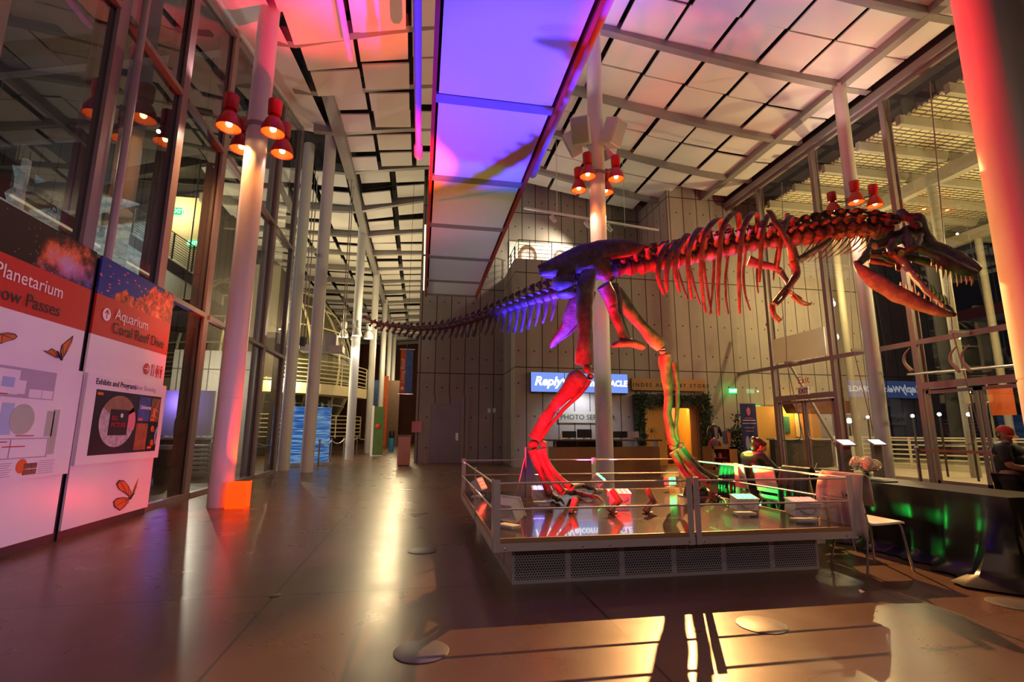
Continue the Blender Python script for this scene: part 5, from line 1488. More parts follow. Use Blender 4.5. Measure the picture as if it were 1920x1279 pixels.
def head_mesh(c, fwd, s=1., tilt=0.):
    """head with brow, nose, mouth, chin and ears; c = centre, fwd = where it looks"""
    f = V(fwd).normalized(); sd = f.cross(ZP).normalized(); u = sd.cross(f)
    R3 = Matrix((sd, f, u)).transposed()
    mb = MB(); nu, nv = 24, 18
    for j in range(nv+1):
        th = pi*j/nv
        for i in range(nu):
            ph = 2*pi*i/nu
            x = .072*sin(th)*cos(ph); y = .092*sin(th)*sin(ph); z = .115*cos(th)
            if z < -.01: k = 1-.38*((-z-.01)/.105)**1.5; x *= k; y = y*(k if y < 0 else (1-.12*((-z)/.115)))
            fr = max(0, sin(ph))*sin(th)
            if fr > .6:
                w = math.exp(-(x/.014)**2)
                y += .022*w*math.exp(-((z+.012)/.022)**2)+.008*w*math.exp(-((z-.015)/.02)**2)           # nose
                y += .006*math.exp(-((z-.030)/.010)**2)                                                   # brow
                y -= .010*math.exp(-((abs(x)-.030)/.013)**2)*math.exp(-((z-.012)/.012)**2)                # eye sockets
                y += .006*math.exp(-(x/.022)**2)*math.exp(-((z+.052)/.012)**2)-.004*math.exp(-(x/.024)**2)*math.exp(-((z+.054)/.004)**2)
                y += .008*math.exp(-(x/.02)**2)*math.exp(-((z+.09)/.018)**2)
            mb.v.append(V(c)+R3 @ (V((x, y, z))*s))
    for j in range(nv):
        for i in range(nu):
            a = j*nu+i; b = j*nu+(i+1) % nu; mb.f.append((a, a+nu, b+nu, b))
    for q in (-1, 1):
        mb.ell(V(c)+R3 @ (V((q*.074, -.008, -.005))*s), (.010*s, .020*s, .030*s), 8, 6, R3)
    return mb, R3
def face(c, R3, s, par):
    for q in (-1, 1):
        MB().ell(V(c)+R3 @ (V((q*.030, .080, .012))*s), (.013*s, .008*s, .008*s), 8, 6, R3).build('eye', 'ink_white', par)
        MB().ell(V(c)+R3 @ (V((q*.030, .0865, .012))*s), (.006*s, .003*s, .006*s), 8, 6, R3).build('iris', 'hair', par)
        MB().tube([V(c)+R3 @ (V((q*.015, .092, .032))*s), V(c)+R3 @ (V((q*.030, .092, .036))*s), V(c)+R3 @ (V((q*.048, .080, .031))*s)], .004*s, 6).build('eyebrow', 'hair', par)
    MB().tube([V(c)+R3 @ (V((-.020, .089, -.054))*s), V(c)+R3 @ (V((0, .096, -.053))*s), V(c)+R3 @ (V((.020, .089, -.054))*s)], .005*s, 6).build('lips', 'maroon', par)
def hand_chain(J, E_, wrist, d, up, curl=.4, s=1.):
    """palm, four unequal fingers with knuckle bends and a thumb off the side of the palm"""
    d = V(d).normalized(); up = V(up).normalized(); sd = d.cross(up).normalized(); up = sd.cross(d)
    p0 = len(J); J.append((J[wrist][0]+d*.045*s, (.036*s, .018*s))); E_.append((wrist, p0))
    J.append((J[wrist][0]+d*.085*s, (.038*s, .015*s))); E_.append((p0, p0+1))
    for k, (o, l) in enumerate(((-.030, .066), (-.010, .075), (.010, .070), (.029, .055))):
        b = J[p0+1][0]+sd*o*s; a1 = b+(d-up*.25*curl).normalized()*(l*.5*s); a2 = a1+(d-up*1.2*curl).normalized()*(l*.32*s); a3 = a2+(d-up*2.2*curl).normalized()*(l*.25*s)
        n = len(J); J += [(b+d*.012*s, .0095*s), (a1, .009*s), (a2, .0085*s), (a3, .007*s)]
        E_ += [(p0+1, n), (n, n+1), (n+1, n+2), (n+2, n+3)]
    n = len(J); b = J[p0][0]-sd*.036*s
    J += [(b+d*.005*s, .012*s), (b+d*.035*s-sd*.022*s-up*.012*s, .0105*s), (b+d*.060*s-sd*.026*s-up*.022*s, .009*s)]
    E_ += [(p0, n), (n, n+1), (n+1, n+2)]
# --- seated woman, writing at the table, facing right
hc = at(1423, 838, 6.46)
wx, wy = hc.x-.10, hc.y
pw = thing('person', 'woman with dark pinned-up hair and dark jacket seated writing at the black table', 'person', (wx, wy, 0))
F = V((.93, -.20, -.30)).normalized()
J = []; E_ = []
def jn(p, r, to=None):
    J.append((V(p), r))
    if to is not None: E_.append((to, len(J)-1))
    return len(J)-1
pel = jn((wx-.06, wy, .53), (.15, .12)); wai = jn((wx-.05, wy, .70), (.125, .10), pel); che = jn((wx-.01, wy, .88), (.15, .11), wai); sh = jn((wx+.01, wy, .985), (.10, .075), che)
nk = jn((hc.x-.06, wy, hc.z-.11), .052, sh); jn((hc.x-.02, wy, hc.z-.04), .058, nk)
tblz = TZ+.035
for q in (-1, 1):
    hx = TX0+.14; hy = wy+q*.10-.08
    s0 = jn((wx+.01, wy+q*.17, .965), .058, sh); e0 = jn((wx+.15, wy+q*.25, .77), .044, s0); f0 = jn((wx+.30, wy+q*.19, .775), .036, e0); w0 = jn((hx-.02, hy, tblz), (.026, .020), f0)
    hand_chain(J, E_, w0, (1, -.15*q, -.05), (0, 0, 1), .5)
for q in (-1, 1):
    a = jn((wx+.02, wy+q*.10, .52), .085, pel); k_ = jn((wx+.32, wy+q*.11, .53), .062, a); b = jn((wx+.31, wy+q*.11, .28), .052, k_); c = jn((wx+.30, wy+q*.11, .075), .036, b); jn((wx+.40, wy+q*.12, .04), (.035, .025), c)
bd = grown('body', J, E_, 'skin', pw)
bd.build('body', 'skin', pw, 80)
hm, R3 = head_mesh(hc, F); hm.build('head', 'skin', pw, 80)
face(hc, R3, 1., pw)
hr = MB()
for (o, r) in (((0, -.018, .028), (.081, .094, .100)), ((0, -.060, -.01), (.070, .055, .075)), ((0, -.085, .075), (.05, .045, .045)), ((.05, .03, .055), (.035, .04, .04)), ((-.05, .03, .055), (.035, .04, .04))):
    hr.ell(hc+R3 @ V(o), r, 16, 12, R3)
hr.jit(.006, 30).build('hair', 'hair', pw, 80)
J2 = [(p, tuple(x*1.14+.012 for x in (r if isinstance(r, tuple) else (r, r)))) for p, r in J[:4]]
E2 = [(0, 1), (1, 2), (2, 3)]
for q in (-1, 1):
    n = len(J2); J2 += [(V((wx+.01, wy+q*.17, .965)), .072), (V((wx+.15, wy+q*.25, .77)), .058), (V((wx+.30, wy+q*.19, .775)), .050), (V((wx+.36, wy+q*.16, .775)), .046)]
    E2 += [(3, n), (n, n+1), (n+1, n+2), (n+2, n+3)]
grown('jacket', J2, E2, 'jacket', pw).build('jacket', 'jacket', pw, 80)
J3 = [(V((wx-.06, wy, .56)), (.17, .14))]; E3 = []
for q in (-1, 1):
    n = len(J3); J3 += [(V((wx+.02, wy+q*.10, .525)), .098), (V((wx+.32, wy+q*.11, .535)), .075), (V((wx+.31, wy+q*.11, .28)), .065), (V((wx+.30, wy+q*.11, .11)), .056)]
    E3 += [(0, n), (n, n+1), (n+1, n+2), (n+2, n+3)]
grown('trousers', J3, E3, 'uniform', pw).build('trousers', 'uniform', pw, 80)
tag(MB().tube([(TX0+.20, wy-.20, TZ+.03), (TX0+.22, wy-.26, TZ+.16)], .005, 6).build('pen', 'paper'), 'white pen held up in the hand of the seated woman', 'pen')

# --- guard standing at the right edge, red cap, looking down to his hands
gc = at(1884, 815, 5.6); gx, gy = gc.x, gc.y
gz = gc.z
pg = thing('person', 'guard in red cap and black uniform standing by the belt barrier, hands in teal gloves', 'person', (gx, gy, 0))
F = V((-.15, -.92, -.30)).normalized(); fd = V((.42, -.9, 0)).normalized(); sdv = V((fd.y, -fd.x, 0))
J = []; E_ = []
H_ = gz-.13
pel = jn((gx+.02, gy, .86*H_/1.36), (.155, .12)); wai = jn((gx+.01, gy, 1.02*H_/1.36), (.15, .12), pel); che = jn((gx, gy, 1.20*H_/1.36), (.165, .12), wai); sh = jn((gx, gy, 1.31*H_/1.36), (.11, .08), che)
nk = jn((gx, gy-.01, gz-.115), .056, sh); jn((gx, gy-.02, gz-.04), .06, nk)
arms = []
for q in (-1, 1):
    s0 = jn(V((gx, gy, 1.285*H_/1.36))+sdv*q*.20, .062, sh)
    e0 = jn(V((gx, gy, 1.03*H_/1.36))+sdv*q*.25+fd*.05, .048, s0)
    w0 = jn(V((gx, gy, .98*H_/1.36))+sdv*q*.08+fd*.29, (.028, .024), e0)
    hand_chain(J, E_, w0, fd-sdv*q*.5+V((0, 0, -.2)), (0, 0, 1), .6)
    arms.append((s0, e0, w0))
for q in (-1, 1):
    a = jn(V((gx, gy, .80*H_/1.36))+sdv*q*.09, .095, pel); k_ = jn(V((gx, gy, .44*H_/1.36))+sdv*q*.10+fd*.02, .064, a); c = jn(V((gx, gy, .085))+sdv*q*.10, .042, k_); jn(V((gx, gy, .04))+sdv*q*.11+fd*.17, (.042, .03), c)
grown('body', J, E_, 'skin', pg).build('body', 'skin', pg, 80)
hm, R3 = head_mesh(gc, F); hm.build('head', 'skin', pg, 80); face(gc, R3, 1., pg)
MB().ell(gc+R3 @ V((0, -.022, .0)), (.077, .085, .085), 16, 12, R3).build('hair', 'hair', pg, 80)
cp = MB(); base = 0
for j in range(7):
    th = pi/2*j/6.5
    for i in range(20):
        ph = 2*pi*i/20; cp.v.append(gc+R3 @ V((.086*sin(th)*cos(ph), -.004+.104*sin(th)*sin(ph), .028+.10*cos(th))))
for j in range(6):
    for i in range(20):
        a = j*20+i; b = j*20+(i+1) % 20; cp.f.append((a, a+20, b+20, b))
cpo = cp.build('cap', 'cap', pg, 80)
bm_ = [gc+R3 @ V((x, y, .022-.02*(y > .12))) for x, y in ((-.07, .065), (-.06, .13), (-.03, .165), (.03, .165), (.06, .13), (.07, .065), (.035, .09), (-.035, .09))]
MB().prism(bm_, R3 @ V((0, 0, .006))).build('cap_brim', 'cap', cpo, 0)
fat = lambda r, k=1.12, a=.012: tuple(x*k+a for x in (r if isinstance(r, tuple) else (r, r)))
J2 = [(J[i][0], fat(J[i][1])) for i in range(4)]; E2 = [(0, 1), (1, 2), (2, 3)]
for s0, e0, w0 in arms:
    n = len(J2); J2 += [(J[s0][0], .078), (J[s0][0].lerp(J[e0][0], .55), .068), (J[s0][0].lerp(J[e0][0], .85), .066)]
    E2 += [(3, n), (n, n+1), (n+1, n+2)]
grown('polo_shirt', J2, E2, 'uniform', pg).build('polo_shirt', 'uniform', pg, 80)
J3 = [(V((gx+.02, gy, .84*H_/1.36)), (.17, .135))]; E3 = []
for q in (-1, 1):
    n = len(J3); J3 += [(V((gx, gy, .78*H_/1.36))+sdv*q*.09, .108), (V((gx, gy, .44*H_/1.36))+sdv*q*.10+fd*.02, .082), (V((gx, gy, .09))+sdv*q*.10, .068)]
    E3 += [(0, n), (n, n+1), (n+1, n+2)]
grown('trousers', J3, E3, 'uniform', pg).build('trousers', 'uniform', pg, 80)
for q in (-1, 1): MB().ell(V((gx, gy, .05))+sdv*q*.105+fd*.07, (.055, .14, .05), 12, 8, Matrix.Rotation(atan2(-fd.x, fd.y), 3, 'Z')).build('shoe', 'black', pg)
MB().obox(V((gx, gy, 1.15*H_/1.36))+fd*.15-sdv*.07, (.05, .012, .07), Matrix.Rotation(atan2(-fd.x, fd.y), 3, 'Z')).build('badge', 'paper', pg, 0)
for i, (s0, e0, w0) in enumerate(arms):
    c = J[w0][0]; MB().ell(c+fd*.06, (.045, .075, .04), 12, 8, Matrix.Rotation(atan2(-fd.x, fd.y), 3, 'Z')).build('glove', 'teal', pg)

# ================================================================== far wall: screens, signs, desk
YW = YK-.02
edges = [994, 1057, 1116, 1175]
for k, (s_, lb) in enumerate((('Reply', 'blue wall screen reading Reply, leftmost of the three'), ('Welcome', 'blue wall screen reading Welcome, middle of the three behind the leg'), ('ORACLE', 'blue wall screen reading ORACLE, rightmost of the three'))):
    x0 = at(edges[k], 715, YW).x; x1 = at(edges[k+1], 715, YW).x; z0, z1 = 2.72, 3.47
    t = thing('wall_screen', lb, 'screen', ((x0+x1)/2, YW, z0), 'blue screens above the photo desk')
    sc_ = B((x0, YW-.10, z0), (x1, YW, z1)).build('screen_case', 'screen_bezel', t, 0)
    B((x0+.012, YW-.112, z0+.012), (x1-.012, YW-.10, z1-.012)).build('display', 'screen', sc_, 0)
    if k == 2:
        o = text(s_, ((x0+x1)/2+.05, YW-.116, 2.99), .36, 'screen_text', sc_, XP, ZP, align='CENTER', shear=.1, bold=.012); o.scale = (.80, .85, 1)
    else: text(s_, ((x0+x1)/2, YW-.116, 2.98), .46 if k == 0 else .36, 'screen_text', sc_, XP, ZP, align='CENTER', shear=.25 if k == 0 else .1, bold=.014)
t = thing('shop_sign', 'wooden board sign reading HINDES ACADEMY STORE over the shop opening', 'sign', (9.5, YW, 2.86))
B((7.97, YW-.10, 2.86), (11.06, YW, 3.31)).build('board', 'sign_wood', t, 0)
text('H I N D E S   A C A D E M Y   S T O R E', (9.5, YW-.104, 3.0), .20, 'ink', t, XP, ZP, align='CENTER', bold=.006)
p0 = at(1048, 778, YW); p1 = at(1124, 796, YW)
t = thing('photo_sign', 'pale translucent strip lettered PHOTO SERVICES on the concrete wall', 'sign', ((p0.x+p1.x)/2, YW, 1.60))
B((p0.x-.02, YW-.035, 1.60), (p1.x+.30, YW-.02, 2.02)).build('strip', 'frost', t, 0)
text('PHOTO SERVICES', (p0.x+.04, YW-.04, 1.72), .27, 'ink', t, XP, ZP)
# reception desk
DY = 14.8
dk = thing('reception_desk', 'long wooden reception desk with dark top and glass front band below the screens', 'desk', (5.6, DY+.5, 0))
B((4.0, DY+.06, 0), (7.34, DY+.9, .82)).build('desk_body', 'wood', dk, 0)
B((3.75, DY, 1.0), (7.42, DY+.5, 1.045)).build('desk_top', 'wood_dark', dk, 0)
B((4.0, DY+.3, .82), (6.2, DY+.34, 1.0)).build('back_band', 'wood_dark', dk, 0)
MB().quad((4.0, DY+.06, .82), (7.3, DY+.06, .82), (7.3, DY+.06, 1.0), (4.0, DY+.06, 1.0)).build('glass_band', 'glass', dk, 0)
for k in range(6): B((4.02+.65*k, DY+.07, .82), (4.04+.65*k, DY+.32, 1.0)).build('divider', 'chrome', dk, 0)
def monitor(px0, px1, py0, Y, label, m='black', back=None):
    a = at(px0, py0, Y); b = at(px1, py0, Y); w = b.x-a.x; zt = a.z; zb = 1.045
    t = thing('monitor', label, 'monitor', ((a.x+b.x)/2, Y, zb), 'monitors on the reception desk')
    B((a.x, Y-.02, zb+.05), (b.x, Y+.02, max(zt, zb+.25))).build('monitor_panel', m, t, 0)
    B(((a.x+b.x)/2-.03, Y+.0, zb), ((a.x+b.x)/2+.03, Y+.04, zb+.1)).build('stand', 'alu', t, 0)
    B(((a.x+b.x)/2-.1, Y-.06, zb), ((a.x+b.x)/2+.1, Y+.1, zb+.012)).build('foot', 'alu', t, 0)
monitor(1054, 1080, 810, 15.2, 'wide black monitor at the left of the reception desk')
monitor(1082, 1109, 805, 15.25, 'taller black monitor left of the central column on the desk')
monitor(1150, 1178, 811, 15.2, 'black monitor right of the central column on the desk')
monitor(1176, 1197, 810, 15.15, 'silver-backed monitor at the right end of the desk', 'alu')
p = at(1144, 820, 15.2); t = thing('display_card', 'small green, yellow and blue card box standing on the desk beside the central column', 'card', (p.x, 15.2, 1.045))
B((p.x-.11, 15.18, 1.045), (p.x+.11, 15.22, 1.28)).build('card', 'leaf', t, 0); MB().prism([V((p.x-.11, 15.175, 1.28)), V((p.x-.11, 15.175, 1.08)), V((p.x+.03, 15.175, 1.28))], (0, -.004, 0)).build('yellow_patch', 'banner_orange', t, 0); MB().prism([V((p.x-.10, 15.174, 1.06)), V((p.x+.10, 15.174, 1.06)), V((p.x, 15.174, 1.15))], (0, -.004, 0)).build('blue_patch', 'blue_map', t, 0)
p = at(1051, 818, 15.1); tag(MB().lathe([(.035, 0), (.045, .14), (.04, .14), (.032, .02)], (p.x, 15.1, 1.045), n=14).build('paper_cup', 'white'), 'white cup at the far left of the reception desk', 'cup')
# shop front: planted frame, door leaf, shelf
vf = thing('planted_frame', 'dark green living frame of leaves around the shop opening', 'plant frame', (9.55, YW, 0))
fr = MB().box((8.0, YW-.14, 0), (8.42, YW, 2.69)).box((10.70, YW-.14, 0), (11.12, YW, 2.69)).box((8.42, YW-.14, 2.27), (10.70, YW, 2.69))
fr.build('frame_board', 'base_dark', vf, 0)
def leaves(mb, n, box, size, rnd):
    for i in range(n):
        p = V([rnd.uniform(box[0][k], box[1][k]) for k in range(3)])
        d = V((rnd.gauss(0, 1), rnd.gauss(0, 1)-.6, rnd.gauss(0, 1)-.2)).normalized(); w = d.orthogonal().normalized(); w.rotate(Matrix.Rotation(rnd.uniform(0, 6), 3, d)); L = size*rnd.uniform(.6, 1.4)
        mb.prism([p, p+d*L*.5+w*L*.22, p+d*L, p+d*L*.5-w*L*.22], w.cross(d)*.004)
lv = MB(); rl = random.Random(4)
leaves(lv, 520, ((8.0, YW-.24, .1), (8.42, YW-.12, 2.7)), .13, rl); leaves(lv, 520, ((10.7, YW-.24, .1), (11.14, YW-.12, 2.7)), .13, rl); leaves(lv, 560, ((8.0, YW-.24, 2.28), (11.12, YW-.12, 2.72)), .13, rl)
tag(lv.build('leaves', 'leaf', vf, 0), None, None, None, 'stuff')
fern = MB()
for (cx, cz_) in ((8.62, 1.30), (11.1, 2.05), (10.95, 1.5), (10.85, 2.65), (8.6, 2.15)):
    for k in range(9):
        a = 2*pi*k/9+.3; e = V((cx+.26*cos(a), YW-.30, cz_+.22*sin(a)-.05)); b = V((cx, YW-.2, cz_))
        fern.tube([b, b.lerp(e, .5)+V((0, -.03, .05)), e], [.012, .012, .002], 5)
fern.build('fern_fronds', 'leaf', vf)
dd = thing('shop_door', 'warm yellow timber door leaf standing in the shop opening', 'door', (8.95, YK+.15, 0))
B((8.42, YK+.12, .02), (9.42, YK+.18, 2.24)).build('door_panel', 'yellow_wood', dd, 0)
B((8.42, YK+.10, 2.20), (10.72, YK+.20, 2.27)).build('door_head', 'alu', dd, 0)
MB().tube([(9.35, YK+.06, .95), (9.35, YK+.06, 1.25)], .012, 6).build('handle', 'chrome', dd)
B((10.42, YK+.1, .0), (10.70, YK+.3, 2.26)).build('door_jamb', 'yellow_wood', dd, 0)
sh = thing('shop_shelf', 'glass-shelved shop display inside the yellow doorway', 'shelf', (9.95, YK+1.4, 0))
for z in (.3, .75, 1.2, 1.65): B((9.55, YK+1.2, z), (10.40, YK+1.6, z+.025)).build('shelf_board', 'wood', sh, 0)
B((9.55, YK+1.6, 0), (10.40, YK+1.64, 2.2)).build('back_panel', 'wood_dark', sh, 0)
for k, (x, z, m) in enumerate(((9.72, 1.675, 'white'), (10.0, 1.675, 'paper'), (10.25, 1.675, 'banner_orange'), (9.7, 1.225, 'jade'), (9.98, 1.225, 'white'), (10.2, 1.225, 'paper'), (9.75, .775, 'cap'), (10.1, .775, 'banner_orange'), (9.9, .325, 'jade'))):
    tag(MB().lathe([(.05, 0), (.06, .05), (.045, .16), (.02, .2)], (x, YK+1.38, z), n=10).build('souvenir', m), ['white souvenir on the top shop shelf, first from the left', 'pale souvenir in the middle of the top shop shelf', 'orange souvenir at the right of the top shop shelf', 'green souvenir at the left of the second shop shelf', 'white souvenir in the middle of the second shop shelf', 'pale souvenir at the right of the second shop shelf', 'red souvenir at the left of the third shop shelf', 'orange souvenir at the right of the third shop shelf', 'green souvenir on the lowest shop shelf'][k], 'souvenir', 'souvenirs on the shop shelves')
# clothes on forms and the cabinet
def form(px, py, Y, s, m, m2, label, vest=False, gz=.0):
    p = at(px, py, Y)
    t = thing('clothes_form', label, 'garment form', (p.x, Y, p.z-.30*s), 'garments on display forms beside the shop')
    c = V((p.x, Y, p.z))
    sec = [(-.30, .17, .11), (-.18, .16, .11), (0, .19, .12), (.12, .20, .11), (.19, .15, .09), (.23, .06, .06)]
    mb = MB(); n = 16
    for z, a, b in sec:
        for k in range(n): g = 2*pi*k/n; mb.v.append(c+V((a*cos(g), b*sin(g), z))*s)
    for i in range(len(sec)-1):
        for k in range(n):
            a = i*n+k; b = i*n+(k+1) % n; mb.f.append((a, b, b+n, a+n))
    mb.f.append(tuple(range(n))[::-1]); mb.build('garment_body', m, t)
    if not vest:
        for q in (-1, 1): MB().tube([c+V((q*.17, 0, .14))*s, c+V((q*.25, 0, .0))*s, c+V((q*.29, -.02, -.22))*s], [.07*s, .06*s, .045*s], 10).build('sleeve', m, t)
    MB().tube([c+V((0, 0, .2))*s, c+V((0, 0, .30))*s], [.05*s, .045*s], 10).build('neck', 'orange_cloth' if vest else 'white', t)
    MB().prism([c+V((-.07, -.118, .14))*s, c+V((.07, -.118, .14))*s, c+V((.05, -.13, -.28))*s, c+V((-.05, -.13, -.28))*s], (0, -.008, 0)).build('front_panel', m2, t, 0)
    MB().tube([c+V((0, 0, -.28))*s, V((p.x, Y, gz))], .014, 6).lathe([(.12, 0), (.12, .012), (.02, .02)], (p.x, Y, gz), n=14).build('stand', 'chrome', t)
form(1339, 808, 17.5, .95, 'jacket', 'grey_map', 'dark long-sleeved top on a form, upper left of the three beside the shop')
form(1363, 818, 17.2, .95, 'slate', 'orange_cloth', 'slate blue vest over an orange shirt on a form', True)
form(1340, 833, 16.6, .80, 'maroon', 'jade', 'red jacket with green front on a form above the wooden cabinet', False, .78)
p = at(1352, 862, 16.5)
cb = thing('display_cabinet', 'wooden display cabinet with framed glass front below the clothes forms', 'cabinet', (p.x, 16.5, 0))
x0, x1 = p.x-.46, p.x+.50
MB().box((x0, 16.3, 0), (x0+.04, 16.9, .78)).box((x1-.04, 16.3, 0), (x1, 16.9, .78)).box((x0, 16.3, .74), (x1, 16.9, .78)).box((x0, 16.3, 0), (x1, 16.9, .05)).box((x0, 16.86, 0), (x1, 16.9, .78)).build('carcass', 'wood', cb, 0)
MB().box((x0, 16.27, 0), (x0+.07, 16.3, .78)).box((x1-.30, 16.27, 0), (x1, 16.3, .78)).box((x0, 16.27, .70), (x1, 16.3, .78)).box((x0, 16.27, 0), (x1, 16.3, .10)).build('front_frame', 'sign_wood', cb, 0)
B((x0+.05, 16.4, .38), (x1-.3, 16.8, .40)).build('shelf', 'wood', cb, 0)
for k, (dx, z, m) in enumerate(((.2, .40, 'white'), (.42, .40, 'pink'), (.18, .05, 'jade'), (.4, .05, 'paper'))):
    tag(MB().lathe([(.05, 0), (.07, .06), (.05, .15), (.02, .18)], (x0+dx, 16.5, z), n=10).build('ornament', m), ['white ornament on the cabinet shelf', 'pink ornament on the cabinet shelf', 'green ornament at the bottom of the cabinet', 'pale ornament at the bottom of the cabinet'][k], 'ornament', 'ornaments in the wooden cabinet')
p = at(1383, 850, 17.3)
pp = thing('potted_plant', 'dark leafy potted plant between the clothes and the navy banner', 'plant', (p.x, 17.3, 0))
MB().lathe([(.14, 0), (.19, .38), (.16, .38)], (p.x, 17.3, 0), n=16).build('pot', 'black', pp)
lv = MB(); leaves(lv, 360, ((p.x-.3, 17.1, .4), (p.x+.3, 17.5, 1.45)), .17, rl); leaves(lv, 30, ((p.x-.05, 17.2, 1.4), (p.x+.2, 17.4, 2.0)), .14, rl)
lv.build('foliage', 'leaf', pp, 0)
MB().tube([(p.x, 17.3, .3), (p.x+.05, 17.3, 1.2), (p.x+.12, 17.3, 1.9)], .012, 6).build('stem', 'leaf', pp)
a = at(1387, 757, 14.4); b = at(1416, 757, 14.4); c = at(1400, 885, 14.4)
bs = thing('banner_stand', 'tall navy roll-up banner with a pink emblem beside the glass wall', 'banner', ((a.x+b.x)/2, 14.4, 0))
B((a.x, 14.39, .06), (b.x, 14.41, a.z)).build('banner_sheet', 'banner', bs, 0)
B((a.x-.02, 14.32, 0), (b.x+.02, 14.48, .06)).build('base', 'alu', bs, 0); B((a.x-.01, 14.38, a.z), (b.x+.01, 14.42, a.z+.03)).build('top_rail', 'alu', bs, 0)
mx = (a.x+b.x)/2; wd = b.x-a.x
MB().prism([V((mx+.07*cos(2*pi*k/18), 14.386, a.z-.24+.13*sin(2*pi*k/18))) for k in range(18)], (0, -.003, 0)).build('emblem', 'pink', bs, 0)
for z, l, h, m in ((a.z-.46, .5, .02, 'pink'), (a.z-.53, .8, .025, 'ink_white'), (a.z-.62, .85, .02, 'ink_white'), (a.z-.76, .6, .02, 'blue_map'), (a.z-.86, .5, .02, 'pink')):
    B((mx-wd*l/2, 14.384, z), (mx+wd*l/2, 14.388, z+h)).build('banner_line', m, bs, 0)
for q in (-1, 1):
    MB().prism([V((mx+q*.10+.075*cos(2*pi*k/14), 14.387, .95+.22*sin(2*pi*k/14))) for k in range(14)], (0, -.003, 0)).build('pale_shape', 'blue_map', bs, 0)
B((a.x+.01, 14.383, .10), (b.x-.01, 14.389, .74)).build('lower_picture', 'sky_print', bs, 0)
# exit signs
def exit_sign(c, n, label, m='exit', mt='exit_white', w=.32, h=.19, s='EXIT'):
    n = V(n); xd = V((-n.y, n.x, 0)); t = thing('exit_sign', label, 'exit sign', c)
    rot = Matrix((xd, -n, ZP)).transposed()
    MB().obox(c, (w, .05, h), rot).build('sign_box', m, t, 0)
    text(s, V(c)+n*.027-ZP*h*.30, h*.85, mt, t, xd, ZP, align='CENTER', bold=.004)
exit_sign(at(1374, 733, YW-.03), (0, -1, 0), 'glowing green EXIT sign on the concrete wall beside the glass wall')
exit_sign(at(1419, 765, YW-.1), (0, -1, 0), 'small green EXIT sign seen through the glass, above the navy banner')
exit_sign(atx(1507, 733, XF-.10), (-1, 0, 0), 'pale EXIT sign on the transom over the glass door', 'white', 'ink', .42, .26)
text('Exit', atx(1496, 720, XF-.02), .34, 'ink_red', None, -YP, ZP, ext=.001, name='exit_lettering')
tag(bpy.data.objects['exit_lettering'], 'red vinyl word Exit on the glass above the door', 'lettering')
# left block: door, switches, notice
d0 = structure(MB().box((.17, YB-.035, 0), (.42, YB, 2.72)).box((1.62, YB-.035, 0), (1.97, YB, 2.72)).box((.42, YB-.035, 2.40), (1.62, YB, 2.72)), 'door_30', 'concrete', 'grey steel door in the far concrete wall', 'door', 0)
B((.43, YB-.03, .01), (1.61, YB-.01, 2.40)).build('door_leaf', 'door_grey', d0, 0)
MB().lathe([(.03, 0), (.03, .03)], (1.50, YB-.03, 1.02), (0, -1, 0), 10).tube([(1.50, YB-.06, 1.02), (1.38, YB-.06, 1.02)], .012, 6).build('door_handle', 'chrome', d0)
B((1.44, YB-.034, .90), (1.54, YB-.03, 1.2)).build('lock_plate', 'chrome', d0, 0)
for px, lb in ((917, 'small white wall switch right of the grey door, left one'), (927, 'small white wall switch right of the grey door, right one')):
    q = at(px, 770, YB); tag(B((q.x-.06, YB-.03, q.z-.09), (q.x+.06, YB, q.z+.09)).build('wall_switch', 'white', None, 0), lb, 'switch')
q0 = at(772, 790, 20.6); q1 = at(790, 811, 20.6)
tag(B((q0.x, YB-.03, q1.z), (q1.x, YB, q0.z)).build('wall_notice', 'pink', None, 0), 'pale pink notice on the left end of the concrete wall', 'notice')
# balcony rail and lit display on the upper wall
br = thing('balcony_rail', 'thin dark steel railing along the top of the concrete block', 'railing', (4.7, YK+.1, 7.9))
for x in (3.55, 4.0, 4.9, 5.8, 6.7, 7.6, 8.5, 9.4): MB().bar((x, YK+.12, 7.85), (x, YK+.12, 8.72), .05, .02).build('post', 'base_dark', br, 0)
for y in (YK+.9, YK+1.8, YB-.2): MB().bar((3.55, y, 7.85), (3.55, y, 8.72), .02, .05).build('post', 'base_dark', br, 0)
for z in (8.72, 8.52, 8.36, 8.20, 8.04):
    MB().tube([(3.55, YB-.1, z), (3.55, YK+.12, z)], .018 if z > 8.6 else .010, 6).tube([(3.55, YK+.12, z), (9.6, YK+.12, z)], .018 if z > 8.6 else .010, 6).build('rail', 'base_dark', br)
lw = thing('lit_display_wall', 'bright white display board with round pictures on the upper wall behind the balcony', 'display board', (6.4, YB-.05, 8.3))
B((3.62, YB-.08, 7.95), (9.6, YB-.02, 9.62)).build('board', 'white', lw, 0)
for x, rx, rz in ((4.45, .42, .52), (5.95, .30, .42)):
    MB().prism([V((x+rx*cos(2*pi*k/28), YB-.085, 8.98+rz*sin(2*pi*k/28))) for k in range(28)], (0, -.006, 0)).build('round_picture', 'photo_brown', lw, 0)
    MB().prism([V((x+rx*.7*cos(2*pi*k/28), YB-.092, 9.0+rz*.6*sin(2*pi*k/28))) for k in range(28)], (0, -.006, 0)).build('picture_centre', 'stripe_print', lw, 0)

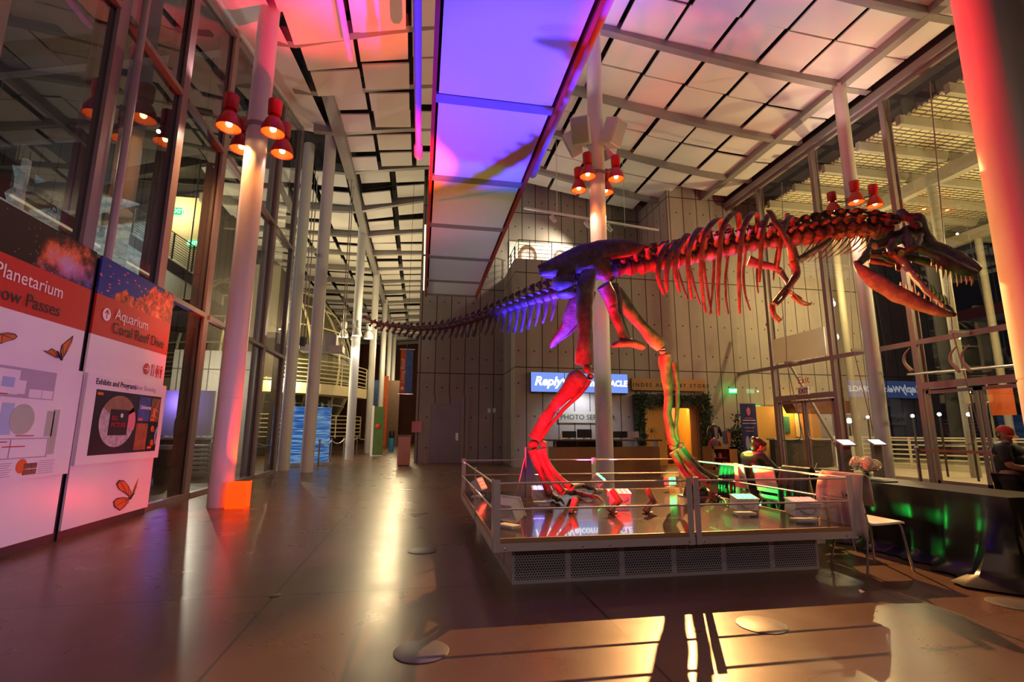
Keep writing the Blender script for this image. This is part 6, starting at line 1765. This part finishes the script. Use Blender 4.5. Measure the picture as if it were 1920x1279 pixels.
# ================================================================== corridor
bn = thing('hanging_banner', 'orange and blue hanging banner reading Living Roof at the corridor mouth', 'banner', (-.55, 20.4, 3.0))
a = at(752, 656, 20.4); b = at(772, 738, 20.4); xm = at(760, 700, 20.4).x
B((a.x, 20.39, b.z), (xm, 20.41, a.z)).build('orange_half', 'banner_orange', bn, 0); B((xm, 20.39, b.z), (b.x, 20.41, a.z)).build('photo_half', 'sky_print', bn, 0)
MB().tube([(a.x-.05, 20.4, a.z+.02), (b.x+.05, 20.4, a.z+.02)], .02, 6).tube([(a.x-.05, 20.4, b.z-.02), (b.x+.05, 20.4, b.z-.02)], .02, 6).build('banner_rod', 'chrome', bn)
text('Living Roof', (xm-.04, 20.385, b.z+.42), .21, 'ink_white', bn, ZP, -XP)
MB().prism([V((xm-.1+.07*cos(2*pi*k/16), 20.386, b.z+.2+.07*sin(2*pi*k/16))) for k in range(16)], (0, -.003, 0)).build('roundel', 'ink_white', bn, 0)
MB().tube([((a.x+b.x)/2, 20.4, a.z), ((a.x+b.x)/2, 20.4, 11.9)], .008, 5).build('wire', 'base_dark', bn)
q = at(757, 868, 19.6)
pdm = thing('podium', 'copper-coloured podium at the left end of the concrete wall', 'podium', (-.55, 19.7, 0))
MB().box((-.80, 19.55, .03), (-.34, 19.95, 1.08)).build('podium_body', 'copper', pdm, 0); B((-.84, 19.5, 1.08), (-.30, 20.0, 1.12)).build('podium_top', 'wood_dark', pdm, 0); B((-.78, 19.57, 0), (-.36, 19.93, .03)).build('podium_foot', 'base_dark', pdm, 0)
# tall graphic panel, orange vertical banner, cooler, far pictures
gp = thing('graphic_panel', 'tall freestanding panel with a green plant picture in the corridor', 'panel', (-2.1, 27, 0))
MB().box((-2.48, 26.95, 0), (-2.36, 27.05, 2.55)).build('panel_edge', 'white', gp, 0); B((-2.36, 26.96, 0), (-1.86, 27.04, 2.5)).build('picture', 'foliage_far', gp, 0)
MB().ell((-2.15, 26.93, 1.5), (.12, .02, .12), 10, 6).build('red_flower', 'cap', gp); B((-2.36, 26.94, 0), (-1.86, 26.96, .06)).build('panel_foot', 'alu', gp, 0)
eb = thing('hanging_banner', 'tall narrow orange banner lettered EARTHQUAKE far down the corridor', 'banner', (-1.9, 40, 1))
a = at(714, 705, 40); b = at(723, 838, 40)
B((a.x, 39.98, b.z), (b.x, 40.02, a.z)).build('banner_sheet', 'banner_orange', eb, 0)
text('EARTHQUAKE', ((a.x+b.x)/2+.14, 39.97, b.z+.5), .5, 'sign_red', eb, ZP, -XP)
MB().tube([((a.x+b.x)/2, 40, a.z), ((a.x+b.x)/2, 40, 11)], .01, 5).build('wire', 'base_dark', eb)
cl_ = thing('blue_cooler', 'small blue cooler standing in the corridor', 'cooler', (-1.75, 33, 0))
MB().lathe([(.16, 0), (.18, .8), (.16, .82)], (-1.75, 33, 0), n=14).build('cooler_body', 'blue_case', cl_); MB().lathe([(.17, .82), (.17, 1.2), (.1, 1.3)], (-1.75, 33, 0), n=14).build('cooler_bottle', 'black', cl_)
for px, m, w, lb in ((703, 'sky_print', 1.1, 'coloured exhibit wall panel left of the orange corridor banner'), (735, 'photo_brown', 1.0, 'brown exhibit wall panel right of the orange corridor banner')):
    q = at(px, 800, 44); tag(B((q.x-w/2, 43.95, 0), (q.x+w/2, 44.05, 5.5)).build('exhibit_panel', m, None, 0), lb, 'panel')
structure(B((-12, 61.5, 0), (.5, 62, 12.5)), 'wall_corridor_end', 'brick', 'dim reddish wall closing the far end of the corridor', 'wall')
# stanchions with ropes
stp = []
for k, (px, py) in enumerate(((596, 879), (619, 869), (643, 861), (668, 851), (697, 846))):
    q = atz(px, py); stp.append(q)
    t = thing('rope_stanchion', ['slim rope stanchion nearest the second column, by the blue tank', 'slim rope stanchion second from the blue tank', 'slim rope stanchion at the foot of the bright white column', 'slim rope stanchion just beyond the bright white column', 'slim rope stanchion farthest down the corridor'][k], 'stanchion', q, 'rope stanchions along the corridor edge')
    MB().lathe([(.17, 0), (.17, .015), (.03, .03), (.028, .92), (.04, .93), (.04, .98)], q, n=18).build('post', 'chrome', t)
for k in range(4):
    a, b = stp[k]+V((0, 0, .9)), stp[k+1]+V((0, 0, .9)); m_ = a.lerp(b, .5)-V((0, 0, .16))
    tag(MB().tube(spline([a, a.lerp(b, .25)-V((0, 0, .12)), m_, a.lerp(b, .75)-V((0, 0, .12)), b], 4), .02, 6).build('barrier_rope', 'paper'), ['pale rope between the first and second corridor stanchions', 'pale rope between the second and third corridor stanchions', 'pale rope between the third and fourth corridor stanchions', 'pale rope between the last two corridor stanchions'][k], 'rope', 'ropes of the corridor barrier')
# blue tank
q = atz(585, 874); q.y = 20.5; q.x = at(574, 860, 20.5).x
tk = thing('water_tank', 'round blue water tank display with a clear rim beyond the second column', 'tank', (q.x, q.y, 0))
MB().lathe([(.80, .12), (.80, 2.15)], q, n=40).build('water', 'tank', tk); MB().lathe([(.84, 0), (.84, .12), (.80, .13)], q, n=40).build('base_ring', 'alu', tk); MB().lathe([(.82, 2.15), (.82, 2.42)], q, n=40, cap=False).build('clear_rim', 'glass', tk)
# lattice dome of the rainforest and projector rig
dm = thing('lattice_dome', 'huge glazed dome with pale ribs and plants inside beyond the columns', 'dome', (-9.2, 30, 0))
dc = V((-9.2, 30, 4.6)); R_ = 5.2
MB().ell(dc, R_*.97, 32, 20).build('dome_shell', 'dome', dm)
for k in range(16):
    a = 2*pi*k/16; MB().tube([dc+V((R_*cos(a)*sin(t_), R_*sin(a)*sin(t_), R_*cos(t_))) for t_ in [pi*j/24 for j in range(1, 22)]], .06, 6).build('dome_rib', 'dome_rib', dm)
for j in range(3, 20, 2):
    t_ = pi*j/24; MB().tube([dc+V((R_*cos(a)*sin(t_), R_*sin(a)*sin(t_), R_*cos(t_))) for a in [2*pi*k/40 for k in range(41)]], .04, 6).build('dome_ring', 'dome_rib', dm)
for z, r_, lb in ((3.6, 6.3, 'curved pale walkway rail around the dome, upper'), (1.0, 6.1, 'curved pale rail around the foot of the dome, lower')):
    mb = MB()
    for dz in (0, .2, .4, .6, .8, 1.0): mb.tube([dc*V((1, 1, 0)).length*0+V((dc.x+r_*cos(a), dc.y+r_*sin(a), z+dz)) for a in [-2.6+2.4*k/30 for k in range(31)]], .025, 6)
    for k in range(0, 31, 5): a = -2.6+2.4*k/30; mb.bar((dc.x+r_*cos(a), dc.y+r_*sin(a), z-.1), (dc.x+r_*cos(a), dc.y+r_*sin(a), z+1), .05, .05)
    if z > 2:
        pl = []
    tag(mb.build('walkway_rail', 'dome_rib'), lb, 'railing')
ws = MB()
for k in range(24):
    a0, a1 = -2.6+2.4*k/24, -2.6+2.4*(k+1)/24
    P_ = lambda a, r, z: V((dc.x+r*cos(a), dc.y+r*sin(a), z))
    ws.quad(P_(a0, 5.2, 3.5), P_(a1, 5.2, 3.5), P_(a1, 6.35, 3.5), P_(a0, 6.35, 3.5)); ws.quad(P_(a0, 6.35, 3.0), P_(a1, 6.35, 3.0), P_(a1, 6.35, 3.5), P_(a0, 6.35, 3.5)); ws.quad(P_(a0, 5.2, 3.0), P_(a1, 5.2, 3.0), P_(a1, 6.35, 3.0), P_(a0, 6.35, 3.0))
tag(ws.build('walkway', 'warm_wall', None, 0), 'curved pale walkway slab running around the dome', 'walkway')
pr = thing('projector_rig', 'hanging projector rig with a dazzling white lens between the columns', 'projector', at(605, 650, 19.5))
q = at(605, 655, 19.5); B(q-V((.75, .3, .12)), q+V((.75, .3, .12))).build('rig_tray', 'alu', pr, 0)
for dx in (-.7, .7):
    for dy in (-.25, .25): MB().tube([q+V((dx, dy, 0)), V((q.x+dx, q.y+dy, zroof(q.x+dx, q.y+dy)+.75))], .02, 6).build('rig_rod', 'chrome', pr)
ql = at(567, 652, 19.3); MB().ell(ql, .10, 12, 8).build('lens', 'bulb_white', pr); MB().lathe([(.16, .0), (.16, .3), (.1, .35)], ql+V((0, 0, .05)), n=14).build('lens_hood', 'base_dark', pr)
B(q+V((.1, -.2, .1)), q+V((.5, .2, .55))).build('projector_box', 'grey_map', pr, 0)

# ================================================================== courtyard behind the left glass
structure(B((-30, 27, 0), (-15.8, 27.4, 14)), 'wall_courtyard_far', 'dark_wall', 'dark wall at the back of the courtyard', 'wall')
structure(B((-9.6, 21.5, 0), (-6.4, 21.8, 4.4)), 'wall_courtyard_pale', 'rough_concrete', 'pale block wall seen through the left glass', 'wall')
yw = structure(MB().box((-10.7, 22.0, 6.6), (-9.1, 22.2, 11.0)), 'wall_stair', 'warm_wall', 'bright cream wall of the upper stair beyond the left glass', 'wall')
yw2 = structure(MB().box((-7.7, 23.2, 3.6), (-6.3, 23.4, 8.6)), 'wall_gallery', 'warm_wall', 'cream gallery wall beside the dome', 'wall')
def slat_rail(a, b, h, n, np_, label, m='base_dark'):
    a, b = V(a), V(b); t = thing('stair_railing', label, 'railing', a)
    for k in range(n): z = h*(k+1)/n; MB().tube([a+V((0, 0, z)), b+V((0, 0, z))], .022 if k == n-1 else .012, 5).build('rail', m, t)
    for k in range(np_+1): q = a.lerp(b, k/np_); MB().bar(q, q+V((0, 0, h)), .05, .05).build('post', m, t)
slat_rail((-11.2, 20.6, 8.75), (-8.2, 20.6, 6.85), 1.05, 11, 4, 'sloping dark slatted railing of the upper stair beyond the left glass')
MB_ = MB().prism([V((-11.2, 20.5, 8.7)), V((-8.2, 20.5, 6.8)), V((-8.2, 20.5, 6.35)), V((-11.2, 20.5, 8.25))], (0, 1.48, 0))
tag(MB_.build('stair_flight', 'dark_wall', None, 0), 'sloping dark underside of the upper stair beyond the left glass', 'stair')
nt_ = MB()
for j in range(14):
    for i in range(18):
        f = lambda u, v: V((-18+u*.38, 24+.5*sin(u*.5)+.6*noise.noise(V((u*.6, v*.6, 0))), 6.4+v*.45))
        nt_.quad(f(i, j), f(i+1, j), f(i+1, j+1), f(i, j+1))
tag(nt_.build('canopy_net', 'net', None, 60), 'pale rumpled net screen lit cold white across the courtyard', 'net')
for k, y in enumerate((7.4, 10.6, 13.8, 17.0, 20.2)):
    structure(MB().bar((-14.8, y, 0), (-14.8, y, 11.2), .2, .2), 'pillar_courtyard', 'mullion', ['courtyard post nearest the sign wall', 'courtyard post second from the sign wall', 'middle courtyard post', 'courtyard post fourth from the sign wall', 'courtyard post farthest from the sign wall'][k], 'post')
structure(MB().bar((-14.8, 5, 6.0), (-14.8, 22, 6.0), .12, .16).bar((-14.8, 5, 9.0), (-14.8, 22, 9.0), .3, .5).bar((-14.8, 5, 3.2), (-14.8, 22, 3.2), .12, .16), 'beam_courtyard', 'mullion', 'steel rails across the far side of the courtyard', 'beam')
pzp = structure(MB().quad((-9.4, 12.5, 5.6), (-9.4, 17.2, 5.6), (-9.4, 17.2, 8.2), (-9.4, 12.5, 8.2)), 'window_30', 'glass', 'glass screen in the courtyard lettered IS PIAZZA', 'window', 0)
text('IS PIAZZA', (-9.38, 13.75, 6.75), .36, 'ink', pzp, YP, ZP)
zs = MB()
for k in range(6):
    y = 6.0+3.0*k; zs.bar((-4.9, y, 10.2+.16*(y-9)), (-14.8, y+2.4, 10.0), .22, .4)
structure(zs, 'beam_courtyard_roof', 'base_dark', 'dark roof beams over the courtyard', 'beam')
structure(MB().quad((-4.6, 4, 11.2), (-15.5, 4, 10.8), (-15.5, 24, 11.4), (-4.6, 24, 12.6)), 'ceiling_courtyard', 'deck_dark', 'dark roof over the courtyard', 'ceiling')
exit_sign(at(334, 396, 21.96), (0, -1, 0), 'small green EXIT sign high on the upper stair wall beyond the left glass', w=.28, h=.30)
exit_sign(at(362, 456, 21.96), (0, -1, 0), 'bright green EXIT sign low on the cream stair wall beyond the left glass', w=.36, h=.26)
# café counter, basin bar and lamps seen through the glass
ct_ = thing('cafe_counter', 'dark cafe counter with a purple lit back seen through the left glass', 'counter', (-7.6, 17.6, 0))
B((-9.2, 17.2, 0), (-6.6, 17.9, 1.0)).build('counter_body', 'dark_wall', ct_, 0); B((-9.3, 17.1, 1.0), (-6.5, 18.0, 1.06)).build('counter_top', 'alu', ct_, 0)
B((-9.2, 18.6, 1.1), (-6.9, 18.7, 2.6)).build('back_panel', 'white', ct_, 0)
MB().tube(spline([(-7.5, 17.4, 1.06), (-7.5, 17.4, 1.6), (-7.35, 17.4, 1.75), (-7.2, 17.4, 1.6)], 5), .02, 8).build('tap', 'chrome', ct_)
bn2 = thing('bench_stack', 'white slatted bench ends seen through the glass beside the first column', 'bench', (-6.2, 15.6, 0))
for k in range(7): B((-6.6, 15.4+.0*k, .12+.12*k), (-5.7, 15.9, .16+.12*k)).build('slat', 'white', bn2, 0)
for x in (-6.55, -5.75): B((x, 15.45, 0), (x+.05, 15.85, .95)).build('bench_side', 'alu', bn2, 0)
bl_ = thing('litter_bin', 'dark grey bin seen through the glass beside the first column', 'bin', (-6.1, 13.9, 0))
MB().lathe([(.2, 0), (.22, .9), (.18, .92)], (-6.1, 13.9, 0), n=18).build('bin_body', 'dark_wall', bl_); MB().lathe([(.225, .82), (.225, .92)], (-6.1, 13.9, 0), n=18).build('bin_rim', 'alu', bl_)
dl = thing('dome_lamp', 'dark bowl-shaped pendant lamp seen through the left glass', 'pendant lamp', (-6.6, 13.0, 4.2))
q = at(338, 618, 13.0); MB().lathe([(.02, .45), (.22, .40), (.42, .22), (.50, 0), (.46, 0), (.38, .2), (.1, .38)], q, n=24).build('lamp_shade', 'dark_wall', dl); MB().tube([q+V((0, 0, .45)), q+V((0, 0, 7.4))], .015, 6).build('cable', 'base_dark', dl)
# ================================================================== night terrace behind the right glass
cnp = MB()
structure(B((13.2, -6, 10.1), (30, YK-.2, 10.16)), 'roof_terrace', 'roof_mesh', 'glazed lattice canopy lit yellow over the terrace', 'roof')
for k in range(17):
    y = -4.2+1.35*k
    structure(B((12.9, y-.07, 9.78), (30, y+.07, 10.06)), 'beam_terrace', 'trellis', 'long pale steel beam under the terrace canopy', 'beam', 0, 'beams under the terrace canopy')
for x, lb in ((16.2, 'inner pale steel edge beam of the terrace canopy'), (22.5, 'outer pale steel edge beam of the terrace canopy')):
    structure(B((x-.14, -6, 9.2), (x+.14, YK-.2, 9.64)), 'beam_terrace', 'trellis', lb, 'beam')
for k, (x, y) in enumerate(((16.2, 16.6), (16.2, 12.6), (16.2, 8.4), (16.2, 4.2), (22.5, 16.0), (22.5, 9.0))):
    structure(MB().tube([(x, y, 0), (x, y, 9.3)], .13, 16), 'column_terrace', 'trellis', ['round terrace post nearest the concrete wall', 'round terrace post seen left of the right-hand column', 'round terrace post behind the glass doors', 'round terrace post behind the near column', 'outer round terrace post nearest the wall', 'outer round terrace post behind the dinosaur jaw'][k], 'column')
# bright lamp pole
q = atx(1572, 640, 13.25); LPY = q.y
lp = thing('lamp_pole', 'slim lamp pole with two dazzling lamps outside the right glass wall', 'lamp pole', (q.x, LPY, 0))
MB().tube([(q.x, LPY, 0), (q.x, 17.2, at(1560, 568, LPY).z)], .05, 10).build('pole', 'trellis', lp)
for px, py in ((1560, 570), (1566, 632)):
    c = at(px, py, LPY-.15); MB().ell(c, .10, 12, 8).build('bulb', 'bulb_white', lp); point(c+V((-.05, -.14, 0)), 110, (1, .85, .6), .05); MB().lathe([(.12, .0), (.16, .10), (.06, .2)], c+V((0, .05, .04)), (0, .6, .8), 14).build('lamp_head', 'trellis', lp)
    MB().tube([c+V((0, .05, .1)), V((q.x, LPY, c.z+.15))], .02, 6).build('arm', 'trellis', lp)
# railings of the terrace
def terrace_rail(a, b, label):
    a, b = V(a), V(b); t = thing('terrace_railing', label, 'railing', a, 'pale slatted railings on the terrace')
    for k in range(6): z = .16+.17*k; MB().bar(a+V((0, 0, z)), b+V((0, 0, z)), .03, .05).build('slat', 'rail_out', t, 0)
    n = max(2, int((b-a).length/1.2))
    for k in range(n+1): q = a.lerp(b, k/n); MB().bar(q, q+V((0, 0, 1.08)), .06, .06, (1, 0, 0)).build('post', 'rail_out', t, 0)
    MB().bar(a+V((0, 0, 1.1)), b+V((0, 0, 1.1)), .07, .05).build('top_rail', 'rail_out', t, 0)
terrace_rail((17.0, 17.6, 0), (18.6, 14.4, 0), 'pale slatted terrace railing left of the right-hand column')
terrace_rail((18.6, 14.4, 0), (18.8, 11.4, 0), 'pale slatted terrace railing right of the right-hand column')
structure(B((26, -8, 0), (45, 30, .9)), 'hedge_bank', 'dark_wall', 'dark bank at the far edge of the terrace', 'bank')
for k, (x, y, z, r) in enumerate(((27, 7.5, 2.6, 2.0), (29, 13.5, 3.0, 2.4), (28, 3.5, 2.2, 1.8), (31, 18.5, 3.2, 2.6))):
    t = thing('night_tree', ['tree lit green behind the glass doors', 'dark tree beyond the terrace, behind the column', 'dark tree beyond the terrace near the guard', 'dark tree beyond the terrace by the wall'][k], 'tree', (x, y, .9))
    MB().tube([(x, y, .8), (x, y, z)], [.18, .1], 8).build('trunk', 'wood_dark', t)
    lv = MB()
    for i in range(420):
        d = V((rl.gauss(0, 1), rl.gauss(0, 1), rl.gauss(0, .7))).normalized()*r*rl.uniform(.5, 1); p = V((x, y, z+.4))+d; u = V((rl.gauss(0, 1), rl.gauss(0, 1), rl.gauss(0, 1))).normalized()*.22; w = u.orthogonal().normalized()*.09
        lv.prism([p, p+u+w, p+u*2, p+u-w], (0, 0, .01))
    tag(lv.build('crown', 'foliage_far', t, 0), None, None, None, 'stuff')
for k, (px, py, Y) in enumerate(((1627, 782, 16.5), (1641, 807, 17), (1711, 780, 14.5), (1761, 777, 12.8), (1816, 777, 11.5), (1592, 789, 17.5))):
    c = at(px, py, Y)
    t = thing('garden_lamp', ['small round night lamp, upper left of the right-hand column', 'small round night lamp just left of the right-hand column, lower', 'small round night lamp right of the right-hand column', 'small round night lamp behind the left glass door', 'small round night lamp behind the right glass door', 'star-bright night lamp left of the info stands'][k], 'lamp', (c.x, c.y, 0), 'night lamps beyond the terrace')
    MB().ell(c, .05 if k < 5 else .10, 10, 8).build('globe', 'bulb_white', t); MB().tube([(c.x, c.y, 0), c-V((0, 0, .08))], .03, 6).build('lamp_post', 'base_dark', t)
# kiosk outside with awning
ks = thing('terrace_kiosk', 'kiosk with red awning and warm yellow inside seen through the glass door', 'kiosk', (15.2, 17.4, 0))
B((13.0, 17.0, 0), (15.4, 17.3, 1.0)).build('kiosk_counter', 'base_dark', ks, 0); B((12.95, 16.9, 1.0), (15.45, 17.4, 1.05)).build('counter_top', 'alu', ks, 0)
B((12.95, 18.1, .0), (16.0, 18.2, 2.3)).build('kiosk_back', 'yellow_wood', ks, 0); MB().prism([V((14.0, 16.9, 2.0)), V((16.6, 16.9, 2.0)), V((16.6, 17.2, 2.5)), V((14.0, 17.2, 2.5))], (0, .6, 0)).build('awning', 'brick', ks, 0)
B((15.55, 17.0, 0), (16.8, 17.1, 1.15)).build('side_screen', 'white', ks, 0); B((14.1, 18.05, 1.25), (14.55, 18.08, 1.9)).build('poster', 'jade', ks, 0); B((14.8, 18.05, 1.1), (15.05, 18.08, 2.2)).build('door_post', 'warm_wall', ks, 0)
q = atx(1878, 750, 17.0)
og = thing('street_banner', 'orange banner outside, upper right behind the glass doors', 'banner', (17.0, q.y, q.z-.5)); B((16.98, q.y-.32, q.z-.45), (17.02, q.y+.32, q.z+.45)).build('banner_sheet', 'banner_orange', og, 0); MB().tube([(17.0, q.y+.34, 0), (17.0, q.y+.34, q.z+.6)], .03, 6).build('banner_pole', 'trellis', og)
# info lecterns
for k, (px, py) in enumerate(((1588, 897), (1646, 900))):
    q = atz(px, py, 0); q = at(px, 868, 10.4+.3*k); q.z = 0
    t = thing('info_stand', ['slim info stand with a lit white tablet, left of the flowers', 'slim info stand with a lit white tablet, behind the flowers'][k], 'info stand', q, 'info stands with white tablets')
    MB().box(q+V((-.11, -.05, 0)), q+V((.11, .05, 1.0))).build('stand_body', 'mullion', t, 0)
    MB().obox(q+V((0, -.03, 1.05)), (.36, .26, .03), Matrix.Rotation(radians(28), 3, 'X')).build('tablet_case', 'alu', t, 0); MB().obox(q+V((0, -.04, 1.068)), (.31, .21, .008), Matrix.Rotation(radians(28), 3, 'X')).build('tablet_screen', 'tablet_glow', t, 0)
# belt barrier
pts = [atz(1722, 925, 0), atz(1860, 935, 0)]
pts = [at(1722, 868, 8.2), at(1866, 868, 6.9)]
for k, q in enumerate(pts):
    q.z = 0; t = thing('belt_stanchion', ['steel belt stanchion behind the table, left end of the red belt', 'steel belt stanchion beside the guard, right end of the red belt'][k], 'stanchion', q, 'belt stanchions behind the table')
    MB().lathe([(.17, 0), (.17, .02), (.03, .04), (.03, .94), (.04, .95), (.04, 1.02), (.02, 1.04)], q, n=18).build('post', 'chrome', t)
tag(MB().bar(pts[0]+V((.02, -.02, .97)), pts[1]+V((-.02, .02, .97)), .006, .05).build('barrier_belt', 'strap', None, 0), 'red belt stretched between the two stanchions behind the table', 'belt')
# curved rod sculpture on the glass by the doors
sc = thing('tusk_rod', 'horizontal steel rod with curved tusk-like hooks hung inside the glass doors', 'sculpture', atx(1790, 695, XF-.7))
a, b = atx(1702, 702, XF-.7), atx(1905, 685, XF-.7); MB().tube([a, b], .03, 10).bar(a.lerp(b, .15), a.lerp(b, .15)+V((.66, 0, 0)), .03, .03).bar(a.lerp(b, .6), a.lerp(b, .6)+V((.66, 0, 0)), .03, .03).build('rod', 'chrome', sc)
for x in (1710, 1800, 1822):
    c = atx(x, 696, XF-.7); w = .32 if x > 1720 else .22
    MB().tube(spline([c, c+V((0, .16, .22)), c+V((0, .14, .42)), c+V((0, -.02, .58))], 5), [.05, .055, .04, .012], 10).build('tusk', 'trellis', sc)
# floor discs and scraps
for px, py, r, lb in ((790, 1222, .165, 'round steel floor box lid nearest the viewer, left of centre'), (1428, 1172, .165, 'round steel floor box lid before the platform, in the bright patch'), (1900, 1133, .165, 'round steel floor box lid at the right edge of the floor'), (792, 1033, .16, 'dull round floor box lid left of the platform, nearer one'), (788, 962, .13, 'dull round floor box lid left of the platform, farther one'), (515, 1117, .045, 'tiny bright metal disc at the crossing of the floor joints')):
    q = atz(px, py); tag(MB().lathe([(r, 0), (r, .004), (r-.006, .006)], q, n=40).build('floor_disc', 'disc'), lb, 'floor disc')
q = atz(1616, 1111); tag(MB().prism([q+V((-.03, -.02, .002)), q+V((.03, 0, .002)), q+V((.02, .04, .012)), q+V((-.01, .02, .006))], (0, 0, .002)).build('paper_scrap', 'paper', None, 0), 'small white paper scrap on the floor before the chair', 'paper scrap')

a, b = atz(634, -14, 9.55), atz(657, 112, 9.55)
tag(MB().tube([a.lerp(b, k/60) for k in range(61)], [.055+.018*(k % 2) for k in range(61)], 10).build('ribbed_duct', 'panel_white', None, 0), 'thin ribbed duct hung under the ceiling panels, lit magenta, above the red-lamp column', 'duct')
